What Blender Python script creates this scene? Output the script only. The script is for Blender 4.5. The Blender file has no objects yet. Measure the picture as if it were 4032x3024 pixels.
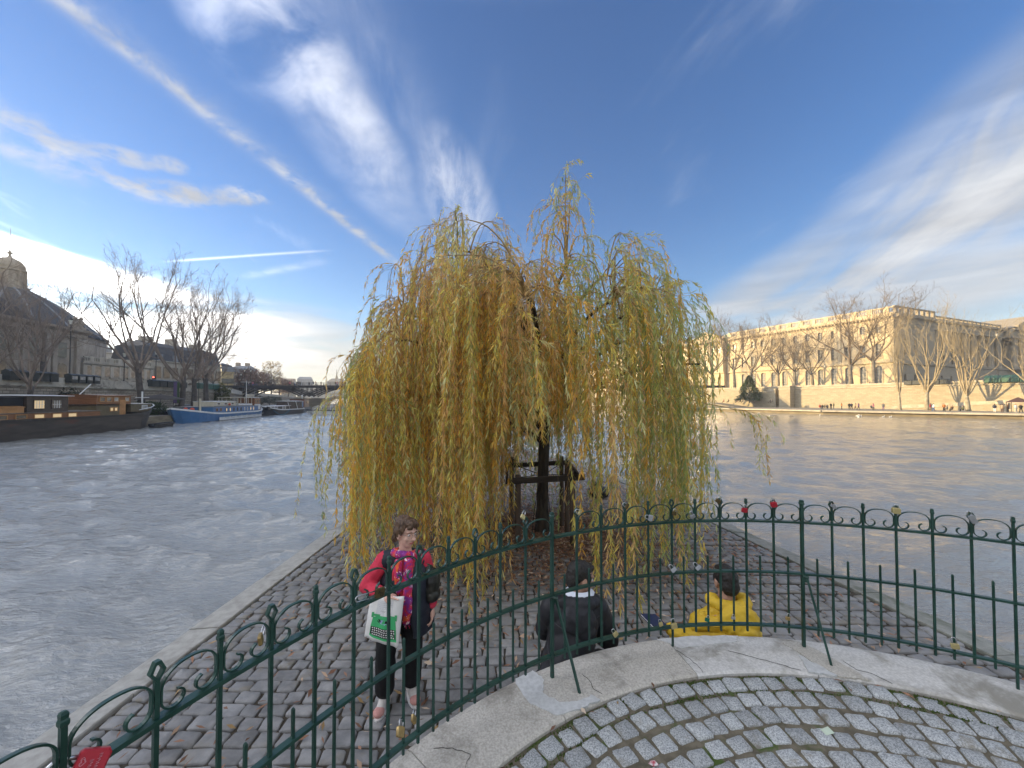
import bpy, bmesh, math, random
import numpy as np
from mathutils import Vector, Matrix, noise as mnoise
R = math.radians
random.seed(7)
rng = np.random.default_rng(7)
scene = bpy.context.scene
C = scene.collection

# ---------------------------------------------------------------- camera
EYE = 2.64                                    # eye height over the low quay (z = 0)
FPX = 1510.0                                  # focal length in pixels of a 4032 px wide picture
PITCH = R(1.3)
HORIZON = 1574.0
cam_data = bpy.data.cameras.new('camera')
cam = bpy.data.objects.new('camera', cam_data)
C.objects.link(cam)
cam.location = (0, 0, EYE)
cam.rotation_euler = (R(90) + PITCH, 0, 0)
cam_data.sensor_width = 36.0
cam_data.lens = FPX / 4032 * 36.0
cam_data.shift_y = (HORIZON - 1512 - FPX * math.tan(PITCH)) / 4032
cam_data.clip_start = 0.05
cam_data.clip_end = 9000
scene.camera = cam

def at(px, py, Y):
    """the world point at depth Y seen at a pixel of the photograph (used to measure the place)"""
    return Vector(((px - 2016) / FPX * Y, Y, EYE + (HORIZON - py) / FPX * Y))

# ---------------------------------------------------------------- light
SUN_AZ = R(-79.0)                             # clockwise from +Y
SUN_EL = R(10.0)
SKY_STRENGTH = 0.12
scene.view_settings.view_transform = 'Standard'
scene.view_settings.look = 'None'
scene.view_settings.exposure = 1.5
scene.view_settings.gamma = 1.0
scene.view_settings.use_curve_mapping = False
scene.render.engine = 'CYCLES'
cy = scene.cycles
cy.max_bounces = 9
cy.diffuse_bounces = 7
cy.glossy_bounces = 3
cy.transmission_bounces = 8
cy.transparent_max_bounces = 6
cy.caustics_reflective = False
cy.caustics_refractive = False
cy.use_denoising = True

sd = bpy.data.lights.new('sun', 'SUN')
sd.energy = 4.3
sd.angle = R(0.55)
sd.color = (1.0, 0.73, 0.36)
sun = bpy.data.objects.new('sun', sd)
C.objects.link(sun)
sun_dir = Vector((math.sin(SUN_AZ) * math.cos(SUN_EL), math.cos(SUN_AZ) * math.cos(SUN_EL), math.sin(SUN_EL)))
sun.rotation_euler = sun_dir.to_track_quat('Z', 'Y').to_euler()
sun.location = (-60, 30, 60)

world = bpy.data.worlds.new('World')
scene.world = world
world.use_nodes = True
WT = world.node_tree
WT.nodes.clear()

class NT:
    """small arithmetic on node sockets"""
    def __init__(self, t): self.t = t
    def n(self, typ, **kw):
        nd = self.t.nodes.new(typ)
        for k, v in kw.items(): setattr(nd, k, v)
        return nd
    def link(self, a, b): self.t.links.new(a, b)
    def put(self, sock, v):
        if hasattr(v, 'is_output'): self.link(v, sock)
        else: sock.default_value = v
    def m(self, op, a, b=0.0, c=0.0, clamp=False):
        nd = self.n('ShaderNodeMath', operation=op, use_clamp=clamp)
        for i, v in enumerate((a, b, c)): self.put(nd.inputs[i], v)
        return nd.outputs[0]
    def add(self, a, b): return self.m('ADD', a, b)
    def sub(self, a, b): return self.m('SUBTRACT', a, b)
    def mul(self, a, b): return self.m('MULTIPLY', a, b)
    def div(self, a, b): return self.m('DIVIDE', a, b)
    def ss(self, v, lo, hi):
        nd = self.n('ShaderNodeMapRange', interpolation_type='SMOOTHSTEP')
        self.put(nd.inputs['Value'], v)
        nd.inputs['From Min'].default_value = lo; nd.inputs['From Max'].default_value = hi
        return nd.outputs['Result']
    def xyz(self, x, y, z):
        nd = self.n('ShaderNodeCombineXYZ')
        for i, v in enumerate((x, y, z)): self.put(nd.inputs[i], v)
        return nd.outputs[0]
    def noise(self, vec, scale, detail=6, rough=.55, dist=0.0):
        nd = self.n('ShaderNodeTexNoise')
        self.put(nd.inputs['Vector'], vec)
        nd.inputs['Scale'].default_value = scale; nd.inputs['Detail'].default_value = detail
        nd.inputs['Roughness'].default_value = rough; nd.inputs['Distortion'].default_value = dist
        return nd.outputs['Fac']
    def mixc(self, f, a, b):
        nd = self.n('ShaderNodeMix', data_type='RGBA')
        self.put(nd.inputs['Factor'], f); self.put(nd.inputs['A'], a); self.put(nd.inputs['B'], b)
        return nd.outputs['Result']

def build_sky():
    w = NT(WT)
    sky = w.n('ShaderNodeTexSky', sky_type='NISHITA')
    sky.sun_disc = False
    sky.sun_elevation = SUN_EL
    sky.sun_rotation = SUN_AZ
    sky.altitude = 50
    sky.air_density = 1.0
    sky.dust_density = 0.15
    sky.ozone_density = 2.2
    tc = w.n('ShaderNodeTexCoord')
    sep = w.n('ShaderNodeSeparateXYZ')
    w.link(tc.outputs['Generated'], sep.inputs[0])
    x, y, z = sep.outputs
    zc = w.m('MAXIMUM', z, 0.0)
    # a flat cloud ceiling: directions dropped on a plane overhead
    pz = w.add(zc, 0.06)
    px, py = w.div(x, pz), w.div(y, pz)
    P = w.xyz(px, py, 0.0)
    az = w.m('ARCTAN2', x, y)
    el = w.m('ARCSINE', z)
    def ae(ix, iy):
        d = Vector(((ix - 2016) / FPX, 1, (HORIZON - iy) / FPX)).normalized()
        return math.atan2(d.x, d.y), math.asin(d.z)
    def ell(c, a, b, ang=0.0):
        """soft ellipse in azimuth and elevation (radians)"""
        du, dv = w.sub(az, c[0]), w.sub(el, c[1])
        ca, sa = math.cos(ang), math.sin(ang)
        u = w.div(w.add(w.mul(du, ca), w.mul(dv, sa)), a)
        v = w.div(w.sub(w.mul(dv, ca), w.mul(du, sa)), b)
        r2 = w.add(w.mul(u, u), w.mul(v, v))
        return w.ss(r2, 1.0, 0.0)
    def rotp(ang, sx, sy):
        ca, sa = math.cos(ang), math.sin(ang)
        u = w.mul(w.add(w.mul(px, ca), w.mul(py, sa)), sx)
        v = w.mul(w.sub(w.mul(py, ca), w.mul(px, sa)), sy)
        return w.xyz(u, v, 0.3)
    fine = w.noise(P, 9.0, 8, .62, .4)
    big = w.noise(rotp(R(-78), 1.0, 3.2), 1.15, 7, .58, .5)
    wisp = w.noise(rotp(R(-80), 1.6, 7.0), 1.5, 6, .6, .3)
    AE = w.xyz(w.mul(az, 1.0), w.mul(el, 1.9), 0.0)
    puff = w.noise(AE, 15.0, 8, .64, .2)
    ca_, sa_ = math.cos(R(28)), math.sin(R(28))
    bank = w.noise(w.xyz(w.mul(w.add(w.mul(az, ca_), w.mul(el, sa_)), 1.5), w.mul(w.sub(w.mul(el, ca_), w.mul(az, sa_)), 4.2), .9), 2.3, 7, .56, .6)
    soft = w.noise(w.xyz(w.mul(az, 1.0), w.mul(el, 1.5), .2), 4.2, 7, .56, .5)
    band = w.noise(w.xyz(w.mul(az, 1.0), w.mul(el, 7.0), .7), 3.6, 6, .55, .3)

    dens, grey = [], []
    # thin high veil everywhere
    dens.append(w.mul(w.ss(big, .56, .85), .14))
    # the broad contrail and its older fainter neighbour: straight lines on the cloud ceiling
    def trail(a, b, width, wob, strength, t0, t1, tex, lo=.18, hi=.72):
        def pp(q):
            d = Vector(((q[0] - 2016) / FPX, 1, (HORIZON - q[1]) / FPX)).normalized()
            return Vector((d.x / (d.z + .06), d.y / (d.z + .06)))
        A, B = pp(a), pp(b)
        L = (B - A).length
        t = (B - A) / L
        dx, dy = w.sub(px, A.x), w.sub(py, A.y)
        along = w.add(w.mul(dx, t.x), w.mul(dy, t.y))
        side = w.sub(w.mul(dy, t.x), w.mul(dx, t.y))
        side = w.add(side, w.mul(w.sub(w.noise(w.xyz(along, .2, 0), 2.2, 2), .5), wob))
        side = w.add(side, w.mul(w.sub(fine, .5), wob * .9))
        s = w.div(side, width)
        core = w.m('EXPONENT', w.mul(w.mul(s, s), -1.0))
        ends = w.mul(w.ss(along, t0 * L - .15, t0 * L + .1), w.ss(along, t1 * L + .15, t1 * L - .1))
        return w.mul(w.mul(w.mul(core, ends), w.ss(tex, lo, hi)), strength)
    grey.append(trail((250, 0), (1600, 1070), .028, .07, .88, -.6, 1.0, fine, .26, .70))
    grey.append(trail((300, 0), (1610, 1070), .055, .08, .16, -.6, .8, fine))
    dens.append(trail((1400, 0), (1840, 880), .075, .09, .16, -.4, 1.05, wisp))
    dens.append(trail((700, 1022), (1230, 985), .014, .004, .30, 0, 1, fine, 0, .3))
    dens.append(trail((980, 1082), (1240, 1030), .040, .02, .20, 0, 1, fine))
    # broad cirrus patches
    def patch(ix, iy, a, b, ang, tex, lo, hi, k, to=None):
        (dens if to is None else to).append(w.mul(w.mul(ell(ae(ix, iy), a, b, ang), w.ss(tex, lo, hi)), k))
    patch(1300, 400, .36, .11, R(-42), soft, .28, .72, .42)
    patch(1440, 540, .16, .070, R(-38), soft, .26, .74, .36)
    patch(960, 80, .17, .11, R(-25), soft, .36, .72, .34)
    patch(1800, 760, .17, .10, R(-60), wisp, .32, .70, .40)
    patch(1180, 210, .16, .10, R(-30), soft, .34, .7, .30)
    # small puffs on the left
    patch(110, 545, .12, .050, R(-12), puff, .36, .68, .85, grey)
    patch(470, 605, .065, .018, R(4), puff, .36, .62, .72, grey)
    patch(650, 635, .035, .018, 0, puff, .32, .6, .72, grey)
    patch(460, 712, .06, .014, R(-8), puff, .34, .6, .72, grey)
    patch(690, 755, .11, .026, R(10), puff, .38, .66, .9, grey)
    patch(950, 762, .065, .022, R(8), puff, .38, .66, .9, grey)
    # bright bank low over the left quay and the grey-white sheet beside it
    patch(120, 1030, .44, .036, R(-9), band, .32, .58, .9)
    patch(-150, 1200, .62, .10, R(-4), band, .34, .64, .9)
    patch(560, 1180, .36, .06, R(-5), band, .34, .66, .5)
    patch(1050, 1340, .40, .105, R(-2), band, .22, .56, .85, grey)
    patch(1250, 1440, .70, .055, 0, band, .15, .55, .60, grey)
    # the bank on the right and the small streak over the palace
    patch(3480, 950, .50, .10, R(20), bank, .20, .60, .80, grey)
    patch(3950, 820, .50, .22, R(34), bank, .24, .64, .80, grey)
    patch(3700, 900, .46, .05, R(30), bank, .40, .68, .35)
    patch(3900, 1080, .42, .055, R(12), band, .28, .6, .75, grey)
    grey.append(w.mul(w.mul(w.ss(el, .17, .015), w.ss(band, .15, .6)), .62))
    patch(2960, 1205, .17, .022, R(-2), band, .25, .55, .60, grey)
    # denser cloud than in view, added behind the photographer
    # and overhead: broken white cirrus that brightens the shaded foreground
    beyond = w.m('MAXIMUM', w.ss(y, .35, -.15), w.ss(el, .80, 1.0))
    dens.append(w.mul(w.mul(beyond, w.ss(el, .02, .25)), w.mul(w.ss(big, .32, .54), .92)))
    def screen(lst):
        tot = lst[0]
        for d in lst[1:]:
            tot = w.sub(w.add(tot, d), w.mul(tot, d))
        return w.m('MINIMUM', tot, 0.97)
    tot, tot_grey = screen(dens), screen(grey)
    # how bright a cloud is: white, brighter towards the sun
    sunv = w.n('ShaderNodeVectorMath', operation='DOT_PRODUCT')
    w.link(tc.outputs['Generated'], sunv.inputs[0]); sunv.inputs[1].default_value = tuple(sun_dir)
    g = w.m('MAXIMUM', sunv.outputs['Value'], 0.0)
    glow = w.m('POWER', g, 7.0)
    lum = w.add(CLOUD_BASE, w.mul(glow, CLOUD_SUN))
    shade = w.add(.80, w.mul(w.sub(puff, .45), .5))
    lum = w.mul(lum, shade)
    warm = w.mixc(w.ss(el, .5, .0), (.93, .95, 1.0, 1), (1.0, .96, .92, 1))
    cc = w.n('ShaderNodeVectorMath', operation='SCALE')
    w.link(warm, cc.inputs[0]); w.link(lum, cc.inputs['Scale'])
    hs = w.n('ShaderNodeHueSaturation')
    hs.inputs['Hue'].default_value = SKY_HUE
    hs.inputs['Saturation'].default_value = SKY_SAT
    hs.inputs['Value'].default_value = SKY_VAL
    w.link(sky.outputs[0], hs.inputs['Color'])
    gc = w.n('ShaderNodeVectorMath', operation='SCALE')
    glum = w.mul(w.add(CLOUD_GREY, w.mul(glow, CLOUD_SUN * .03)), w.add(.72, w.mul(w.sub(band, .35), .9)))
    w.put(gc.inputs[0], (.90, .94, 1.0)); w.link(glum, gc.inputs['Scale'])
    col = w.mixc(tot_grey, hs.outputs[0], gc.outputs[0])
    col = w.mixc(tot, col, cc.outputs[0])
    bg = w.n('ShaderNodeBackground')
    bg.inputs['Strength'].default_value = SKY_STRENGTH
    w.link(col, bg.inputs['Color'])
    out = w.n('ShaderNodeOutputWorld')
    w.link(bg.outputs[0], out.inputs['Surface'])
CLOUD_BASE, CLOUD_SUN, CLOUD_GREY = 4.3, 44.0, 2.35
SKY_HUE, SKY_SAT, SKY_VAL = .515, 1.26, .74
build_sky()
world.cycles.sampling_method = 'MANUAL'
world.cycles.sample_map_resolution = 1024

# ---------------------------------------------------------------- materials
MATS = {}
def mat(name, c1, c2=None, scale=4.0, detail=5, rough=.75, rough2=None, bump=0.0, bscale=30.0, metal=0.0, spec=.4,
        vary=0.0, stretch=(1, 1, 1), coords='pos', lo=.35, hi=.65, c3=None, s3=1.0, lo3=.55, hi3=.7, bdist=.01, emit=None, sheen=0):
    if name in MATS: return MATS[name]
    m = bpy.data.materials.new(name)
    m.use_nodes = True
    t = NT(m.node_tree)
    b = m.node_tree.nodes['Principled BSDF']
    b.inputs['Roughness'].default_value = rough
    b.inputs['Metallic'].default_value = metal
    b.inputs['Specular IOR Level'].default_value = spec
    if coords == 'pos':
        v = t.n('ShaderNodeNewGeometry').outputs['Position']
    else:
        v = t.n('ShaderNodeTexCoord').outputs['Object']
    if stretch != (1, 1, 1):
        mp = t.n('ShaderNodeVectorMath', operation='MULTIPLY')
        t.link(v, mp.inputs[0]); mp.inputs[1].default_value = stretch
        v = mp.outputs[0]
    col = (*c1, 1)
    if c2 is not None:
        nf = t.noise(v, scale, detail, .6)
        col = t.mixc(t.ss(nf, lo, hi), (*c1, 1), (*c2, 1))
        if rough2 is not None:
            b.inputs['Roughness'].default_value = rough
            t.link(t.add(rough, t.mul(t.ss(nf, lo, hi), rough2 - rough)), b.inputs['Roughness'])
    if c3 is not None:
        nf3 = t.noise(v, s3, 6, .62, .3)
        col = t.mixc(t.ss(nf3, lo3, hi3), col, (*c3, 1))
    if vary:
        oi = t.n('ShaderNodeObjectInfo').outputs['Random']
        k = t.add(1 - vary, t.mul(oi, 2 * vary))
        sc = t.n('ShaderNodeVectorMath', operation='SCALE')
        t.put(sc.inputs[0], col if hasattr(col, 'is_output') else col[:3]); t.link(k, sc.inputs['Scale'])
        col = sc.outputs[0]
    t.put(b.inputs['Base Color'], col)
    if emit:
        b.inputs['Emission Color'].default_value = (*emit[0], 1)
        b.inputs['Emission Strength'].default_value = emit[1]
    if bump:
        bn = t.n('ShaderNodeBump')
        bn.inputs['Strength'].default_value = bump
        bn.inputs['Distance'].default_value = bdist
        t.link(t.noise(v, bscale, 6, .65), bn.inputs['Height'])
        t.link(bn.outputs[0], b.inputs['Normal'])
    MATS[name] = m
    return m

# ---------------------------------------------------------------- mesh helpers
class MB:
    """collects vertices and faces; build() links them as ONE mesh object"""
    def __init__(self): self.v = []; self.f = []; self.mi = []; self.cur = 0
    def face(self, pts):
        i = len(self.v)
        self.v += [tuple(p) for p in pts]
        self.f.append(tuple(range(i, i + len(pts)))); self.mi.append(self.cur)
    def add(self, vs, fs):
        i = len(self.v)
        self.v += [tuple(p) for p in vs]
        for f in fs: self.f.append(tuple(i + k for k in f)); self.mi.append(self.cur)
    def box(self, c, s, M=None):
        cx, cy_, cz = c; sx, sy, sz = s[0] / 2, s[1] / 2, s[2] / 2
        vs = [Vector((cx + a * sx, cy_ + b * sy, cz + d * sz)) for d in (-1, 1) for b in (-1, 1) for a in (-1, 1)]
        if M is not None: vs = [M @ q for q in vs]
        self.add(vs, [(0, 2, 3, 1), (4, 5, 7, 6), (0, 1, 5, 4), (2, 6, 7, 3), (0, 4, 6, 2), (1, 3, 7, 5)])
    def loft(self, rings, cap=True, close=True):
        n = len(rings[0]); vs = [p for r in rings for p in r]; fs = []
        for i in range(len(rings) - 1):
            for k in range(n if close else n - 1):
                a, b = i * n + k, i * n + (k + 1) % n
                fs.append((a, b, b + n, a + n))
        if cap and close:
            fs.append(tuple(range(n - 1, -1, -1))); o = (len(rings) - 1) * n
            fs.append(tuple(range(o, o + n)))
        self.add(vs, fs)
    def tube(self, pts, rad, seg=6, cap=True, ry=None):
        pts = [Vector(p) for p in pts]
        if not isinstance(rad, (list, tuple)): rad = [rad] * len(pts)
        rings = []; up = None
        for i, p in enumerate(pts):
            d = (pts[min(i + 1, len(pts) - 1)] - pts[max(i - 1, 0)])
            if d.length < 1e-9: d = Vector((0, 0, 1))
            d.normalize()
            if up is None:
                up = Vector((0, 0, 1)) if abs(d.z) < .9 else Vector((1, 0, 0))
            sx = d.cross(up)
            if sx.length < 1e-6: sx = d.orthogonal()
            sx.normalize(); up = sx.cross(d).normalized()
            r2 = rad[i] if ry is None else ry
            rings.append([p + sx * (math.cos(2 * math.pi * k / seg) * rad[i]) + up * (math.sin(2 * math.pi * k / seg) * r2) for k in range(seg)])
        self.loft(rings, cap)
    def lathe(self, prof, c=(0, 0, 0), seg=16, a0=0, a1=2 * math.pi):
        full = abs(a1 - a0 - 2 * math.pi) < 1e-6
        n = seg if full else seg + 1
        rings = [[Vector((c[0] + r * math.cos(a0 + (a1 - a0) * k / seg), c[1] + r * math.sin(a0 + (a1 - a0) * k / seg), c[2] + z)) for k in range(n)] for r, z in prof]
        self.loft(rings, cap=full, close=full)
    def prism(self, poly, z0, z1):
        n = len(poly)
        vs = [(p[0], p[1], z0) for p in poly] + [(p[0], p[1], z1) for p in poly]
        fs = [(k, (k + 1) % n, (k + 1) % n + n, k + n) for k in range(n)]
        fs += [tuple(range(n - 1, -1, -1)), tuple(range(n, 2 * n))]
        self.add(vs, fs)
    def ball(self, c, r, seg=10, rings=6, sc=(1, 1, 1)):
        prof = []
        vs = []; 
        for i in range(rings + 1):
            th = math.pi * i / rings
            prof.append([Vector((c[0] + sc[0] * r * math.sin(th) * math.cos(2 * math.pi * k / seg), c[1] + sc[1] * r * math.sin(th) * math.sin(2 * math.pi * k / seg), c[2] - sc[2] * r * math.cos(th))) for k in range(seg)])
        self.loft(prof, cap=False)
    def mesh(self, name, mats, smooth=False):
        me = bpy.data.meshes.new(name)
        me.from_pydata(self.v, [], self.f)
        for m in (mats if isinstance(mats, (list, tuple)) else [mats]): me.materials.append(m)
        if any(self.mi): me.polygons.foreach_set('material_index', self.mi)
        if smooth: me.polygons.foreach_set('use_smooth', [True] * len(me.polygons))
        me.update()
        return me
    def build(self, name, mats, parent=None, smooth=False, **kw):
        return put(name, self.mesh(name, mats, smooth), parent, **kw)

def put(name, me, parent=None, loc=None, rot=None, scale=None, **kw):
    o = bpy.data.objects.new(name, me)
    C.objects.link(o)
    if parent is not None: o.parent = parent
    if loc is not None: o.location = loc
    if rot is not None: o.rotation_euler = rot
    if scale is not None: o.scale = scale
    tag(o, **kw)
    return o
def tag(o, label=None, cat=None, group=None, kind=None):
    if label: o['label'] = label
    if cat: o['category'] = cat
    if group: o['group'] = group
    if kind: o['kind'] = kind
    return o
def empty(name, loc=(0, 0, 0), rz=0.0, **kw):
    o = put(name, None, None, loc, (0, 0, rz), **kw)
    o.empty_display_size = .1
    return o
def copy_tree(o, parent=None):
    c = o.copy(); C.objects.link(c)
    if parent is not None: c.parent = parent
    for ch in list(o.children): copy_tree(ch, c)
    return c
def np_mesh(name, verts, quads=None, tris=None, mats=None, mi=None, cols=None, smooth=False):
    """fast mesh from numpy arrays; cols = one colour per vertex"""
    me = bpy.data.meshes.new(name)
    verts = np.asarray(verts, np.float32)
    nq = 0 if quads is None else len(quads); nt = 0 if tris is None else len(tris)
    loops = np.concatenate([np.asarray(a, np.int32).ravel() for a in (quads, tris) if a is not None and len(a)])
    starts = np.concatenate([np.arange(nq) * 4, nq * 4 + np.arange(nt) * 3]).astype(np.int32)
    tot = np.concatenate([np.full(nq, 4), np.full(nt, 3)]).astype(np.int32)
    me.vertices.add(len(verts)); me.vertices.foreach_set('co', verts.ravel())
    me.loops.add(len(loops)); me.loops.foreach_set('vertex_index', loops)
    me.polygons.add(nq + nt); me.polygons.foreach_set('loop_start', starts); me.polygons.foreach_set('loop_total', tot)
    if mi is not None: me.polygons.foreach_set('material_index', np.asarray(mi, np.int32))
    if smooth: me.polygons.foreach_set('use_smooth', np.ones(nq + nt, bool))
    for m in (mats if isinstance(mats, (list, tuple)) else [mats]): me.materials.append(m)
    me.update(calc_edges=True)
    if cols is not None:
        ca = me.color_attributes.new('tint', 'FLOAT_COLOR', 'POINT')
        ca.data.foreach_set('color', np.asarray(cols, np.float32).ravel())
    return me
# ================================================================ the river
WATER = -0.96
def water_material():
    m = bpy.data.materials.new('river_water'); m.use_nodes = True
    t = NT(m.node_tree)
    b = m.node_tree.nodes['Principled BSDF']
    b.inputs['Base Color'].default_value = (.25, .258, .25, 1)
    b.inputs['Roughness'].default_value = .035
    b.inputs['IOR'].default_value = 1.75
    g = t.n('ShaderNodeNewGeometry').outputs['Position']
    def stretched(ang, sx, sy):
        mp = t.n('ShaderNodeMapping'); t.link(g, mp.inputs['Vector'])
        mp.inputs['Rotation'].default_value = (0, 0, ang); mp.inputs['Scale'].default_value = (sx, sy, 1)
        return mp.outputs[0]
    h = t.add(t.mul(t.noise(stretched(R(12), .7, 1.7), 1.5, 3, .55, .3), .85), t.mul(t.noise(stretched(R(-14), 1.0, 2.2), 4.4, 5, .62, .3), .42))
    sx = t.n('ShaderNodeSeparateXYZ'); t.link(g, sx.inputs[0])
    h = t.mul(h, t.sub(1.0, t.mul(t.ss(sx.outputs[0], 4, 26), .62)))
    bn = t.n('ShaderNodeBump'); bn.inputs['Strength'].default_value = 1.0; bn.inputs['Distance'].default_value = .14
    t.link(h, bn.inputs['Height']); t.link(bn.outputs[0], b.inputs['Normal'])
    return m
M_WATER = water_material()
def build_water():
    def wave(X, Y):
        r = np.random.default_rng(3)
        Z = np.zeros_like(X)
        for _ in range(52):
            lam = 10 ** r.uniform(math.log10(.55), math.log10(4.2))
            th = r.normal(R(80), R(26))
            k = 2 * math.pi / lam
            a = .0052 * lam ** .8
            ph = r.uniform(0, 6.28)
            Z += a * np.sin(k * (X * math.cos(th) + Y * math.sin(th)) + ph)
        Z *= 1 - .62 / (1 + np.exp(-(X - 14) / 5))      # calmer in the lee of the right bank
        # long low wash running in from the right
        for lam, th, a in ((2.6, R(118), .017), (3.7, R(112), .020), (1.7, R(125), .007)):
            k = 2 * math.pi / lam
            env = 1 / (1 + np.exp(-(X - 3) / 1.5))
            Z += env * a * np.sin(k * (X * math.cos(th) + Y * math.sin(th)) + .6 * np.sin(X * .35) + .5 * np.sin(Y * .3))
        return Z
    parts_v, parts_q, off = [], [], 0
    def sheet(x0, x1, y0, y1, d):
        nonlocal off
        nx, ny = int(round((x1 - x0) / d)) + 1, int(round((y1 - y0) / d)) + 1
        X, Y = np.meshgrid(np.linspace(x0, x1, nx), np.linspace(y0, y1, ny))
        # waves die out at the rim of the fine sheet
        edge = np.minimum.reduce([X - XA, XB - X, Y - YA, YB - Y])
        Z = WATER + wave(X, Y) * np.clip(edge / 4, 0, 1)
        parts_v.append(np.stack([X, Y, Z], -1).reshape(-1, 3))
        i = np.arange(nx * ny).reshape(ny, nx)
        parts_q.append(np.stack([i[:-1, :-1], i[:-1, 1:], i[1:, 1:], i[1:, :-1]], -1).reshape(-1, 4) + off)
        off += nx * ny
    XA, XB, YA, YB = -68.0, 108.0, -4.0, 132.0
    x0, x1, y1 = -44.0, 46.0, 58.0
    sheet(x0, x1, YA, y1, .15)
    sheet(XA, x0, YA, y1, .5); sheet(x1, XB, YA, y1, .5); sheet(XA, XB, y1, YB, .5)
    # calm surround out to the horizon
    for x0, x1, y0, y1 in ((-3000, XA, -600, 4000), (XB, 3000, -600, 4000), (XA, XB, YB, 4000), (XA, XB, -600, YA)):
        parts_v.append(np.array([(x0, y0, WATER), (x1, y0, WATER), (x1, y1, WATER), (x0, y1, WATER)], float))
        parts_q.append(np.array([[0, 1, 2, 3]]) + off); off += 4
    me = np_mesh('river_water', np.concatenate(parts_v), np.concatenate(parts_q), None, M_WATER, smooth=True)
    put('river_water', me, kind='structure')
build_water()

# ================================================================ the low quay round the willow
M_SOIL = mat('joint_soil', (.045, .038, .030), (.075, .062, .045), 14, 6, .95, bump=.6, bscale=60)
M_COB = mat('quay_cobble_stone', (.165, .165, .168), (.27, .268, .268), 7, 8, .62, rough2=.8, bump=.55, bscale=55, vary=.22, lo=.3, hi=.7, c3=(.205, .19, .165), s3=2.2, lo3=.55, hi3=.72, bdist=.006)
M_COB_FAR = mat('quay_cobble_stone_far', (.165, .165, .168), (.27, .268, .268), 3, 8, .66, bump=.5, bscale=45, lo=.3, hi=.7, c3=(.205, .19, .165), s3=5.5, lo3=.5, hi3=.62, bdist=.006)
M_KERB = mat('pale_kerb_stone', (.31, .30, .275), (.44, .43, .40), 9, 8, .8, bump=.4, bscale=70, lo=.3, hi=.7, c3=(.20, .19, .17), s3=1.6, lo3=.56, hi3=.7, vary=.07, bdist=.006)

M_KERB_WET = mat('wet_kerb_stone', (.17, .175, .15), (.26, .26, .23), 9, 8, .5, bump=.4, bscale=70, lo=.3, hi=.7, c3=(.11, .12, .085), s3=2.2, lo3=.5, hi3=.66, vary=.07, bdist=.006)

def quay_half(Y):
    """x of the left and right inner kerb line at depth Y"""
    L = -3.37 if Y < 10 else -3.37 + (Y - 10) ** 2 * .0270
    Rr = 5.55 - .155 * Y if Y < 9 else 4.155 - (Y - 9) * .155 - (Y - 9) ** 2 * .0135
    return L, Rr
TIP_Y = 20.6
quay = empty('quay_pavement', (0, 0, 0), kind='structure')
def build_quay():
    ys = list(np.arange(-4, 20.6, .5)) + [TIP_Y]
    left = [(quay_half(y)[0], y) for y in ys]; right = [(quay_half(y)[1], y) for y in ys]
    m = MB()
    for i in range(len(ys) - 1):
        m.face([(*left[i], -.022), (*right[i], -.022), (*right[i + 1], -.022), (*left[i + 1], -.022)])
    m.build('bedding', M_SOIL, quay)
    # kerb stones: long slabs that lean slightly over the water
    def kerb(line, side):
        acc = 0; i0 = 0
        pts = [Vector((p[0], p[1], 0)) for p in line]
        lens = [0]
        for a, b in zip(pts, pts[1:]): lens.append(lens[-1] + (b - a).length)
        def P(s):
            for k in range(len(lens) - 1):
                if s <= lens[k + 1]: return pts[k].lerp(pts[k + 1], (s - lens[k]) / (lens[k + 1] - lens[k]))
            return pts[-1]
        s = 0
        while s < lens[-1] - .2:
            L = random.uniform(.95, 1.35); e = min(s + L, lens[-1])
            a, b = P(s + .006), P(e - .006)
            d = (b - a).normalized(); n = Vector((d.y, -d.x, 0)) * side
            wd = .38
            k = MB(); q = .012; dz = random.uniform(-.004, .006)
            prof = [(.012, -.05), (.012, .0), (.02, .012), (wd - .03, -.012), (wd, -.04), (wd + .06, -1.6), (.3, -1.6)]
            k.loft([[p + n * u + Vector((0, 0, z + dz)) for u, z in prof] for p in (a, b)])
            k.build('kerb_stone', M_KERB if side < 0 else M_KERB_WET, quay)
            s = e
    kerb(left, -1); kerb(right, 1)
build_quay()

def stone_variants(n, seg, rnd, dome, name, material):
    """irregular squared stones of unit size (x, y within +-.5), a dozen shared meshes"""
    out = []
    for q in range(n):
        a = [Vector((-.5 + rnd() * .07, -.5 + rnd() * .10)), Vector((.5 - rnd() * .07, -.5 + rnd() * .10)), Vector((.5 - rnd() * .07, .5 - rnd() * .10)), Vector((-.5 + rnd() * .07, .5 - rnd() * .10))]
        sh = (rnd() - .5) * .34
        a = [Vector((p.x + sh * p.y * .6, p.y)) for p in a]
        ring = []
        for k in range(4):
            p, c, nx = a[k - 1], a[k], a[(k + 1) % 4]
            r = .055 + rnd() * .07
            ring += [c.lerp(p, r), c.lerp(nx, r)]
            if rnd() < .6: ring.append(c.lerp(nx, .5) + Vector((rnd() - .5, rnd() - .5)) * .05)
        n_ = len(ring)
        m = MB()
        rings = []
        for sc, z in ((1.0, -1.0), (1.0, -.34), (.97, -.10), (.88, 0.0)):
            rings.append([Vector((p.x * sc, p.y * sc, z + ((rnd() - .5) * .3 if z > -.5 else 0) * dome)) for p in ring])
        vs = [p for r in rings for p in r]; fs = []
        for i in range(3):
            for k in range(n_):
                fs.append((i * n_ + k, i * n_ + (k + 1) % n_, (i + 1) * n_ + (k + 1) % n_, (i + 1) * n_ + k))
        vs.append(Vector((0, 0, .1 * dome))); cidx = len(vs) - 1
        for k in range(n_): fs.append((3 * n_ + k, 3 * n_ + (k + 1) % n_, cidx))
        m.add(vs, fs)
        out.append(m.mesh(name, material, smooth=True))
    return out

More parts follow.
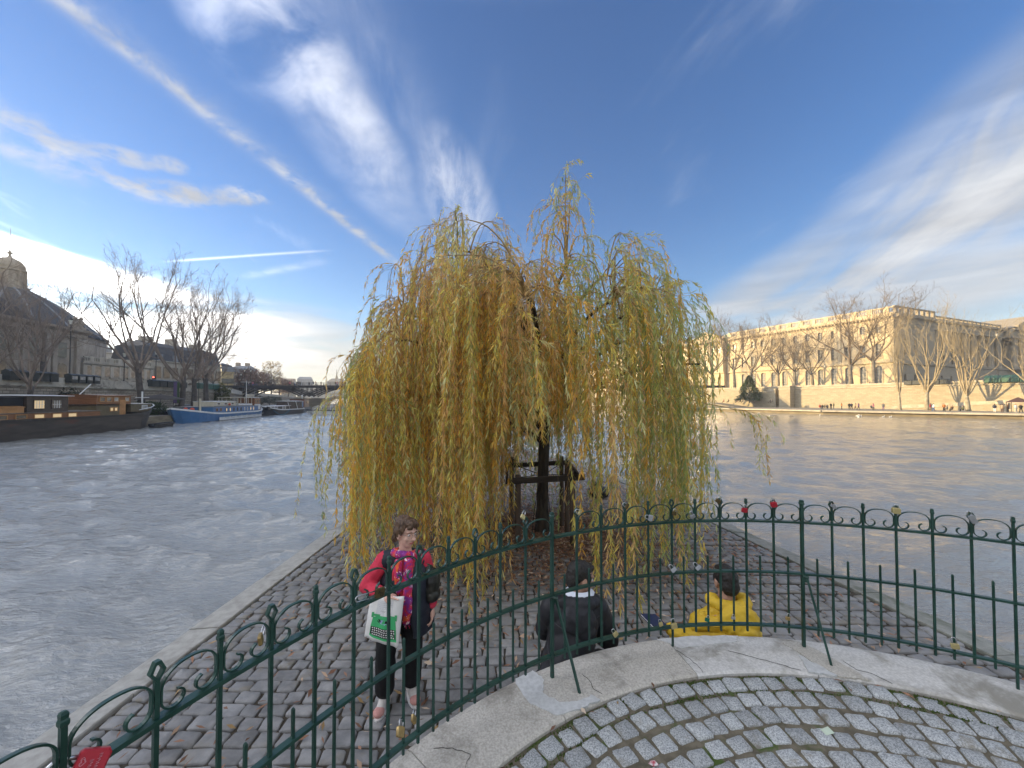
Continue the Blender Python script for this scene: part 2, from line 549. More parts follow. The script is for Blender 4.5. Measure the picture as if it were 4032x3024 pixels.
FC = Vector((1.44, .06))                       # centre of the round terrace
R_IN, R_OUT, R_FENCE = 2.235, 2.61, 2.50
TERR = 1.04
def build_cobbles():
    var = stone_variants(14, 3, random.random, .9, 'cobble', M_COB)
    far_v, far_q, off = [], [], 0
    cand = []
    y = 1.4
    while y < TIP_Y - .5:
        d = random.uniform(.125, .165)
        L, Rr = quay_half(y + d / 2)
        # rows are slightly bowed across the quay
        x = L + .02 - random.uniform(0, .1)
        skew = random.uniform(-.02, .02)
        while x < Rr - .03:
            wd = random.uniform(.15, .25)
            x1 = min(x + wd, Rr - .012)
            if x1 - x > .07:
                cx, cyy = (max(x, L + .012) + x1) / 2, y + d / 2 + skew * (x - L) * .3 + .05 * math.sin(x * .7)
                inside = (Vector((cx, cyy)) - FC).length < R_OUT - .1
                if not inside and cyy > 1.2:
                    cand.append((cx, cyy, x1 - max(x, L + .012) - .004, d - .003))
            x = x1
        y += d
    # nearest stones that the picture shows become parts of their own
    def vis(c):
        px = c[0] / c[1]
        return abs(px) < 1.36 and EYE / c[1] < 1.03
    order = sorted(range(len(cand)), key=lambda i: (0 if vis(cand[i]) else 1, cand[i][1] ** 2 + cand[i][0] ** 2))
    single = set(order[:300])
    quads, tris = [], []
    for i, (cx, cyy, w_, d_) in enumerate(cand):
        rz = random.uniform(-.05, .05); zz = random.uniform(-.006, .008)
        flip = random.choice((0, math.pi))
        tilt = (random.uniform(-.03, .03), random.uniform(-.03, .03))
        me = var[random.randrange(len(var))]
        if i in single:
            put('cobble', me, quay, (cx, cyy, zz), (tilt[0], tilt[1], rz + flip), (w_, d_, .055))
        else:
            Mx = Matrix.LocRotScale(Vector((cx, cyy, zz)), Matrix.Rotation(rz + flip, 3, 'Z').to_quaternion(), Vector((w_, d_, .055)))
            co = np.empty(len(me.vertices) * 3, np.float32); me.vertices.foreach_get('co', co)
            co = co.reshape(-1, 3) @ np.array(Mx.to_3x3()).T + np.array(Mx.translation)
            far_v.append(co)
            for p in me.polygons:
                ids = [off + k for k in p.vertices]
                (quads if len(ids) == 4 else tris).append(ids)
            off += len(co)
    me = np_mesh('cobbles', np.concatenate(far_v), np.array(quads), np.array(tris), M_COB_FAR, smooth=True)
    put('cobbles', me, quay, kind='stuff')
build_cobbles()

# ================================================================ the round terrace
M_COPE = mat('worn_concrete', (.36, .335, .295), (.56, .53, .475), 95, 9, .88, bump=.7, bscale=140, lo=.3, hi=.72, c3=(.20, .185, .155), s3=3.0, lo3=.50, hi3=.72, bdist=.004)
M_COPE2 = mat('pale_concrete', (.45, .44, .42), (.62, .605, .58), 70, 9, .88, bump=.6, bscale=120, lo=.3, hi=.7, c3=(.27, .255, .22), s3=3.6, lo3=.47, hi3=.68, bdist=.004)
M_MORTAR = mat('grey_mortar', (.43, .435, .43), (.55, .555, .55), 40, 8, .85, bump=.8, bscale=80, lo=.3, hi=.7, bdist=.006)
M_MORTAR2 = mat('pale_mortar_skim', (.47, .465, .45), (.60, .595, .58), 30, 8, .85, bump=.7, bscale=80, lo=.3, hi=.7, bdist=.006)
M_BED = mat('mossy_joint_sand', (.105, .09, .062), (.175, .15, .108), 22, 8, .95, bump=.8, bscale=90, c3=(.060, .095, .018), s3=5.5, lo3=.53, hi3=.66, bdist=.008)
M_SETT = mat('granite_sett', (.20, .208, .212), (.47, .485, .485), 150, 4, .6, bump=.4, bscale=180, vary=.17, lo=.36, hi=.64, bdist=.003, c3=(.19, .17, .13), s3=9, lo3=.55, hi3=.75)
M_MOSS = mat('moss', (.035, .065, .008), (.085, .13, .02), 60, 6, .95, bump=1.0, bscale=140, bdist=.012)
M_DARK = mat('dark_crack', (.02, .018, .015))
def pol(a_deg, r, z): return Vector((FC.x + r * math.sin(R(a_deg)), FC.y + r * math.cos(R(a_deg)), z))
def arc_strip(m, a0, a1, prof, n):
    m.loft([[pol(a0 + (a1 - a0) * i / n, r, z) for r, z in prof] for i in range(n + 1)])
terrace = empty('terrace', (FC.x, FC.y, 0), kind='structure')
def tchild(o):
    o.location = o.location - Vector((FC.x, FC.y, 0)); return o
def build_terrace():
    prof_ = lambda w: [(R_IN, TERR - .16), (R_IN + .004, TERR - .012), (R_IN + .02, TERR - .002), (R_OUT - .05, TERR), (R_OUT - .015, TERR - .012), (R_OUT, TERR - .05), (R_OUT, TERR - .16)]
    # coping cast in lengths with fine joints
    cuts = [-118, -84, -47.8, -31.5, -9.2, 8.9, 36, 62, 100]
    for i, (a, b) in enumerate(zip(cuts, cuts[1:])):
        m = MB(); arc_strip(m, a + .05, b - .05, prof_(0), max(4, int((b - a) / 1.5)))
        tchild(m.build('coping_stone', M_COPE if i < 4 else M_COPE2, terrace))
    m = MB(); arc_strip(m, -118, 100, [(R_OUT - .30, TERR - .16), (R_OUT - .02, TERR - .16), (R_OUT - .02, -.05), (R_OUT - .30, -.05)], 100)
    tchild(m.build('retaining_wall', M_COPE, terrace))
    # stone ledge at the foot of the wall, where people sit
    m = MB(); arc_strip(m, -60, 60, [(R_OUT - .015, -.04), (R_OUT - .015, .43), (R_OUT - .015, .46), (R_OUT + .34, .46), (R_OUT + .36, .43), (R_OUT + .36, -.04)], 60)
    tchild(m.build('ledge', M_COPE2, terrace))
    # bed under the setts
    m = MB(); n = 72
    m.face([pol(-180 + 360 * k / n, R_IN + .003, TERR - .026) for k in range(n)][::-1])
    for k in range(n): m.face([pol(-180 + 360 * k / n, R_IN + .003, TERR - .026), pol(-180 + 360 * (k + 1) / n, R_IN + .003, TERR - .026), pol(-180 + 360 * (k + 1) / n, R_IN + .003, TERR - .3), pol(-180 + 360 * k / n, R_IN + .003, TERR - .3)])
    tchild(m.build('bedding', M_BED, terrace))
    var = stone_variants(14, 3, random.random, .55, 'sett', M_SETT)
    rr = R_IN - .062; count = 0
    rest = []
    ring = 0
    while rr > 1.05:
        a = -70 + random.uniform(0, 3); dr = random.uniform(.094, .108)
        while a < 62:
            da = random.uniform(.096, .120) / rr * 57.3
            mid = a + da / 2
            p = pol(mid, rr + random.uniform(-.006, .006) + .012 * math.sin(a * .21 + ring), TERR - .016 + random.uniform(-.006, .005))
            if p.y > 1.45 and p.y * 1.42 > abs(p.x) and count < 300:
                o = put('sett', var[random.randrange(14)], terrace, p, (random.uniform(-.05, .05), random.uniform(-.05, .05), -R(mid) + random.uniform(-.09, .09)), (da * rr / 57.3 - random.uniform(.004, .012), dr - random.uniform(-.002, .006), .05))
                tchild(o); count += 1
            a += da
        rr -= dr + .010; ring += 1
    # moss in the outer joint
    mv, mq = [], []
    off = 0
    r = np.random.default_rng(11)
    for _ in range(5200):
        a = r.uniform(-48, 45); q = abs(r.normal(0, .022))
        dens = .25 + .75 * (math.sin(a * .35) * .5 + .5) * (1 if a > -16 else .25)
        if r.random() > dens: continue
        if r.random() < .35: q += .105
        p = pol(a, R_IN - .008 - q, TERR - .027)
        s = r.uniform(.003, .007)
        h = r.uniform(.004, .014)
        mv += [(p.x - s, p.y, p.z), (p.x + s * .5, p.y - s, p.z), (p.x + s * .5, p.y + s, p.z), (p.x + r.normal(0, .003), p.y + r.normal(0, .003), p.z + h)]
        mq += [(off, off + 1, off + 3), (off + 1, off + 2, off + 3), (off + 2, off, off + 3)]
        off += 4
    o = put('moss', np_mesh('moss', mv, None, np.array(mq), M_MOSS), terrace, kind='stuff'); tchild(o)
    # hand-smeared mortar round two post feet
    def patch(pts, z, thick, material, name='mortar_patch'):
        m = MB()
        out = []
        for k in range(len(pts)):
            a, b = Vector(pts[k]), Vector(pts[(k + 1) % len(pts)])
            for q in range(6):
                v = a.lerp(b, q / 6); out.append(v + Vector((random.uniform(-.18, .18), random.uniform(-.006, .006))))
        n = len(out)
        vs = [pol(v.x, v.y, z - .006) for v in out] + [pol(v.x, v.y, z + thick) for v in out]
        m.add(vs, [(k, (k + 1) % n, (k + 1) % n + n, k + n) for k in range(n)] + [tuple(range(n, 2 * n))])
        tchild(m.build(name, material, terrace))
    z = TERR
    patch([(-33.3, 2.60), (-30.3, 2.60), (-30.2, 2.50), (-31.6, 2.42), (-30.6, 2.33), (-28.4, 2.285), (-26.0, 2.29), (-25.6, 2.243), (-29.0, 2.243), (-32.2, 2.27), (-34.0, 2.40)], z, .0030, M_MORTAR)
    patch([(7.6, 2.53), (9.6, 2.55), (11.6, 2.50), (14.9, 2.29), (15.5, 2.243), (11.6, 2.243), (9.9, 2.33)], z, .0034, M_COPE)
    patch([(8.6, 2.41), (9.8, 2.33), (11.5, 2.243), (7.7, 2.243)], z, .0042, M_MORTAR)
    patch([(-10.4, 2.585), (-4.0, 2.58), (2.0, 2.575), (1.0, 2.51), (-4.5, 2.48), (-8.2, 2.47)], z, .0024, M_MORTAR2)
    # cracks: thin dark fissures cut in the coping
    def crack(pts, w0=.0013):
        m = MB()
        P = [pol(a, r_, TERR + .0015) for a, r_ in pts]
        fine = []
        for a, b in zip(P, P[1:]):
            for q in range(4): fine.append(a.lerp(b, q / 4) + Vector((random.uniform(-.004, .004), random.uniform(-.004, .004), 0)))
        fine.append(P[-1])
        m.tube(fine, [w0 * random.uniform(.5, 1.2) for _ in fine], 4, ry=.0012)
        tchild(m.build('crack', M_DARK, terrace))
    crack([(-46, 2.50), (-44.6, 2.44), (-43.6, 2.36), (-45.2, 2.32), (-45.4, 2.25)])
    crack([(-25.0, 2.44), (-24.8, 2.37), (-25.2, 2.32), (-24.7, 2.27)])
    crack([(-9.0, 2.46), (-8.3, 2.37), (-8.0, 2.30), (-8.2, 2.245)])
    crack([(-1.5, 2.42), (1.5, 2.36), (4.5, 2.30), (6.8, 2.26)], .002)
    crack([(14.2, 2.40), (14.7, 2.35), (15.0, 2.33), (16.6, 2.31), (18.2, 2.25)])
build_terrace()

# ================================================================ the green railing
M_GREEN = mat('green_railing_paint', (.008, .038, .029), (.014, .056, .043), 9, 7, .28, rough2=.48, bump=.35, bscale=70, spec=.5, bdist=.003, c3=(.045, .030, .018), s3=34, lo3=.66, hi3=.74)
POST_A = [-76.2, -72.3, -68.57, -65.23, -61.92, -58.49, -55.0, -51.41, -47.96, -44.23, -40.59, -36.93, -33.1, -28.9, -24.85, -20.8, -16.8, -12.95, -9.1, -5.35, -1.45,
          2.5, 6.45, 10.35, 14.25, 18.05, 21.75, 25.55, 29.26, 32.92, 36.6, 40.3, 44.0]
# which posts end in a lozenge (the others in a small square cap): they alternate
LOZ = {i for i in range(len(POST_A)) if i % 2 == 0}
PANEL_END = {13, 23}
FOOT = {2, 7, 13, 18, 23, 29}
Z_LOW, Z_MID, Z_TOP, Z_TIP = TERR + .125, TERR + .47, TERR + .80, TERR + .945
fence = empty('railing', (FC.x, FC.y, TERR), label='curved dark green iron railing with scrolls and padlocks round the terrace edge', cat='railing')
def fchild(o): o.location = o.location - Vector((FC.x, FC.y, TERR)); return o
def fence_mat(a): return Matrix.Translation(pol(a, R_FENCE, 0)) @ Matrix.Rotation(-R(a), 4, 'Z')
def build_fence():
    a0, a1 = POST_A[0] - 1, POST_A[-1] + 1
    for name, z, h, d in (('top_rail', Z_TOP, .013, .028), ('middle_rail', Z_MID, .012, .025), ('bottom_rail', Z_LOW, .012, .027)):
        segs = [(a0, POST_A[13] - .25), (POST_A[13] + .25, POST_A[23] - .25), (POST_A[23] + .25, a1)]
        for s, e in segs:
            m = MB()
            arc_strip(m, s, e, [(R_FENCE - d / 2, z - h / 2), (R_FENCE - d / 2, z + h / 2), (R_FENCE + d / 2, z + h / 2), (R_FENCE + d / 2, z - h / 2)], int((e - s) * 1.2))
            fchild(m.build(name, M_GREEN, fence))
    for i, a in enumerate(POST_A):
        F = fence_mat(a)
        w = .017 if i in PANEL_END else .0108
        m = MB()
        zb = TERR - .01 if i in FOOT else Z_LOW - .045
        zt = Z_TIP - .045 if i in LOZ else Z_TIP
        m.loft([[F @ Vector((sx * w / 2, sy * w / 2, z)) for sx, sy in ((-1, -1), (1, -1), (1, 1), (-1, 1))] for z in (zb, zt)])
        bal = fchild(m.build('baluster', M_GREEN, fence))
        if i in LOZ:
            m = MB(); pts = [(0, zt - .008), (.017, zt + .022), (.006, zt + .048), (-.006, zt + .048), (-.017, zt + .022)]
            n = len(pts)
            for k in range(n):
                p, q = pts[k], pts[(k + 1) % n]
                c = (0, zt + .022); inn = lambda u: (u[0] * .62, c[1] + (u[1] - c[1]) * .66)
                P4 = [p, q, inn(q), inn(p)]
                vs = [F @ Vector((u, dd, v)) for dd in (-.0075, .0075) for u, v in P4]
                m.add(vs, [(0, 1, 2, 3), (7, 6, 5, 4), (0, 4, 5, 1), (2, 6, 7, 3)])
            o = m.build('lozenge', M_GREEN, bal); o.location = -Vector(bal.location) - Vector((FC.x, FC.y, TERR)); o.location = -(Vector((FC.x, FC.y, TERR)) + bal.location)
        else:
            m = MB(); s = w * .56
            m.loft([[F @ Vector((sx * q, sy * q, z)) for sx, sy in ((-1, -1), (1, -1), (1, 1), (-1, 1))] for q, z in ((s, zt - .030), (s * 1.25, zt - .026), (s * 1.25, zt - .018), (s, zt - .014), (s * 1.1, zt - .004), (s * .5, zt + .002))])
            o = m.build('cap', M_GREEN, bal); o.location = -(Vector((FC.x, FC.y, TERR)) + bal.location)
        if i in PANEL_END:
            # raking strut down to the inside of the coping, on a small welded bracket
            m = MB(); p, q = pol(a + .45, R_FENCE - .012, Z_MID - .02), pol(a + 1.6, R_FENCE - .17, TERR - .01)
            m.tube([p, q], .0085, 4)
            fchild(m.build('strut', M_GREEN, fence))
            m = MB(); m.tube([pol(a + .35, R_FENCE, Z_MID + .005), pol(a + .4, R_FENCE, Z_MID - .05)], .014, 6); m.tube([pol(a, R_FENCE - .004, Z_MID - .012), pol(a + .6, R_FENCE - .02, Z_MID - .018)], .009, 6)
            fchild(m.build('bracket', M_GREEN, fence))
    for i in range(len(POST_A) - 1):
        if i in (13,) : pass
        mid = (POST_A[i] + POST_A[i + 1]) / 2
        F = fence_mat(mid); w = .0092
        m = MB()
        m.loft([[F @ Vector((sx * q / 2, sy * q / 2, z)) for sx, sy in ((-1, -1), (1, -1), (1, 1), (-1, 1))] for q, z in ((w, Z_LOW - .045), (w, Z_MID + .098), (w * .4, Z_MID + .104))])
        fchild(m.build('picket', M_GREEN, fence))
        if i == 13: continue
        # the scroll: one flat bar bent into an arch whose two ends curl in over the rail
        half = R(POST_A[i + 1] - POST_A[i]) / 2 * R_FENCE - .0095
        z0 = Z_TOP + .009
        path = []
        top = Z_TOP + .117
        rc = .030
        def side(sg):
            pts = []
            # from the crown down the outer side
            for k in range(11):
                t = k / 10
                ang = math.pi / 2 * (1 - t)
                pts.append((sg * half * math.cos(ang) ** .9, (z0 + .058) + (top - z0 - .058) * math.sin(ang)))
            # curl inwards: a tightening arc that just rests on the rail
            x, z, hd = half, z0 + .050, -math.pi / 2
            pts.append((sg * x, z0 + .050)); 
            drop = z - (z0 + rc)
            z -= drop; pts.append((sg * x, z))
            n_ = 16; tot_ = R(262)
            for k in range(n_):
                t = (k + .5) / n_; r_ = rc * (1 - .50 * t); st = tot_ / n_
                hd -= st / 2; x += math.cos(hd) * r_ * st; z += math.sin(hd) * r_ * st; hd -= st / 2
                pts.append((sg * x, z))
            return pts
        L_ = side(-1); R_ = side(1)
        full = L_[::-1] + R_[1:]
        m = MB(); th, wd = .0022, .0115
        rings = []
        for k, (x, z) in enumerate(full):
            x0, zz0 = full[max(k - 1, 0)]; x1, zz1 = full[min(k + 1, len(full) - 1)]
            tx, tz = x1 - x0, zz1 - zz0; ln = math.hypot(tx, tz) or 1
            nx, nz = -tz / ln * th, tx / ln * th
            rings.append([F @ Vector((x + nx, -wd / 2, z + nz)), F @ Vector((x + nx, wd / 2, z + nz)), F @ Vector((x - nx, wd / 2, z - nz)), F @ Vector((x - nx, -wd / 2, z - nz))])
        m.loft(rings)
        fchild(m.build('scroll', M_GREEN, fence))
build_fence()
# ================================================================ the weeping willow
def leaf_mat(name, rough=.5, trans=.6, colmul=1.0):
    m = bpy.data.materials.new(name); m.use_nodes = True
    t = NT(m.node_tree); nt = m.node_tree
    b = nt.nodes['Principled BSDF']
    at_ = t.n('ShaderNodeAttribute', attribute_name='tint')
    t.link(at_.outputs['Color'], b.inputs['Base Color'])
    b.inputs['Roughness'].default_value = rough
    b.inputs['Specular IOR Level'].default_value = .35
    tr = t.n('ShaderNodeBsdfTranslucent'); t.link(at_.outputs['Color'], tr.inputs['Color'])
    mx = t.n('ShaderNodeMixShader'); mx.inputs[0].default_value = trans
    t.link(b.outputs[0], mx.inputs[1]); t.link(tr.outputs[0], mx.inputs[2])
    out = nt.nodes['Material Output']; t.link(mx.outputs[0], out.inputs['Surface'])
    return m
M_LEAF = leaf_mat('willow_leaf')
M_TWIG = mat('willow_twig', (.42, .30, .13), (.30, .20, .09), 8, 3, .7)
M_BARK = mat('willow_bark', (.030, .026, .022), (.075, .064, .052), 14, 8, .9, bump=1.0, bscale=26, stretch=(1, 1, .25), bdist=.02)
TX, TY = .62, 7.74
willow = empty('willow_tree', (TX, TY, 0), label='weeping willow with yellow and green autumn leaves trailing to the quay', cat='tree')
def wchild(o): o.location = o.location - Vector((TX, TY, 0)); return o
SIL_X = np.array([-3.35, -3.1, -2.8, -2.4, -2.0, -1.7, -1.35, -.98, -.4, .1, .6, 1.06, 1.6, 2.18, 2.55, 2.85, 3.2, 3.45, 3.8])
SIL_Z = np.array([1.5, 2.1, 2.9, 4.0, 4.85, 5.45, 5.9, 6.1, 5.85, 5.35, 5.35, 5.7, 5.55, 5.65, 5.15, 4.85, 4.75, 4.15, 2.8])
def dome(x, y):
    q = np.clip(1 - ((y - 7.6) / 3.35) ** 2, .02, 1) ** .42
    return np.interp(x, SIL_X, SIL_Z) * (.28 + .72 * q)
LEAF_COL = np.array([(.63, .345, .068), (.70, .47, .11), (.42, .38, .10), (.24, .31, .10), (.58, .38, .18), (.34, .40, .21), (.36, .22, .10), (.76, .62, .30)])
def build_willow():
    r = np.random.default_rng(21)
    def bez(a, b, c, d, n):
        t = np.linspace(0, 1, n)[:, None]
        return (1 - t) ** 3 * a + 3 * t * (1 - t) ** 2 * b + 3 * t * t * (1 - t) * c + t ** 3 * d
    # trunk
    m = MB()
    tp = [(TX, TY, -.03), (TX - .005, TY, .15), (TX - .01, TY, .6), (TX + .01, TY + .02, 1.3), (TX + .05, TY + .03, 2.1), (TX + .06, TY + .05, 2.7), (TX + .0, TY + .06, 3.3)]
    m.tube(tp, [.19, .135, .115, .108, .11, .10, .07], 14)
    wchild(m.build('trunk', M_BARK, willow, smooth=True))
    base = lambda z: np.array([np.interp(z, [p[2] for p in tp], [p[0] for p in tp]), np.interp(z, [p[2] for p in tp], [p[1] for p in tp]), z])
    tops = [(-1.15, 7.7, 5.65, 2.9), (-.6, 8.3, 5.5, 3.1), (-2.0, 7.3, 4.3, 2.4), (-2.4, 7.9, 3.5, 2.0), (-1.7, 6.2, 3.6, 2.2), (.3, 6.0, 4.2, 2.8), (1.6, 6.3, 4.2, 2.6), (2.5, 7.2, 4.25, 2.5),
            (1.15, 7.7, 5.3, 3.2), (2.1, 8.0, 5.2, 2.9), (3.1, 7.9, 4.0, 2.3), (1.2, 9.6, 4.4, 3.0), (-1.0, 9.7, 4.3, 2.7), (-2.8, 6.9, 2.7, 1.75), (3.2, 6.5, 3.2, 2.1), (.0, 7.3, 4.9, 3.2)]
    prim = []
    for k, (x, y, z, zs) in enumerate(tops):
        a = base(zs); e = np.array((x, y, z))
        out = e - a; out[2] = 0
        b = a + out * .22 + np.array((0, 0, (z - zs) * .45 + .25)); c = e - out * .30 + np.array((0, 0, .12))
        pts = bez(a, b, c, e, 16) + np.cumsum(r.normal(0, .014, (16, 3)), 0)
        m = MB(); rad = list(np.linspace(.062 if k < 10 else .05, .016, 16))
        m.tube([Vector(p) for p in pts], rad, 7)
        wchild(m.build('limb', M_BARK, willow, smooth=True))
        prim.append(pts)
    allp = np.concatenate([p[4:] for p in prim])
    # second-order shoots that arch out to the crown's surface
    sec = []; m = MB(); origins = []
    special = [(1.05, 7.3, 7.1, 'spike'), (1.22, 7.35, 6.75, 'spike'), (.80, 7.3, 6.45, 'spike'), (1.0, 7.5, 6.3, 'arc'), (-2.35, 7.4, 5.25, 'arc'), (3.95, 6.4, 2.45, 'over'), (2.2, 7.6, 5.95, 'arc'), (3.1, 7.5, 5.0, 'arc'), (-.95, 7.5, 6.3, 'arc'), (-.3, 7.6, 6.15, 'arc'), (-1.6, 7.4, 6.0, 'arc'), (3.45, 7.3, 4.3, 'arc'), (-3.1, 7.2, 3.4, 'arc'), (-3.15, 7.0, 2.6, 'arc'),
               (1.45, 7.7, 5.9, 'arc'), (2.75, 7.5, 5.35, 'arc'), (.75, 7.4, 5.9, 'arc')]
    n2 = 300
    ends = list(special)
    while len(ends) < n2:
        x = r.uniform(-3.3, 3.8); y = r.uniform(4.6, 10.6)
        if ((x - .22) / 3.08) ** 2 + ((y - 7.6) / 2.95) ** 2 > 1: continue
        if x > .4 and r.random() < .12: continue
        u = 1 - abs(r.normal(0, .16))
        if r.random() < .3: u = r.uniform(.5, .9)
        z = max(1.9, float(dome(x, y)) * u)
        ends.append((x, y, z, ''))
    for x, y, z, kind in ends:
        e = np.array((x, y, z))
        d = np.linalg.norm((allp - e) * np.array((1, 1, 1.3)), axis=1) + np.where(allp[:, 2] > z + .5, 3, 0)
        a = allp[np.argmin(d)]
        out = e - a; hor = out * np.array((1, 1, 0))
        up = .35 if kind != 'over' else .05
        n = 12
        b = a + hor * .3 + np.array((0, 0, max(out[2], 0) * .8 + up)); c = e - hor * .25 + np.array((0, 0, .10 if kind != 'spike' else -.3))
        pts = bez(a, b, c, e, n) + np.cumsum(r.normal(0, .008, (n, 3)), 0)
        m.tube([Vector(p) for p in pts], list(np.linspace(.017, .0045, n)), 4, cap=False)
        h = np.linalg.norm(hor); hd = hor / h if h > .1 else np.array((math.cos(x * 9), math.sin(x * 9), 0))
        sec.append((pts, hd, kind))
    wchild(m.build('shoot', M_TWIG, willow))
    # the hanging strands
    P0, D0, Lg, Cc = [], [], [], []
    for pts, hd, kind in sec:
        xm = pts[-1][0]
        ns = 13 if xm < .6 else 11
        if kind == '' and pts[-1][0] > .5 and pts[-1][2] > 3.7: ns = 7
        if kind == 'spike': ns = 12
        if kind == 'over': ns = 7
        if kind == 'arc': ns = 9
        bunch_t = r.uniform(.35, 1.0, 4) ** .7; bunch_a = r.normal(0, .8, 4)
        w = np.array([.24, .20, .18, .14, .12, .08, .05, .05])
        pe = pts[-1]
        if pe[0] < .5 and pe[2] > 4.2: w = np.array([.24, .12, .12, .06, .26, .05, .13, .06])
        elif pe[0] > .9 and pe[2] > 3.6: w = np.array([.05, .08, .20, .32, .05, .27, .02, .03])
        elif pe[0] > 1.5: w = np.array([.18, .14, .20, .26, .04, .14, .04, .03])
        elif pe[0] < -2.3: w = np.array([.20, .22, .22, .18, .05, .10, .02, .03])
        fam = r.choice(8, p=w / w.sum())
        for q in range(ns):
            bq = r.integers(0, 4)
            t = 1.0 if q == 0 else float(np.clip(bunch_t[bq] + r.normal(0, .035), .25, 1.0))
            if kind in ('spike', 'over'): t = 1.0 if q == 0 else r.uniform(.62, 1)
            f = t * (len(pts) - 1); i = min(int(f), len(pts) - 2)
            p = pts[i] * (1 - f + i) + pts[i + 1] * (f - i)
            ang = bunch_a[bq] + r.normal(0, .22) if q else r.normal(0, .25)
            ca, sa = math.cos(ang), math.sin(ang)
            d = np.array((hd[0] * ca - hd[1] * sa, hd[0] * sa + hd[1] * ca, r.uniform(-.2, .5)))
            if q == 0: d[2] = .35 if kind != 'over' else .0
            zb = .30 + abs(r.normal(0, .55))
            if p[1] < 8.0 and abs(p[0] + d[0] * .3 - .30 - (p[1] - 5.5) * .06) < .62: zb = r.uniform(1.9, 2.7)
            elif p[1] < 6.4: zb = .12 + abs(r.normal(0, .42))
            if p[1] > 8.6: zb += .9
            L = min(r.uniform(1.0, 3.4), max(p[2] - zb, .35) * r.uniform(.8, 1.08) + .25)
            if r.random() < .45: L = max(p[2] - zb, .35) + .2
            if p[2] > 4.4 and xm > .4: L = min(L, r.uniform(.7, 2.4))
            if kind == 'spike': L = r.uniform(.45, 1.35)
            if kind == 'over': L = r.uniform(.7, 1.5)
            L = min(L, 4.6)
            P0.append(p); D0.append(d * (r.uniform(.45, 1.1) if r.random() < .72 else r.uniform(1.2, 2.4))); Lg.append(L)
            Cc.append(fam if r.random() < .62 else r.choice(8, p=w / w.sum()))
    P0, D0, Lg, Cc = np.array(P0), np.array(D0), np.array(Lg), np.array(Cc)
    N, S = len(P0), 17
    print('strands', N)
    step = (Lg / (S - 1))[:, None]
    pos = np.empty((N, S, 3)); pos[:, 0] = P0
    v = D0.copy()
    sway = r.normal(0, .24, (N, 3)); sway[:, 2] = 0
    for s in range(1, S):
        v = v + np.array((0, 0, -1.0)) * step * 2.6 + sway * step * .9 + r.normal(0, .06, (N, 3))
        v[:, :2] *= np.exp(-step * 1.5)
        u = v / np.linalg.norm(v, axis=1, keepdims=True)
        pos[:, s] = pos[:, s - 1] + u * step
        v = u * np.maximum(np.linalg.norm(v, axis=1, keepdims=True), .0)
        v = u
    pos[:, :, 2] = np.maximum(pos[:, :, 2], .03)
    def strand_geo(ids):
        V, Q, T, MI, COL = [], [], [], [], []
        off = 0
        k = len(ids)
        p = pos[ids]
        # twig: three-sided tapered tube
        tang = np.gradient(p, axis=1); tang /= np.linalg.norm(tang, axis=2, keepdims=True) + 1e-9
        sx = np.cross(tang, np.array((.3, .9, .2))); sx /= np.linalg.norm(sx, axis=2, keepdims=True) + 1e-9
        sy = np.cross(tang, sx)
        rad = np.linspace(.0032, .0014, S)[None, :, None]
        ring = np.stack([p + (sx * math.cos(a) + sy * math.sin(a)) * rad for a in (0, 2.09, 4.19)], 2)   # k,S,3,3
        idx = np.arange(k * S * 3).reshape(k, S, 3)
        for a in range(3):
            b = (a + 1) % 3
            Q.append(np.stack([idx[:, :-1, a], idx[:, :-1, b], idx[:, 1:, b], idx[:, 1:, a]], -1).reshape(-1, 4))
        V.append(ring.reshape(-1, 3)); off = k * S * 3
        nq_tw = sum(len(q) for q in Q)
        COL.append(np.tile(np.array((.2, .13, .05, 1.0)), (off, 1)))
        # leaves
        nl = np.maximum(6, (Lg[ids] / (.023 if len(ids) == 1 else .034)).astype(int))
        sid = np.repeat(np.arange(k), nl)
        n = len(sid)
        t = r.uniform(.07, 1.0, n) * (S - 1.001)
        bare = (r.random(k) < .10)[sid] & (t < (S * .5))
        i = t.astype(int); f = (t - i)[:, None]
        b0 = p[sid, i] * (1 - f) + p[sid, i + 1] * f
        tg = tang[sid, i]; ax = sx[sid, i]; ay = sy[sid, i]
        ph = r.uniform(0, 6.283, n)[:, None]
        side = ax * np.cos(ph) + ay * np.sin(ph)
        spread = r.uniform(.35, 1.25, n)[:, None]
        d = tg * 1.0 + side * spread + np.array((0, 0, -.45)) + r.normal(0, .12, (n, 3))
        d /= np.linalg.norm(d, axis=1, keepdims=True)
        ll = r.uniform(.070, .135, n)[:, None]; ww = ll * r.uniform(.065, .10, n)[:, None]
        ll = np.where(bare[:, None], .004, ll); ww = np.where(bare[:, None], .001, ww)
        wv = np.cross(d, side + r.normal(0, .5, (n, 3))); wv /= np.linalg.norm(wv, axis=1, keepdims=True) + 1e-9
        nv = np.cross(d, wv)
        droop = np.array((0, 0, -1.0)) * ll * .10
        mid = b0 + d * ll * .45
        q = np.stack([b0, mid + wv * ww + nv * ll * .04, b0 + d * ll + droop, mid - wv * ww + nv * ll * .04], 1)
        V.append(q.reshape(-1, 3))
        Q.append(np.arange(n * 4).reshape(n, 4) + off)
        base_c = LEAF_COL[Cc[ids][sid]]
        alt = LEAF_COL[r.choice(8, n, p=[.26, .22, .14, .12, .10, .08, .04, .04])]
        mixf = np.where(r.random(n) < .25, .8, .12)[:, None]
        c = base_c * (1 - mixf) + alt * mixf
        c = c * r.uniform(1.15, 1.8, n)[:, None]
        c4 = np.concatenate([np.clip(c, 0, .88), np.ones((n, 1))], 1)
        COL.append(np.repeat(c4, 4, 0))
        Q = np.concatenate(Q); MI = np.zeros(len(Q), np.int32); MI[nq_tw:] = 1
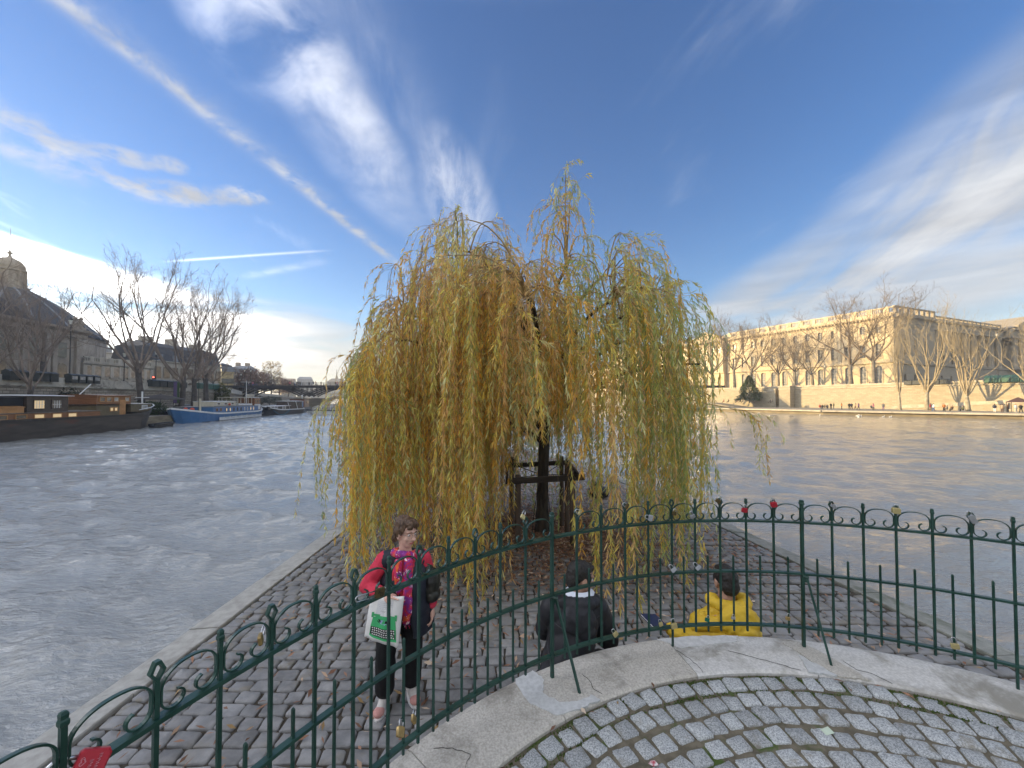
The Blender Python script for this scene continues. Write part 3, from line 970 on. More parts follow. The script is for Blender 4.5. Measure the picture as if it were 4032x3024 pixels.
        return np.concatenate(V), Q, MI, np.concatenate(COL)
    front = np.argsort(pos[:, S // 2, 1] + r.uniform(0, 1.6, N))
    front = [i for i in front if Lg[i] > 1.0]
    single = front[:300]
    rest = np.array(sorted(set(range(N)) - set(single)))
    for i in single:
        V, Q, MI, COL = strand_geo(np.array([i]))
        o = V[0].copy()
        me = np_mesh('hanging_strand', V - o, Q, None, [M_TWIG, M_LEAF], MI, COL)
        wchild(put('hanging_strand', me, willow, tuple(o)))
    V, Q, MI, COL = strand_geo(rest)
    print('willow quads', len(Q))
    wchild(put('foliage', np_mesh('foliage', V, Q, None, [M_TWIG, M_LEAF], MI, COL), willow, kind='stuff'))
build_willow()

# ---------------------------------------------------------------- fallen leaves
M_LITTER = leaf_mat('fallen_leaf', .8, .1)
LIT_COL = np.array([(.30, .165, .105), (.22, .115, .075), (.42, .29, .20), (.55, .44, .33), (.16, .085, .05), (.36, .24, .11)])
def litter(name, xy, z, seed, sz=1.0, **kw):
    r = np.random.default_rng(seed)
    n = len(xy)
    p = np.concatenate([xy, (z + r.uniform(.010, .034, n))[:, None]], 1)
    th = r.uniform(0, 6.283, n)
    d = np.stack([np.cos(th), np.sin(th), r.normal(0, .22, n)], 1)
    w = np.stack([-np.sin(th), np.cos(th), r.normal(0, .35, n)], 1)
    L = sz * r.uniform(.055, .11, n)[:, None]; W = L * r.uniform(.09, .17, n)[:, None]
    up = np.zeros((n, 3)); up[:, 2] = 1
    q = np.stack([p - d * L / 2, p + w * W + up * L * r.uniform(0, .12, (n, 1)), p + d * L / 2 + up * L * r.uniform(-.05, .15, (n, 1)), p - w * W + up * L * r.uniform(0, .12, (n, 1))], 1)
    c = LIT_COL[r.choice(6, n, p=[.34, .24, .16, .07, .12, .07])] * r.uniform(.7, 1.25, n)[:, None]
    c4 = np.repeat(np.concatenate([np.clip(c, 0, .9), np.ones((n, 1))], 1), 4, 0)
    return put(name, np_mesh(name, q.reshape(-1, 3), np.arange(n * 4).reshape(n, 4), None, M_LITTER, None, c4), **kw)
def build_litter():
    r = np.random.default_rng(5)
    pts = []
    while len(pts) < 30000:
        k = r.random()
        if k < .62:
            a = r.uniform(0, 6.283); q = abs(r.normal(0, 1.55)); x, y = TX + .1 + q * 1.12 * math.cos(a), 7.5 + q * .95 * math.sin(a)
        elif k < .90:
            x, y = r.uniform(-3.3, 4), r.uniform(8, 20)
        else:
            x, y = r.uniform(-3.3, 4.8), r.uniform(2.6, 9) ** 1.0
            if r.random() > .30: continue
        L, Rr = quay_half(min(y, 20))
        if y > 20.2 or x < L + .03 or x > Rr - .03: continue
        if (Vector((x, y)) - FC).length < R_OUT + .4: continue
        if k < .62 and mnoise.noise(Vector((x * 1.3, y * 1.3, 0))) < r.uniform(-.75, .1): continue
        pts.append((x, y))
    litter('fallen_leaves', np.array(pts), .004, 9, kind='stuff', label='brown fallen willow leaves scattered over the dark cobbles', cat='leaves')
    # drift of leaves caught against the ledge beside the man in black
    a = np.array([(1.03 + r.normal(0, .085), 3.42 + r.normal(0, .055)) for _ in range(230)])
    litter('leaf_pile', a, .0, 12, kind='stuff', label='small drift of dry leaves beside the seated man in black', cat='leaves')
    pts = []
    while len(pts) < 13:
        an = r.uniform(-46, 40); q = R_IN - .01 - abs(r.normal(0, .03)) if r.random() < .75 else r.uniform(1.5, 2.2)
        p = pol(an, q, 0)
        if p.y > 1.5: pts.append((p.x, p.y))
    litter('stray_leaves', np.array(pts), TERR - .024, 14, sz=.6, kind='stuff', label='few dry leaves lying on the granite setts of the terrace', cat='leaves')
build_litter()

# ---------------------------------------------------------------- wooden guard round the trunk
M_WOOD = mat('weathered_post_wood', (.085, .062, .048), (.15, .118, .095), 9, 8, .85, bump=.8, bscale=40, stretch=(1, 1, .12), bdist=.01)
M_WOOD_D = mat('dark_rail_wood', (.030, .024, .020), (.060, .048, .038), 8, 7, .85, bump=.7, bscale=36, stretch=(.2, 1, 1), bdist=.008)
guard = empty('tree_guard', (TX, TY - .3, 0), label='square wooden guard of round posts and dark rails round the willow trunk', cat='tree guard')
def gchild(o): o.location = o.location - Vector((TX, TY - .3, 0)); return o
def build_guard():
    posts = [((.10, 6.86), (.11, 6.88), 1.30, .052), ((-.02, 7.92), (.0, 7.93), 1.46, .048), ((1.03, 8.0), (1.03, 7.98), 1.47, .045), ((1.10, 6.96), (1.08, 6.97), 1.36, .055), ((1.06, 7.45), (1.06, 7.46), 1.40, .045)]
    for (x, y), (x2, y2), h, r_ in posts:
        m = MB(); m.tube([(x, y, -.03), (x + (x2 - x) * .3, y, h * .35), (x2, y2, h - .03), (x2, y2, h)], [r_ * 1.04, r_, r_ * .97, r_ * .86], 12)
        gchild(m.build('post', M_WOOD, guard, smooth=True))
    def rail(a, b, h=.10, t=.045):
        a, b = Vector(a), Vector(b); m = MB()
        d = (b - a).normalized(); n = Vector((-d.y, d.x, 0)) * t / 2
        m.loft([[p + n + Vector((0, 0, h / 2)), p - n + Vector((0, 0, h / 2)), p - n - Vector((0, 0, h / 2)), p + n - Vector((0, 0, h / 2))] for p in (a, b)])
        gchild(m.build('rail', M_WOOD_D, guard))
    rail((-.06, 6.80, 1.20), (1.30, 6.88, 1.26), .10); rail((-.16, 7.99, 1.27), (1.20, 8.06, 1.33), .09)
    rail((-.09, 6.7, 1.27), (-.09, 8.1, 1.33), .20); rail((1.16, 6.8, 1.30), (1.15, 8.1, 1.36), .10)
build_guard()
def ties():
    # black rubber straps and wire that hold the trunk
    m = MB()
    for a in ((-.0, 6.95, 1.22), (1.05, 7.05, 1.27), (.05, 7.9, 1.3), (1.0, 7.9, 1.33)):
        m.tube([a, (TX + (a[0] - TX) * .2, TY + (a[1] - TY) * .2, 1.16)], .008, 5)
    gchild(m.build('strap', mat('black_rubber', (.012, .012, .012), rough=.6), guard))
    m = MB()
    for sx, dy in ((-.24, -.3), (-.19, -.34), (.16, -.25)):
        m.tube([(TX + sx * .45, TY - .1, .95), (TX + sx * .8, TY + dy * .7, .40), (TX + sx, TY + dy, .02)], .007, 5)
    gchild(m.build('guy_wire', MATS['black_rubber'], guard))
ties()
# old board on a post half hidden in the leaves at the quay's left edge, and a dark bundle on the right
bd = empty('notice_board', (-3.02, 9.1, 0), label='old dark wooden board on a post behind the willow strands at the left quay edge', cat='board')
m = MB(); m.tube([(0, 0, -.03), (0, 0, .9), (.02, .0, 1.55)], .055, 10); m.build('post', M_WOOD_D, bd, smooth=True)
m = MB(); m.box((.03, -.07, 1.12), (.30, .03, .72), Matrix.Rotation(R(6), 4, 'Y')); m.build('panel', M_WOOD_D, bd)
M_BLACKBAG = mat('black_plastic', (.010, .010, .012), (.02, .02, .022), 6, 4, .35, bump=.8, bscale=9, bdist=.03)
bb = MB(); bb.ball((0, 0, .17), .24, 16, 10, (1.15, .9, .8)); bb.ball((.17, .05, .12), .16, 12, 8, (1, 1, .85)); bb.ball((-.08, 0, .36), .09, 10, 6, (1, 1, 1.1))
bb.build('bin_bag', M_BLACKBAG, None, smooth=True, loc=(2.30, 10.4, .0), label='black bag lying on the cobbles behind the willow strands right of the trunk', cat='bag')
# ================================================================ shared builders for the town
def brick_mat(name, ang, c1, c2, cm, bw, bh, mortar=.02, c3=None, rough=.85, bump=.5, seed=0.0, vary=0.0):
    """dressed stone courses laid along a wall that runs at angle ang in plan"""
    m = bpy.data.materials.new(name); m.use_nodes = True
    t = NT(m.node_tree); b = m.node_tree.nodes['Principled BSDF']
    b.inputs['Roughness'].default_value = rough; b.inputs['Specular IOR Level'].default_value = .25
    g = t.n('ShaderNodeNewGeometry').outputs['Position']
    s = t.n('ShaderNodeSeparateXYZ'); t.link(g, s.inputs[0])
    u = t.add(t.mul(s.outputs[0], math.cos(ang)), t.mul(s.outputs[1], math.sin(ang)))
    v = t.xyz(u, s.outputs[2], 0)
    wob = t.n('ShaderNodeVectorMath', operation='ADD')
    nz = t.n('ShaderNodeTexNoise'); t.link(v, nz.inputs['Vector']); nz.inputs['Scale'].default_value = .6
    sc = t.n('ShaderNodeVectorMath', operation='SCALE'); t.link(nz.outputs['Color'], sc.inputs[0]); sc.inputs['Scale'].default_value = .12
    t.link(v, wob.inputs[0]); t.link(sc.outputs[0], wob.inputs[1])
    br = t.n('ShaderNodeTexBrick'); t.link(wob.outputs[0], br.inputs['Vector'])
    br.inputs['Color1'].default_value = (*c1, 1); br.inputs['Color2'].default_value = (*c2, 1); br.inputs['Mortar'].default_value = (*cm, 1)
    br.inputs['Scale'].default_value = 1.0; br.inputs['Mortar Size'].default_value = mortar; br.inputs['Brick Width'].default_value = bw; br.inputs['Row Height'].default_value = bh
    br.inputs['Bias'].default_value = -.1
    col = br.outputs['Color']
    n1 = t.noise(t.xyz(t.mul(u, .35), t.mul(s.outputs[2], .9), seed), 1.3, 7, .65)
    col = t.mixc(t.mul(t.ss(n1, .48, .72), .55), col, (*(c3 or tuple(k * .55 for k in c1)), 1))
    t.link(col, b.inputs['Base Color'])
    bn = t.n('ShaderNodeBump'); bn.inputs['Strength'].default_value = bump; bn.inputs['Distance'].default_value = .05
    t.link(t.m('SUBTRACT', 1.0, br.outputs['Fac']), bn.inputs['Height']); t.link(bn.outputs[0], b.inputs['Normal'])
    MATS[name] = m
    return m
M_GLASS = mat('window_glass', (.12, .12, .115), (.24, .235, .22), 1.3, 3, .12, spec=.7)
M_GLASS_D = mat('dark_window_glass', (.075, .068, .055), (.14, .125, .10), 1.0, 3, .15, spec=.6)
M_WFRAME = mat('window_joinery', (.50, .47, .42), rough=.6)
M_ZINC = mat('zinc_roof', (.16, .18, .21), (.22, .24, .27), 1.2, 5, .5, rough2=.65, stretch=(1, 1, .3))
M_SLATE = mat('slate_roof', (.030, .034, .042), (.060, .066, .078), 2.2, 7, .55, rough2=.8, bump=.6, bscale=9, bdist=.03, stretch=(1, 1, 2.5))
M_IRON = mat('black_iron', (.016, .016, .018), (.03, .03, .03), 8, 4, .5)

class Frame:
    """a vertical plane in the world: t along it, n out of it, z up"""
    def __init__(self, o, d):
        self.o = Vector((o[0], o[1])); self.d = Vector((d[0], d[1])).normalized()
        self.nrm = Vector((self.d.y, -self.d.x))
        self.ang = math.atan2(self.d.y, self.d.x)
    def __call__(self, t, n, z): 
        p = self.o + self.d * t + self.nrm * n
        return Vector((p.x, p.y, z))
    def t_of(self, px, n=0.0):
        r = (px - 2016) / FPX; b = self.o + self.nrm * n
        return (r * b.y - b.x) / (self.d.x - r * self.d.y)
    def box(self, m, t0, t1, n0, n1, z0, z1):
        vs = [self(t, n, z) for z in (z0, z1) for n in (n0, n1) for t in (t0, t1)]
        m.add(vs, [(0, 2, 3, 1), (4, 5, 7, 6), (0, 1, 5, 4), (2, 6, 7, 3), (0, 4, 6, 2), (1, 3, 7, 5)])
    def band(self, m, t0, t1, prof):
        m.loft([[self(t, n, z) for n, z in prof] for t in (t0, t1)])
    def wall(self, m, t0, t1, z0, z1, ops, n=0.0, depth=.45):
        """front face with real openings: ops = (ta, tb, za, zb, arched)"""
        cuts = sorted({t0, t1} | {q for o in ops for q in (o[0], o[1]) if t0 < q < t1})
        for a, b in zip(cuts, cuts[1:]):
            mid = (a + b) / 2
            z = z0
            for o in sorted([o for o in ops if o[0] < mid < o[1]], key=lambda o: o[2]):
                if o[2] > z: m.face([self(a, n, z), self(b, n, z), self(b, n, o[2]), self(a, n, o[2])])
                z = o[3]
            if z < z1: m.face([self(a, n, z), self(b, n, z), self(b, n, z1), self(a, n, z1)])
        for ta, tb, za, zb, arch in ops:
            i = n - depth
            zt = zb
            if arch:
                r = (tb - ta) / 2; zs = zb - r * .8; c = (ta + tb) / 2
                arc = [(c - r * math.cos(math.pi * k / 8), zs + r * .8 * math.sin(math.pi * k / 8)) for k in range(9)]
                for k in range(8):
                    (u0, w0), (u1, w1) = arc[k], arc[k + 1]
                    m.face([self(u0, n, w0), self(u1, n, w1), self(u1, n, zb + .0), self(u0, n, zb + .0)])
                    m.face([self(u0, n, w0), self(u0, i, w0), self(u1, i, w1), self(u1, n, w1)])
                zt = zs
            else: m.face([self(ta, n, zb), self(ta, i, zb), self(tb, i, zb), self(tb, n, zb)])
            m.face([self(ta, n, za), self(ta, n, zt), self(ta, i, zt), self(ta, i, za)])
            m.face([self(tb, n, za), self(tb, i, za), self(tb, i, zt), self(tb, n, zt)])
            m.face([self(ta, n, za), self(ta, i, za), self(tb, i, za), self(tb, n, za)])

WIN_MESH = {}
def window(fr, root, t, z0, w, h, n=0.0, depth=.40, arch=False, surround=None, glass=None, bars=(2, 4), mf=None, label=None):
    """joinery set back in the opening, the pane behind it and a stone surround standing proud"""
    glass = glass or M_GLASS; mf = mf or M_WFRAME
    key = (round(w, 2), round(h, 2), arch, bars, glass.name, mf.name, surround.name if surround else '', depth)
    if key not in WIN_MESH:
        f, p = MB(), MB()
        y = -depth + .06
        r = w / 2
        zt = h - r * .8 if arch else h
        outer = [(-r, 0), (r, 0), (r, zt)] + ([(r * math.cos(math.pi * k / 8), zt + r * .8 * math.sin(math.pi * k / 8)) for k in range(1, 8)] if arch else []) + [(-r, zt)]
        p.face([(u, y - .04, z) for u, z in outer])
        b = .055
        for k in range(bars[0] + 1):
            u = -r + w * k / bars[0]; top = zt + (r * .8 * math.sqrt(max(0, 1 - (u / r) ** 2)) if arch else 0)
            f.box((u * .97, y, top / 2), (b * (1.6 if 0 < k < bars[0] else 1.4), .06, top))
        for k in range(bars[1] + 1):
            f.box((0, y, .03 + (zt - .06) * k / bars[1]), (w, .05, b))
        if surround:
            f.cur = 1; s = .20
            f.box((-r - s / 2, .05, zt / 2), (s, .16, zt)); f.box((r + s / 2, .05, zt / 2), (s, .16, zt))
            f.box((0, .10, -.12), (w + 2 * s + .2, .28, .22))
            if arch:
                for k in range(8):
                    a0, a1 = math.pi * k / 8, math.pi * (k + 1) / 8
                    q = [(math.cos(a) * rr, zt + math.sin(a) * rr * .85) for a, rr in ((a0, r + .01), (a0, r + s), (a1, r + s), (a1, r + .01))]
                    f.add([(u, yy, z) for yy in (-.02, .13) for u, z in q], [(3, 2, 1, 0), (4, 5, 6, 7), (0, 1, 5, 4), (1, 2, 6, 5), (2, 3, 7, 6), (3, 0, 4, 7)])
            else:
                f.box((0, .06, h + s / 2), (w + 2 * s, .18, s)); f.box((0, .14, h + s + .10), (w + 2 * s + .3, .36, .14))
        WIN_MESH[key] = (f.mesh('window', [mf, surround or mf]), p.mesh('pane', glass))
    a, b = WIN_MESH[key]
    o = put('window', a, root)
    o.location = fr(t, n, z0) - root.location; o.rotation_euler = (0, 0, fr.ang + math.pi)
    put('pane', b, o)
    return o
def rel(o, root):
    o.location = o.location - root.location; return o

# ================================================================ bare winter trees
def tree_meshes(seed, H, trunk_h, spread, upright, r0, lean=0, mt=None, mc=None, twigs=5, first=(5, 8), subs=(9, 7)):
    r = random.Random(seed)
    mt_, m = MB(), MB()
    def rv(s): return Vector((r.gauss(0, s), r.gauss(0, s), r.gauss(0, s)))
    def path(p, d, L, n, curl, up):
        pts = [p.copy()]
        for _ in range(n):
            d = (d + rv(curl) + Vector((0, 0, up))).normalized()
            p = p + d * (L / n); pts.append(p.copy())
        return pts, d
    tp, _ = path(Vector((0, 0, -.1)), Vector((lean, 0, 1)).normalized(), trunk_h, 5, .05, .1)
    mt_.tube(tp, [r0 * 1.35] + [r0 * (1.05 - .06 * k) for k in range(len(tp) - 1)], 9)
    limbs = []
    nl = r.randint(*first)
    for k in range(nl):
        f = r.uniform(.72, 1.0) if k else 1.0
        i = f * (len(tp) - 1); b = tp[min(int(i), len(tp) - 2)].lerp(tp[min(int(i) + 1, len(tp) - 1)], i - int(i))
        a = 2 * math.pi * k / nl + r.uniform(-.4, .4)
        d = Vector((math.cos(a) * spread, math.sin(a) * spread, upright * r.uniform(.7, 1.3))).normalized()
        if k == 0: d = Vector((r.gauss(0, .12), r.gauss(0, .12), 1)).normalized()
        L = (H - b.z) * r.uniform(.62, .85) / max(.55, d.z ** .6)
        L = min(L, H * .75)
        rad = r0 * r.uniform(.34, .50)
        pts, _ = path(b, d, L, 9, .10, .10)
        m.tube(pts, [rad * (1 - .085 * q) for q in range(len(pts))], 6)
        limbs.append((pts, rad, L))
    def sub(pts, rad, L, lev):
        n = {1: subs[0], 2: subs[1], 3: twigs}[lev]
        for q in range(n):
            f = r.uniform(.25, 1.0) if q else 1.0
            i = f * (len(pts) - 1); k = min(int(i), len(pts) - 2)
            b = pts[k].lerp(pts[k + 1], i - k)
            base = (pts[k + 1] - pts[k]).normalized()
            d = (base + rv(.50 if lev < 3 else .6) + Vector((0, 0, .18 * upright))).normalized()
            l = L * r.uniform(.36, .58) * (1.12 - .42 * f)
            l = max(l, .5)
            rr = rad * {1: .42, 2: .40, 3: .5}[lev] * (1.1 - .5 * f)
            rr = max(rr, .016)
            ns = {1: 6, 2: 5, 3: 3}[lev]
            p2, _ = path(b, d, l, ns, .16, .06 * upright)
            m.tube(p2, [rr * (1 - .7 * z / ns) for z in range(ns + 1)], 5 if lev == 1 else 3, cap=False)
            if lev < 3: sub(p2, rr, l, lev + 1)
    for pts, rad, L in limbs: sub(pts, rad, L, 1)
    return mt_.mesh('trunk', mt, True), m.mesh('crown', mc, False)
def plant_tree(name, meshes, loc, rz, sc, label, group, cat='tree', scz=None):
    o = empty(name, loc, rz, label=label, cat=cat, group=group)
    put('trunk', meshes[0], o); put('crown', meshes[1], o)
    o.scale = (sc, sc, scz or sc)
    return o
M_PLANE = mat('plane_tree_bark', (.10, .088, .070), (.20, .175, .140), 1.4, 6, .9, bump=.5, bscale=9)
M_PLANE_T = mat('plane_tree_twigs', (.105, .080, .058), (.17, .13, .09), .8, 4, .9)
M_DARKBARK = mat('dark_tree_bark', (.048, .041, .037), (.095, .082, .072), 1.8, 6, .9, bump=.6, bscale=9)
M_DARK_T = mat('dark_tree_twigs', (.15, .12, .10), (.25, .20, .165), .7, 4, .9)
M_PALE = mat('pale_poplar_bark', (.20, .175, .125), (.34, .305, .225), 1.1, 6, .9)
M_PALE_T = mat('pale_poplar_twigs', (.22, .18, .115), (.33, .27, .175), .8, 4, .9)
T_PLANE = [tree_meshes(40 + k, 18, 6.0, 1.0, .95, .36, mt=M_PLANE, mc=M_PLANE_T) for k in range(3)]
T_LEFT = [tree_meshes(61 + k, 24, 7.0 if k else 8.5, .95, 1.15, .46, mt=M_DARKBARK, mc=M_DARK_T, twigs=6, first=(6, 8), subs=(8, 6)) for k in range(3)]
T_PALE = [tree_meshes(81 + k, 24, 4.5, .55, 1.75, .42, mt=M_PALE, mc=M_PALE_T, twigs=4, first=(8, 10), subs=(6, 5)) for k in range(2)]

# ================================================================ small figures far away
SKIN = mat('skin_far', (.42, .26, .19), rough=.6)
CLOTH = {k: mat('cloth_' + k, c, rough=.9) for k, c in dict(black=(.012, .012, .014), navy=(.015, .020, .045), red=(.35, .03, .025), white=(.70, .69, .66), pink=(.55, .16, .22), grey=(.12, .12, .125), orange=(.50, .17, .04), brown=(.10, .055, .035), purple=(.12, .05, .17), tan=(.38, .27, .17), blue=(.05, .10, .25), cream=(.55, .50, .40), olive=(.07, .075, .035)).items()}
HAIR = mat('hair_far', (.03, .02, .015), rough=.8)
FIG = {}
def figure_mesh(pose, top, leg):
    key = (pose, top, leg)
    if key in FIG: return FIG[key]
    m = MB()
    hip = .88 if pose != 'sit' else .42
    if pose == 'walk': feet = ((-.09, .24), (.09, -.26))
    elif pose == 'sit': feet = ((-.1, .48), (.1, .46))
    else: feet = ((-.09, .02), (.10, -.02))
    m.cur = 1
    for x, y in feet:
        if pose == 'sit': m.tube([(x * .9, 0, hip), (x, y * .9, hip + .06), (x, y, .06), (x, y + .14, .03)], [.095, .075, .055, .045], 6)
        else: m.tube([(x * .9, 0, hip + .02), (x, y * .45 + .03, .47), (x, y, .07), (x, y + .13, .03)], [.095, .07, .05, .045], 6)
    m.cur = 0
    m.loft([[Vector((math.cos(a) * rx, math.sin(a) * ry - .0, hip + z)) for a in [2 * math.pi * k / 8 for k in range(8)]] for rx, ry, z in ((.17, .12, -.12), (.185, .13, .05), (.17, .125, .26), (.215, .135, .44), (.20, .11, .53), (.07, .07, .60))])
    for sx in (-1, 1):
        sw = .18 * sx if pose == 'walk' else .06
        m.tube([(sx * .20, 0, hip + .50), (sx * .25, -sw * .4, hip + .24), (sx * .22, sw + (.2 if pose == 'sit' else 0), hip + .02)], [.065, .052, .04], 6)
    m.cur = 2
    m.ball((0, .01, hip + .70), .10, 8, 6, (.85, .98, 1.2)); m.tube([(0, 0, hip + .56), (0, 0, hip + .64)], .05, 6)
    for sx in (-1, 1): m.ball((sx * .22, (.24 if pose == 'sit' else 0) + (.18 * sx if pose == 'walk' else .06), hip - .03), .045, 6, 4)
    m.cur = 3; m.ball((0, -.018, hip + .735), .108, 8, 5, (.9, .98, 1.0))
    FIG[key] = m.mesh('person', [CLOTH[top], CLOTH[leg], SKIN, HAIR], True)
    return FIG[key]
ORD = 'first second third fourth fifth sixth seventh eighth ninth tenth eleventh twelfth thirteenth fourteenth fifteenth sixteenth seventeenth eighteenth nineteenth twentieth'.split() + ['twenty-' + k for k in 'first second third fourth fifth sixth seventh eighth ninth'.split()]
def person(loc, rz, pose, top, leg, label, group, sc=1.0):
    return put('person', figure_mesh(pose, top, leg), None, loc, (0, 0, rz), (sc, sc, sc), label=label, cat='person', group=group)

# ================================================================ right bank: quay, wall, street
M_RSTONE = brick_mat('sunlit_quay_wall', math.atan2(.901, -.433), (.365, .32, .23), (.29, .25, .18), (.19, .16, .115), 1.0, .42, .012, (.25, .205, .145), bump=.35)
M_RCAP = mat('quay_coping_stone', (.46, .41, .325), (.37, .325, .25), 1.0, 6, .85, c3=(.24, .21, .16), s3=.7, lo3=.5, hi3=.7)
M_PAVE = mat('quay_paving', (.22, .195, .155), (.30, .27, .22), .6, 6, .9, c3=(.16, .14, .11), s3=1.5)
M_ASPH = mat('street_asphalt', (.055, .055, .058), (.08, .08, .08), .5, 5, .9)
M_WET = mat('waterline_stone', (.14, .115, .075), (.22, .185, .125), 1.0, 6, .7, stretch=(.5, .5, 2))
RW = Frame((112, 84), (-.433, .901))            # right quay wall; n points inland, so river side is negative
RZ = 7.2; RSTREET = 6.2; RPROM = .12
REDGE = [(118, 22), (104, 50), (93, 70), (74.5, 92), (62, 122), (47, 160), (30, 200), (-10, 330), (-60, 480), (-130, 700), (-420, 1500)]
def build_right_bank():
    m = MB()
    poly = [RW(k, .1, 0) for k in (-140, -40, 0, 60, 130)]
    far = [Vector((10, 330, 0)), Vector((-30, 480, 0)), Vector((-100, 700, 0)), Vector((-380, 1500, 0)), Vector((600, 4200, 0)), Vector((3000, 4000, 0)), Vector((3000, -600, 0)), Vector((230, -220, 0))]
    m.face([(p.x, p.y, RSTREET) for p in (poly + far)][::-1])
    m.build('street_ground', M_ASPH, kind='structure')
    # lower promenade: top sheet and river face
    root = empty('lower_quay', (80, 90, 0), kind='structure')
    m = MB(); e = REDGE[:8]
    wl = [RW(k, 0, 0) for k in (-90, -40, -10, 14, 48, 90, 133, 200)]; wl[-1] = Vector((14, 330, 0))
    for a, b, c, d in zip(e, e[1:], wl[1:], wl):
        m.face([(*a, RPROM), (d.x, d.y, RPROM), (c.x, c.y, RPROM), (*b, RPROM)])
    rel(m.build('paving', M_PAVE, root), root)
    m = MB()
    for a, b in zip(e, e[1:]):
        a, b = Vector((*a, 0)), Vector((*b, 0)); n = Vector(((b - a).y, -(b - a).x, 0)).normalized() * -1
        if n.x > 0: n = -n
        m.loft([[p + n * u + Vector((0, 0, z)) for u, z in ((.9, RPROM - .02), (.9, RPROM + .02), (-.06, RPROM + .02), (-.06, RPROM - .34), (.9, RPROM - .34))] for p in (a, b)])
    rel(m.build('edge_stone', M_RCAP, root), root)
    m = MB()
    for a, b in zip(e, e[1:]):
        m.face([(*a, RPROM - .34), (*b, RPROM - .34), (*b, WATER - 1), (*a, WATER - 1)])
    rel(m.build('river_face', M_WET, root), root)
    # high wall with its string course and coping
    w = empty('quay_wall', RW(30, 0, 0), label='tall sunlit pale stone quay wall below the palace on the right bank', cat='wall')
    m = MB(); m.face([RW(-140, 0, -.2), RW(135, 0, -.2), RW(135, 0, RZ - .5), RW(-140, 0, RZ - .5)][::-1])
    m.face([RW(135, 0, -.2), Vector((10, 330, -.2)), Vector((10, 330, RZ - .5)), RW(135, 0, RZ - .5)][::-1])
    rel(m.build('masonry', M_RSTONE, w), w)
    m = MB(); RW.band(m, -140, 135, [(.55, RZ - .5), (.55, RZ), (-.12, RZ), (-.12, RZ - .22), (-.03, RZ - .5)]); rel(m.build('coping', M_RCAP, w), w)
    m = MB(); RW.band(m, -140, 135, [(.01, 6.0), (.01, 6.28), (-.20, 6.28), (-.20, 6.12), (-.06, 6.0)]); rel(m.build('string_course', M_RCAP, w), w)
    # buttress pier and stair flights that climb along the wall
    tb = RW.t_of(3112, -2.4)
    b = empty('wall_buttress', RW(tb, -1.2, 0), label='square stone buttress casting its dark side on the sunlit quay wall', cat='wall')
    m = MB(); RW.box(m, tb, tb + 3.4, -2.6, .005, -.1, RZ - .32); rel(m.build('masonry', M_RSTONE, b), b)
    m = MB(); RW.box(m, tb - .1, tb + 3.5, -2.75, -.13, RZ - .315, RZ + .02); RW.box(m, tb - .1, tb + 3.5, -2.75, -.21, 6.0, 6.25); rel(m.build('coping', M_RCAP, b), b)
    # raised bank and ramp left of the buttress
    rb = empty('raised_quay', RW(70, -5, 0), kind='structure')
    m = MB(); t0 = tb + 14
    m.loft([[RW(t, n, z) for n, z in ((-.01, -.1), (-.01, zz), (-8.5, zz), (-9.6, -.1))] for t, zz in ((t0, .13), (t0 + 11, 1.55), (t0 + 80, 1.55))]); rel(m.build('paving', M_PAVE, rb), rb)
    rp = empty('stair_ramp', RW(tb + 20, -.5, 0), label='stone stair flight rising along the wall beside the evergreen', cat='stairs')
    m = MB(); m.loft([[RW(t, n, z) for n, z in ((-.006, zb), (-.006, zz), (-1.7, zz), (-1.7, zb))] for t, zz, zb in ((tb + 5, RZ - .8, RZ - 1.3), (tb + 26, 1.6, 1.5))]); rel(m.build('coping', M_RCAP, rp), rp)
    m = MB(); m.add([RW(tb + 5, -1.66, RZ - .82), RW(tb + 26, -1.66, 1.58), RW(tb + 5, -1.66, .0), RW(tb + 26, -1.66, 0), RW(tb + 5, -.01, RZ - .82), RW(tb + 5, -.01, 0)], [(0, 1, 3, 2), (0, 2, 5, 4)]); rel(m.build('masonry', M_RSTONE, rp), rp)
    # long ramp on the right, two sloping ledges of masonry
    t1, t2 = RW.t_of(3560, -3), RW.t_of(4032, -3)
    rr = empty('quay_ramp', RW(t2, -2, 0), label='long sloping stone ramp against the wall behind the pale trees', cat='ramp')
    m = MB()
    m.loft([[RW(t, n, z) for n, z in ((-.008, -.1), (-.008, zz), (-4.2, zz), (-4.3, -.1))] for t, zz in ((t1 + 2, .3), (t2 - 45, 5.6))]); rel(m.build('masonry', M_RSTONE, rr), rr)
    m = MB(); m.loft([[RW(t, n, zz + z) for n, z in ((-3.8, -.02), (-3.8, .8), (-4.35, .8), (-4.35, -.02))] for t, zz in ((t1 + 2, .25), (t2 - 45, 5.55))]); rel(m.build('parapet', M_RCAP, rr), rr)
build_right_bank()

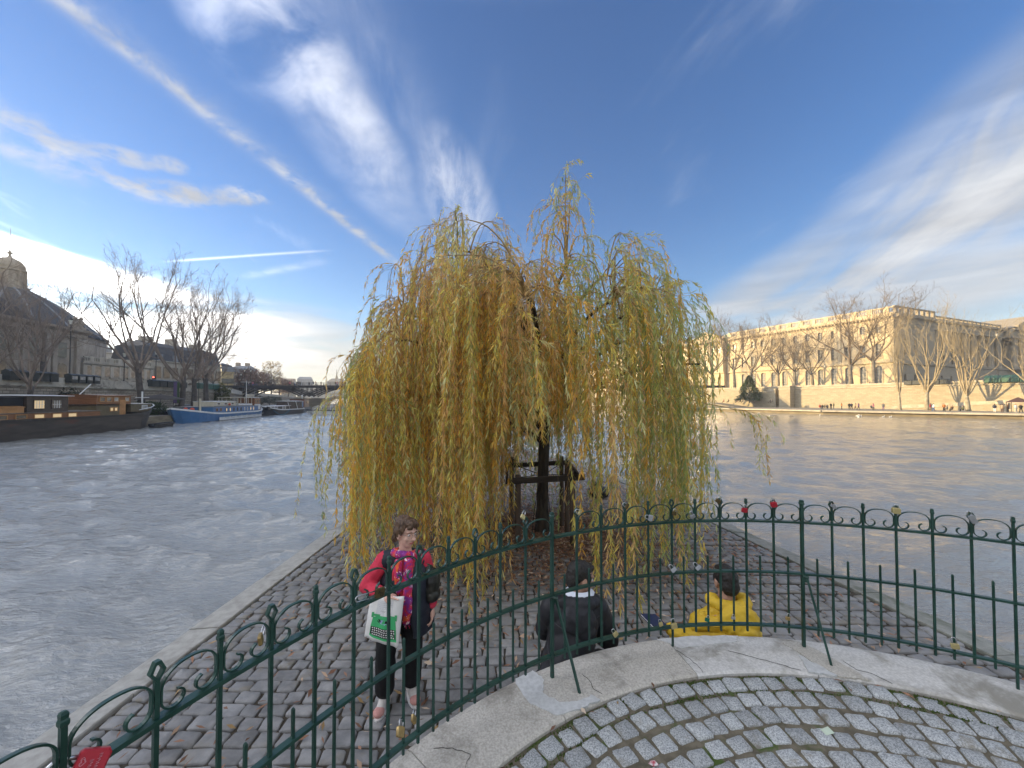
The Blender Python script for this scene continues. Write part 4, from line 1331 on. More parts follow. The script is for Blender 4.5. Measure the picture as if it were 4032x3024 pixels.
# ================================================================ the palace on the right bank
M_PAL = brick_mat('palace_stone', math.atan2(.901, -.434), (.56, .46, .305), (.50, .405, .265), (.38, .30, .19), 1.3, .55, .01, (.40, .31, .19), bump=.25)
M_PAL_SHADE = brick_mat('palace_stone_shade', math.atan2(.362, .932), (.33, .285, .22), (.29, .25, .19), (.21, .18, .135), 1.4, .6, .01, (.22, .19, .15), bump=.25)  # same palace stone, shade put into its colour for the east front
M_TRIM = mat('palace_trim', (.58, .48, .32), (.47, .385, .255), .8, 6, .85, c3=(.33, .26, .17), s3=.5, lo3=.52, hi3=.75)
M_ROOF = mat('lead_roof', (.20, .19, .17), (.27, .255, .22), .7, 4, .7)
PS = Frame((125, 125), (-.434, .901))           # south front: n is inland, so outward is negative
PE = Frame((125, 125), (.932, .362))            # east front: outward is +n
def build_palace():
    root = empty('palace', (125, 125, RSTREET), label='long sunlit stone palace with three rows of windows and a shaded colonnade', cat='building')
    # flip the south frame so that its outward side is +n
    S = Frame(PS(140, 0, 0)[:2], (.434, -.901)); LEN = 140.0
    T = lambda t: LEN - t
    z0, zt = 5.0, 30.0
    ops = []; wins = []
    bays = [4.0 + 4.22 * k for k in range(13)]
    def rows(t, n=0.0):
        a = T(t)
        ops.append((a - .85, a + .85, 7.2, 14.0, True)); wins.append((a, 7.2, 1.7, 6.8, True, n, (2, 6)))
        ops.append((a - .80, a + .80, 17.0, 21.4, False)); wins.append((a, 17.0, 1.6, 4.4, False, n, (2, 4)))
        ops.append((a - .72, a + .72, 25.2, 27.9, True)); wins.append((a, 25.2, 1.44, 2.7, True, n, (2, 3)))
    for t in bays: rows(t)
    for k in range(12): rows(80.5 + 4.6 * k)
    m = MB(); S.wall(m, T(58.5), T(0), z0, zt, [o for o in ops if o[0] > T(58.5)]); S.wall(m, 0, T(76.5), z0, zt, [o for o in ops if o[1] < T(76.5)])
    m.face([S(0, 0, z0), S(0, -40, z0), S(0, -40, zt), S(0, 0, zt)][::-1])
    rel(m.build('wall', M_PAL, root), root)
    # middle pavilion with giant pilasters and a pediment
    po = []; pw = []
    for k in range(5):
        a = T(60.9 + 3.3 * k)
        po += [(a - .75, a + .75, 7.2, 13.4, True), (a - .75, a + .75, 17.0, 21.6, False), (a - .7, a + .7, 24.6, 27.2, False)]
        pw += [(a, 7.2, 1.5, 6.2, True, 1.8, (2, 6)), (a, 17.0, 1.5, 4.6, False, 1.8, (2, 4)), (a, 24.6, 1.4, 2.6, False, 1.8, (2, 3))]
    m = MB(); S.wall(m, T(76.5), T(58.5), z0, zt, po, n=1.8)
    m.face([S(T(58.5), 0, z0), S(T(58.5), 0, zt), S(T(58.5), 1.8, zt), S(T(58.5), 1.8, z0)]); m.face([S(T(76.5), 0, z0), S(T(76.5), 1.8, z0), S(T(76.5), 1.8, zt), S(T(76.5), 0, zt)])
    rel(m.build('pavilion_wall', M_PAL, root), root)
    for k in range(6):
        m = MB(); a = T(59.2 + 3.3 * k); S.box(m, a - .5, a + .5, 1.803, 2.2, 15.4, 28.2); S.box(m, a - .65, a + .65, 1.803, 2.35, 28.2, 29.2); S.box(m, a - .65, a + .65, 1.803, 2.35, 15.4, 16.0)
        rel(m.build('pilaster', M_TRIM, root), root)
    m = MB(); a, b, c = T(77.1), T(57.9), T(67.5)
    for q, (n0, n1) in enumerate(((-8, 2.2),)):
        m.add([S(a, n1, 31.0), S(b, n1, 31.0), S(c, n1, 34.6), S(a, n0, 31.0), S(b, n0, 31.0), S(c, n0, 34.6)], [(0, 1, 2), (5, 4, 3), (0, 2, 5, 3), (1, 4, 5, 2)])
    for u, v, z_u, z_v in ((a - .3, c, 31.0, 34.7), (c, b + .3, 34.7, 31.0)):
        m.loft([[S(t, n, z + dz) for n, dz in ((1.9, 0), (2.9, .05), (2.9, .55), (1.9, .55))] for t, z in ((u, z_u), (v, z_v))])
    rel(m.build('pediment', M_TRIM, root), root)
    # end pavilion pilasters near the corner, cornices, string courses, balustrade
    for t in (.6, 15.0, 15.9, 57.6):
        m = MB(); S.box(m, T(t) - .55, T(t) + .55, .003, .28, 15.6, 28.4); S.box(m, T(t) - .7, T(t) + .7, .003, .4, 28.4, 29.3); rel(m.build('pilaster', M_TRIM, root), root)
    for (u, v, off) in ((0, T(76.9), 0), (T(76.5), T(58.5), 1.8), (T(58.1), LEN + .0, 0)):
        m = MB()
        S.band(m, u, v, [(off + .002, 14.7), (off + .5, 15.0), (off + .5, 15.45), (off + .25, 15.6), (off + .002, 15.6)])
        rel(m.build('string_course', M_TRIM, root), root)
        m = MB()
        S.band(m, u, v, [(off - .3, zt - .6), (off + .12, zt - .6), (off + .2, zt - .1), (off + .95, zt + .15), (off + 1.05, zt + .75), (off - .3, zt + .85)])
        k = u
        while k < v: S.box(m, k, k + .42, off + .21, off + .80, zt - .32, zt + .08); k += 1.05
        rel(m.build('cornice', M_TRIM, root), root)
    m = MB()
    S.band(m, 0, T(77.4), [(-.4, 33.0), (-.4, 33.35), (.2, 33.35), (.2, 33.0)]); S.band(m, T(57.4), LEN, [(-.4, 33.0), (-.4, 33.35), (.2, 33.35), (.2, 33.0)])
    S.band(m, 0, T(77.4), [(-.4, 30.86), (-.4, 31.5), (.2, 31.5), (.2, 30.86)]); S.band(m, T(57.4), LEN, [(-.4, 30.86), (-.4, 31.5), (.2, 31.5), (.2, 30.86)])
    for t in [4.22 * k + 1.9 for k in range(-1, 34)]:
        if 57 < t < 78 or t < 0: continue
        S.box(m, T(t) - .75, T(t) + .75, -.45, .25, 31.5, 33.45)
        for q in range(5): S.box(m, T(t + 1.1 + q * .5) - .11, T(t + 1.1 + q * .5) + .11, -.2, .02, 31.5, 33.0)
    rel(m.build('balustrade', M_TRIM, root), root)
    for t, z, w_, h, ar, n, bars in wins: 
        window(S, root, t, z, w_, h, n, arch=ar, surround=M_TRIM, bars=bars, glass=M_GLASS if z < 10 else M_GLASS_D)
    for t, z, w_, h, ar, n, bars in pw: window(S, root, t, z, w_, h, n, arch=ar, surround=None, bars=bars, glass=M_GLASS_D)
    # roof and backing body so that no daylight shows through
    m = MB(); m.face([S(0, -.5, 30.9), S(LEN, -.5, 30.9), PE(190, -.5, 30.9), PE(190, -60, 30.9), S(0, -60, 30.9)])
    S.box(m, .5, LEN - 1, -1.4, -.9, z0, 30.6); PE.box(m, 1, 180, -6.5, -5.6, z0, 30.6)
    rel(m.build('roof', M_ROOF, root), root)
    # ---- east front in shade
    E_ = PE
    ops = [(s - .7, s + .7, 8.5, 11.2, True) for s in [6, 12, 18] + [29 + 6.6 * k for k in range(7)] + [79 + 6 * k for k in range(12)]]
    up = [(s - .9, s + .9, 17.5, 23.0, True) for s in (6, 12.5, 19)]
    m = MB()
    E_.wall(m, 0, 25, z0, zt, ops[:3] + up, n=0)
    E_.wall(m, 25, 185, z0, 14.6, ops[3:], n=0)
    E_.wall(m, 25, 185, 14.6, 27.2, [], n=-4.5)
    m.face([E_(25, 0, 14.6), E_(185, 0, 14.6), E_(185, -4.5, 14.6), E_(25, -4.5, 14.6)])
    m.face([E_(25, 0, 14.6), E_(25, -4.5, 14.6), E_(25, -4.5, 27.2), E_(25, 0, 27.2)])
    rel(m.build('east_wall', M_PAL_SHADE, root), root)
    for s, *_ in up: pass
    for o in ops[:10]: window(E_, root, (o[0] + o[1]) / 2, 8.5, 1.4, 2.7, 0, arch=True, bars=(2, 3), glass=M_GLASS_D, mf=M_IRON)
    for o in up: window(E_, root, (o[0] + o[1]) / 2, 17.5, 1.8, 5.5, 0, arch=True, bars=(2, 5), glass=M_GLASS_D)
    M_COL = M_PAL_SHADE
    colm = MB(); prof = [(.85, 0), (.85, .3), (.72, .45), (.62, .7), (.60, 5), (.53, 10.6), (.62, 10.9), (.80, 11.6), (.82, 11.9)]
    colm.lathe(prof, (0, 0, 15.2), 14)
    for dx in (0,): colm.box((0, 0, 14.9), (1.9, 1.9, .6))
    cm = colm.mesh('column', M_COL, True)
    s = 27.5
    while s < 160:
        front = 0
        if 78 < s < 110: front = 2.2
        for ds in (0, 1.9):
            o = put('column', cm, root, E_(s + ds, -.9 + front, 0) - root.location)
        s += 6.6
    m = MB()
    for u, v, off in ((0, 76, 0), (76, 110, 2.2), (110, 185, 0)):
        E_.band(m, u, v, [(off - 4.6, 27.15), (off + .15, 27.15), (off + .15, 28.2), (off + .3, 28.2), (off + .3, 29.6), (off + 1.3, 30.0), (off + 1.4, 30.7), (off - 4.6, 30.8)])
    rel(m.build('entablature', M_PAL_SHADE, root), root)
    m = MB(); E_.band(m, 0, 185, [(.002, 14.3), (.45, 14.5), (.45, 15.0), (.002, 15.1)]); rel(m.build('string_course', M_PAL_SHADE, root), root)
    m = MB()
    for u, v, off, zz in ((0, 24.8, .3, 33.6), (24.8, 76, -.3, 32.4), (110, 185, -.3, 32.4)):
        E_.band(m, u, v, [(off - .7, zz - .4), (off - .7, zz), (off, zz), (off, zz - .4)]); E_.band(m, u, v, [(off - .7, 30.7), (off - .7, 31.4), (off, 31.4), (off, 30.7)])
        k = u + .6
        while k < v:
            E_.box(m, k, k + 1.2, off - .72, off + .02, 31.4, zz + .05); k += 3.3
    rel(m.build('parapet', M_PAL_SHADE, root), root)
    m = MB(); a, b, c = 75.5, 110.5, 93
    m.add([E_(a, 3.4, 30.85), E_(b, 3.4, 30.85), E_(c, 3.4, 37.0), E_(a, -16, 30.85), E_(b, -16, 30.85), E_(c, -16, 37.0)], [(0, 1, 2), (5, 4, 3), (0, 2, 5, 3), (1, 4, 5, 2)])
    for u, v, zu, zv in ((a - .5, c, 30.9, 37.1), (c, b + .5, 37.1, 30.9)):
        m.loft([[E_(t, n, z + dz) for n, dz in ((3.0, 0), (4.3, .05), (4.3, .7), (3.0, .7))] for t, z in ((u, zu), (v, zv))])
    rel(m.build('pediment', M_PAL_SHADE, root), root)
    # low ground in front of the east side
    g = empty('river_gallery', (60, 240, RSTREET), label='lower palace gallery continuing along the right bank behind the willow', cat='building')
    G = Frame(PS(360, 3, 0)[:2], (.434, -.901)); 
    m = MB(); ops = []
    for k in range(36):
        t = 4 + 6 * k; ops += [(t - 1, t + 1, 7.5, 12.5, True), (t - .9, t + .9, 16, 20.5, False)]
    G.wall(m, 0, 220, 5, 24, ops); rel(m.build('wall', M_PAL, g), g)
    m = MB(); G.band(m, 0, 220, [(-.3, 23.6), (.9, 24), (.9, 24.6), (-14, 30), (-14, 24)]); rel(m.build('roof', M_SLATE, g), g)
    m = MB(); G.box(m, .3, 219.7, -1.5, -1.0, 5, 23.5); rel(m.build('partition', M_ROOF, g), g)
    for o in ops[24:]:
        window(G, g, (o[0] + o[1]) / 2, o[2], o[1] - o[0], o[3] - o[2], 0, arch=o[4], bars=(2, 4), glass=M_GLASS_D, surround=M_TRIM)
build_palace()

# ---------------------------------------------------------------- trees of the right bank
def rt(px, n): 
    t = RW.t_of(px, n); p = RW(t, n, 0); return p
def build_right_trees():
    spec = [(2712, 1325, 'behind the willow\'s trailing twigs'), (2803, 1300, 'in front of the pediment pavilion'), (2893, 1288, 'above the green evergreen'), (2950, 1276, 'just right of the evergreen\'s top'), (3066, 1322, 'left of the wall buttress'), (3130, 1318, 'directly above the wall buttress'),
            (3202, 1328, 'low forking one right of the buttress'), (3352, 1190, 'tallest, with a thick trunk'), (3443, 1206, 'nearest the palace corner')]
    for i, (px, ty, what) in enumerate(spec):
        p = rt(px, 5.0); p.z = RSTREET
        top = EYE + (HORIZON - ty) / FPX * p.y
        plant_tree('plane_tree', T_PLANE[i % 3], p, i * 1.3, (top - RSTREET) / 18.0 * 1.04, 'bare street tree %s by the sunlit palace' % what, 'bare trees along the street in front of the palace')
    for i, (px, ty, what) in enumerate([(3543, 1240, 'slimmest pale bare tree on the lower quay, nearest the palace corner'), (3650, 1220, 'middle pale bare tree on the lower quay with upswept limbs'), (3811, 1240, 'broad pale bare tree on the lower quay before the colonnade'), (4110, 1262, 'pale bare tree cut by the right picture edge')]):
        p = rt(px, -9.5); p.z = RPROM
        top = EYE + (HORIZON - ty) / FPX * p.y
        plant_tree('pale_tree', T_PALE[i % 2], p, i * 2.1 + .4, (top - RPROM) / 24.0 * (.62 if i == 0 else 1), what, 'pale bare trees on the lower quay', scz=(top - RPROM) / 24.0)
    # evergreen on the raised quay
    p = rt(2950, -5.5); p.z = 1.5
    ev = empty('evergreen_tree', p, label='small dark green conical evergreen tree before the sunlit quay wall', cat='tree')
    m = MB(); m.tube([(0, 0, 0), (.1, 0, 1.6), (0, 0, 8)], [.2, .17, .05], 7); m.tube([(1.9, .3, 0), (1.4, .2, 1.2), (.4, 0, 2.4)], [.14, .12, .08], 6); m.build('trunk', M_PLANE, ev)
    r = np.random.default_rng(31); n = 5200
    h = r.uniform(0, 1, n) ** 1.25; a = r.uniform(0, 6.283, n)
    rad = (1 - h) ** .75 * 3.5 * np.sqrt(r.uniform(.25, 1, n)) * (1 + .28 * np.sin(a * 3 + h * 11) + .12 * np.sin(a * 7 - h * 19)) + .1
    q = np.stack([np.cos(a) * rad, np.sin(a) * rad, 1.5 + h * 7.9 - rad * .16 + r.normal(0, .14, n)], 1)
    d = np.stack([np.cos(a), np.sin(a), r.normal(-.25, .4, n)], 1); d /= np.linalg.norm(d, axis=1, keepdims=True)
    w = np.cross(d, r.normal(0, 1, (n, 3))); w /= np.linalg.norm(w, axis=1, keepdims=True)
    L = r.uniform(.28, .6, n)[:, None]
    v = np.stack([q - d * L * .3, q + w * L * .22, q + d * L, q - w * L * .22], 1).reshape(-1, 3)
    c = np.array([(.055, .085, .030), (.09, .12, .045), (.035, .06, .022)])[r.choice(3, n)] * r.uniform(.7, 1.3, n)[:, None]
    put('crown', np_mesh('crown', v, np.arange(n * 4).reshape(n, 4), None, leaf_mat('evergreen_leaf', .6, .2), None, np.repeat(np.concatenate([c, np.ones((n, 1))], 1), 4, 0)), ev)
build_right_trees()

# ---------------------------------------------------------------- bookstalls, lamps, people and birds on the right
M_STALL = mat('bookstall_green', (.02, .075, .055), (.03, .10, .075), 2, 4, .5)
M_STALL_D = mat('bookstall_dark', (.013, .018, .019), (.024, .031, .032), 2, 4, .5)
M_POSTER = mat('pale_poster', (.45, .42, .36), (.22, .23, .25), 2.6, 4, .7)
def bookstall(fr, t, w, zbase, sgn, mbody, open_, label, group):
    """green box fixed on the parapet; an open one has its lid propped up"""
    o = empty('bookstall', fr(t, 0, zbase), label=label, cat='bookstall', group=group)
    m = MB(); fr.box(m, t - w / 2 + .03, t + w / 2 - .03, sgn * .05, -sgn * .75, zbase - .62, zbase + .32); rel(m.build('box', mbody, o), o)
    m = MB()
    if open_: m.loft([[fr(u, sgn * n, zbase + z) for n, z in ((-.75, .36), (.35, .98), (.35, 1.02), (-.75, .40))] for u in (t - w / 2, t + w / 2)])
    else: m.loft([[fr(u, sgn * n, zbase + z) for n, z in ((-.80, .33), (.10, .33), (.10, .40), (-.35, .58), (-.80, .40))] for u in (t - w / 2, t + w / 2)])
    rel(m.build('lid', mbody, o), o)
    return o
def lamp_post(loc, h, label, group, lit=False):
    o = empty('street_lamp', loc, label=label, cat='street lamp', group=group)
    m = MB(); m.lathe([(.22, 0), (.22, .5), (.13, .7), (.10, 1.2), (.07, 1.4), (.055, h - 1.1), (.12, h - 1.05), (.05, h - .95)], (0, 0, 0), 8); m.tube([(-.3, 0, h - 1.35), (.3, 0, h - 1.35)], .03, 5); m.build('post', M_IRON, o)
    m = MB(); m.lathe([(.12, h - .95), (.24, h - .40), (.24, h - .36)], (0, 0, 0), 6); m.build('lantern', mat('lamp_glass', (.55, .55, .5), rough=.2), o)
    m = MB(); m.lathe([(.28, h - .36), (.15, h - .12), (.05, h - .05), (.02, h + .12)], (0, 0, 0), 6); m.build('lamp_cap', M_IRON, o)
    return o
def build_right_life():
    a, b = RW.t_of(3565, .3), RW.t_of(3745, .3); n = 5
    for k in range(n): bookstall(RW, a + (b - a) * (k + .5) / n, abs(b - a) / n - .1, RZ, 1, M_STALL_D, False, '%s dark closed bookstall from the palace corner along the right parapet' % ORD[k], 'dark bookstalls on the right parapet')
    a, b = RW.t_of(3880, .3), RW.t_of(4060, .3); n = 5
    for k in range(n): bookstall(RW, a + (b - a) * (k + .5) / n, abs(b - a) / n - .1, RZ, 1, M_STALL, True, '%s green roofed bookstall counting from the left below the colonnade' % ORD[k], 'green bookstalls below the colonnade')
    for px, n, h, what in ((2975, 2.5, 7, 'left of the tree above the buttress'), (3249, 2.5, 7.5, 'between the low forking tree and the thick trunk'), (3932, 6, 12.5, 'tall one before the colonnade')):
        p = rt(px, n); p.z = RSTREET; lamp_post(p, h, 'street lamp on the right bank street, %s' % what, 'street lamps on the right bank')
    r = random.Random(9)
    cols = ['red', 'black', 'navy', 'black', 'olive', 'black', 'orange', 'purple', 'black', 'tan', 'pink', 'grey', 'cream', 'white', 'brown', 'navy']
    def lab(top, i, where): return 'small distant person in %s top, %s %s' % (top, ORD[i], where)
    # on the lower promenade
    walkers = [(3228, 'sit', 'red', 'black'), (3238, 'sit', 'black', 'navy'), (3247, 'sit', 'black', 'black'), (3256, 'sit', 'navy', 'black'), (3271, 'stand', 'black', 'black'), (3282, 'stand', 'olive', 'grey'), (3313, 'stand', 'orange', 'black'), (3343, 'walk', 'black', 'black'), (3352, 'walk', 'navy', 'black'),
               (3367, 'walk', 'tan', 'brown'), (3380, 'walk', 'purple', 'black'), (3430, 'sit', 'grey', 'black'), (3438, 'walk', 'pink', 'grey'), (3477, 'walk', 'grey', 'purple'), (3662, 'stand', 'red', 'tan'), (3675, 'walk', 'white', 'blue'), (3716, 'walk', 'orange', 'black'), (3728, 'sit', 'grey', 'black'), (3747, 'sit', 'brown', 'black'), (3790, 'sit', 'olive', 'black'), (3915, 'stand', 'navy', 'white'), (3945, 'stand', 'tan', 'brown'), (3968, 'stand', 'brown', 'black'), (3998, 'stand', 'white', 'cream'), (4018, 'walk', 'black', 'black')]
    for i, (px, pose, top, leg) in enumerate(walkers):
        p = rt(px, -15.0 + (2.5 if pose == 'sit' else r.uniform(-1.5, 1.5))); p.z = RPROM
        person(p, r.uniform(0, 6.28), pose, top, leg, lab(top, i, 'from the left on the right lower quay'), 'people on the right lower quay', 1.0)
    for i, (px, top) in enumerate([(2795, 'black'), (2850, 'red'), (2868, 'navy'), (2902, 'pink'), (2915, 'black'), (2925, 'navy'), (3033, 'black'), (3041, 'grey')]):
        p = rt(px, -8.2); p.z = 1.55
        person(p, 1.1 + r.uniform(-.5, .5), 'sit', top, 'black', lab(top, i, 'from the left sitting on the raised quay'), 'people sitting on the raised quay')
    for i, (px, top) in enumerate([(2880, 'black'), (3013, 'black'), (3016, 'grey'), (3120, 'black'), (3141, 'red'), (3150, 'navy'), (3222, 'black'), (3230, 'grey'), (3283, 'red'), (3318, 'pink'), (3394, 'black'), (3424, 'purple')]):
        p = rt(px, .9); p.z = RSTREET - .25
        person(p, r.uniform(0, 6.28), 'stand', top, 'black', lab(top, i, 'from the left behind the right street parapet'), 'people behind the right parapet', .98)
    # market tent at the right end
    p = rt(4008, -9); p.z = RPROM
    tent = empty('stall_tent', p, .4, label='dark canopy stall with white cloth sides at the right end of the lower quay', cat='tent')
    m = MB(); m.lathe([(1.9, 2.0), (1.7, 2.15), (.1, 3.0)], (0, 0, 0), 4, R(45), R(405)); m.build('canopy', mat('maroon_cloth', (.06, .03, .03), rough=.9), tent)
    m = MB()
    for a in (-1.2, 1.2):
        for b in (-1.2, 1.2): m.tube([(a, b, 0), (a, b, 2.05)], .05, 5)
    m.build('poles', M_IRON, tent)
    m = MB(); m.box((0, 1.2, 1.2), (1.3, .04, 1.3)); m.build('side_cloth', CLOTH['white'], tent)
    gm = MB(); gm.ball((0, 0, .12), .13, 8, 5, (1.7, .8, .75)); gm.ball((.22, 0, .27), .065, 6, 4); gm.tube([(.14, 0, .14), (.21, 0, .25)], .04, 5); gm.cur = 1; gm.loft([[Vector((-.12, s * .09, .14)), Vector((-.34, s * .03, .16)), Vector((-.1, s * .11, .18))] for s in (-1, 1)]); gm.tube([(.27, 0, .265), (.35, 0, .25)], [.02, .006], 4)
    gme = gm.mesh('gull', [CLOTH['white'], CLOTH['grey']], True)
    for i, (px, py) in enumerate([(3342, 1632), (3372, 1636), (3376, 1634), (3380, 1637), (3384, 1635), (3390, 1637), (3379, 1641), (3475, 1639), (3503, 1640), (3227, 1633), (3028, 1637), (2984, 1626)]):
        Y = (EYE - WATER) * FPX / (py + 3 - HORIZON)
        q = at(px, py, Y); q.z = WATER - .03
        put('gull', gme, None, q, (0, 0, r.uniform(0, 6)), (1.1, 1.1, 1.1), label='small white gull floating on the golden river, %s from the left' % ORD[[11, 10, 0, 0, 0, 0, 0, 0, 0, 0, 0, 0].index(11) if False else sorted([3342, 3372, 3376, 3380, 3384, 3390, 3379, 3475, 3503, 3227, 3028, 2984]).index(px)], cat='gull', group='white gulls on the river near the right quay')
build_right_life()
# ================================================================ left bank
LZ, LSTREET, LPROM = 5.5, 4.6, .30
LW_PTS = [(-40.8, -40), (-55.5, 35), (-65.6, 88), (-96, 137), (-150, 260), (-240, 430), (-330, 620), (-700, 1500)]
LE_PTS = [(-32, -40), (-39.8, 0), (-56, 84), (-78, 132), (-129, 250), (-215, 420), (-300, 610), (-660, 1500)]
LA = math.atan2(53, -10.1)
M_LSTONE = brick_mat('shaded_quay_wall', LA, (.38, .335, .27), (.26, .225, .18), (.15, .13, .105), .75, .34, .03, (.10, .09, .075), bump=.8)
M_LCAP = mat('left_coping_stone', (.50, .475, .42), (.38, .355, .305), 1.0, 6, .85, c3=(.14, .13, .11), s3=.8, lo3=.5, hi3=.72)
M_LPAVE = mat('left_quay_paving', (.16, .15, .135), (.22, .205, .185), .6, 6, .9)
M_INST = mat('weathered_facade_stone', (.37, .325, .265), (.28, .24, .195), 1.2, 7, .85, c3=(.12, .105, .09), s3=.55, lo3=.5, hi3=.74, stretch=(1, 1, .35))
M_CREAM = mat('cream_facade', (.46, .42, .35), (.36, .33, .275), .9, 6, .85, c3=(.25, .225, .185), s3=.5, lo3=.55, hi3=.75, stretch=(1, 1, .4))
def seg_frame(a, b): return Frame(a, (b[0] - a[0], b[1] - a[1])), (Vector(b) - Vector(a)).length
def build_left_bank():
    m = MB()
    m.face([(x - .1, y, LSTREET) for x, y in LW_PTS] + [(-3000, 4000, LSTREET), (-3000, -600, LSTREET), (-60, -600, LSTREET), (-40.9, -60, LSTREET)])
    m.build('street_ground', M_ASPH, kind='structure')
    root = empty('lower_quay', (-55, 60, 0), kind='structure')
    m = MB()
    for i in range(len(LE_PTS) - 1): m.face([(*LE_PTS[i], LPROM), (*LE_PTS[i + 1], LPROM), (*LW_PTS[i + 1], LPROM), (*LW_PTS[i], LPROM)])
    rel(m.build('paving', M_LPAVE, root), root)
    m = MB()
    for a, b in zip(LE_PTS, LE_PTS[1:]): m.face([(*a, LPROM), (*a, -2), (*b, -2), (*b, LPROM)])
    rel(m.build('river_face', M_WET, root), root)
    w = empty('quay_wall', (-58, 50, 0), label='long dark weathered stone quay wall behind the moored barges on the left bank', cat='wall')
    m = MB()
    for a, b in zip(LW_PTS, LW_PTS[1:]): m.face([(*a, -.2), (*b, -.2), (*b, LZ - 1.3), (*a, LZ - 1.3)])
    rel(m.build('masonry', M_LSTONE, w), w)
    m1, m2 = MB(), MB()
    for i, (a, b) in enumerate(zip(LW_PTS, LW_PTS[1:])):
        F, L = seg_frame(a, b)
        F.band(m1, 0, L, [(-.5, LZ - 1.3), (-.5, LZ), (.06, LZ), (.06, LZ - 1.3)])
        F.band(m2, 0, L, [(.061, LZ - 1.35), (.061, LZ - 1.05), (.30, LZ - 1.05), (.30, LZ - 1.2), (.1, LZ - 1.35)])
    rel(m1.build('parapet', M_LCAP, w), w); rel(m2.build('string_course', M_LCAP, w), w)
build_left_bank()
LF, LFL = seg_frame((-55.5, 35), (-65.6, 88))        # the straight stretch of wall, +n is the river side
def lt(px, n): return LF(LF.t_of(px, n), n, 0)

def simple_house(name, px0, px1, Y0, Y1, zt, rows, nb, mwall, mroof, roof, label, depth=14, zb=LSTREET, glass=None, group=None, chim=0, arch0=False, trim=None, lit=None):
    a, b = at(px0, HORIZON, Y0), at(px1, HORIZON, Y1)
    F = Frame((b.x, b.y), (a.x - b.x, a.y - b.y)); L = (Vector((a.x, a.y)) - Vector((b.x, b.y))).length
    if F.nrm.y > 0: F.nrm = -F.nrm
    root = empty(name, F(L / 2, 0, zb), label=label, cat='building', group=group)
    ops, step = [], L / nb
    for k in range(nb):
        for r_, (za, zb_, w_) in enumerate(rows): ops.append((step * (k + .5) - w_ / 2, step * (k + .5) + w_ / 2, za, zb_, arch0 and r_ == 0))
    m = MB(); F.wall(m, 0, L, zb, zt, ops, depth=.3)
    for t in (0, L): m.face([F(t, 0, zb), F(t, -depth, zb), F(t, -depth, zt), F(t, 0, zt)])
    m.face([F(0, -depth, zb), F(L, -depth, zb), F(L, -depth, zt), F(0, -depth, zt)]); F.box(m, .05, L - .05, -1.0, -.7, zb, zt - .1)
    rel(m.build('wall', mwall, root), root)
    m = MB(); F.band(m, -.15, L + .15, [(-.3, zt - .35), (.05, zt - .35), (.45, zt - .05), (.45, zt + .2), (-.3, zt + .2)]); rel(m.build('cornice', trim or mwall, root), root)
    m = MB()
    if roof[0] == 'mansard':
        h = roof[1]
        m.loft([[F(t0, -.1, zt + .19), F(t0, -depth + .1, zt + .19), F(t1, -depth + 1.6, zt + h * .72), F(t1, -1.6, zt + h * .72)] for t0, t1 in ((0.1, .1),)] + [[F(L - .1, -.1, zt + .19), F(L - .1, -depth + .1, zt + .19), F(L - .1, -depth + 1.6, zt + h * .72), F(L - .1, -1.6, zt + h * .72)]])
        m.loft([[F(.1, -1.55, zt + h * .71), F(.1, -depth + 1.55, zt + h * .71), F(1.5, -depth / 2, zt + h)], [F(L - .1, -1.55, zt + h * .71), F(L - .1, -depth + 1.55, zt + h * .71), F(L - 1.5, -depth / 2, zt + h)]])
    elif roof[0] == 'flat': F.box(m, .1, L - .1, -depth + .1, -.1, zt + .19, zt + roof[1])
    else:
        h = roof[1]; m.loft([[F(t, .3, zt + .19), F(t, -depth - .3, zt + .19), F(t, -depth / 2, zt + h)] for t in (-.2, L + .2)])
    rf = rel(m.build('roof', mroof, root), root)
    for k in range(chim):
        t = L * (k + .5) / chim + random.uniform(-1, 1); c = MB(); F.box(c, t - .8, t + .8, -depth * .6, -depth * .4, zt + .3, zt + roof[1] + random.uniform(.8, 2.0))
        o = c.build('chimney', mwall, rf); o.location = -(root.location + rf.location)
    if roof[0] == 'mansard':
        nd = max(2, int(nb * .6))
        for k in range(nd):
            t = L * (k + .5) / nd; d = MB(); F.box(d, t - .75, t + .75, -1.9, -.15, zt + .25, zt + .25 + min(2.0, roof[1] * .5)); o = d.build('dormer', M_ZINC, rf); o.location = -(root.location + rf.location)
    for k, o in enumerate(ops): window(F, root, (o[0] + o[1]) / 2, o[2], o[1] - o[0], o[3] - o[2], 0, .28, arch=o[4], bars=(2, 3), glass=glass or M_GLASS)
    return root, F, L

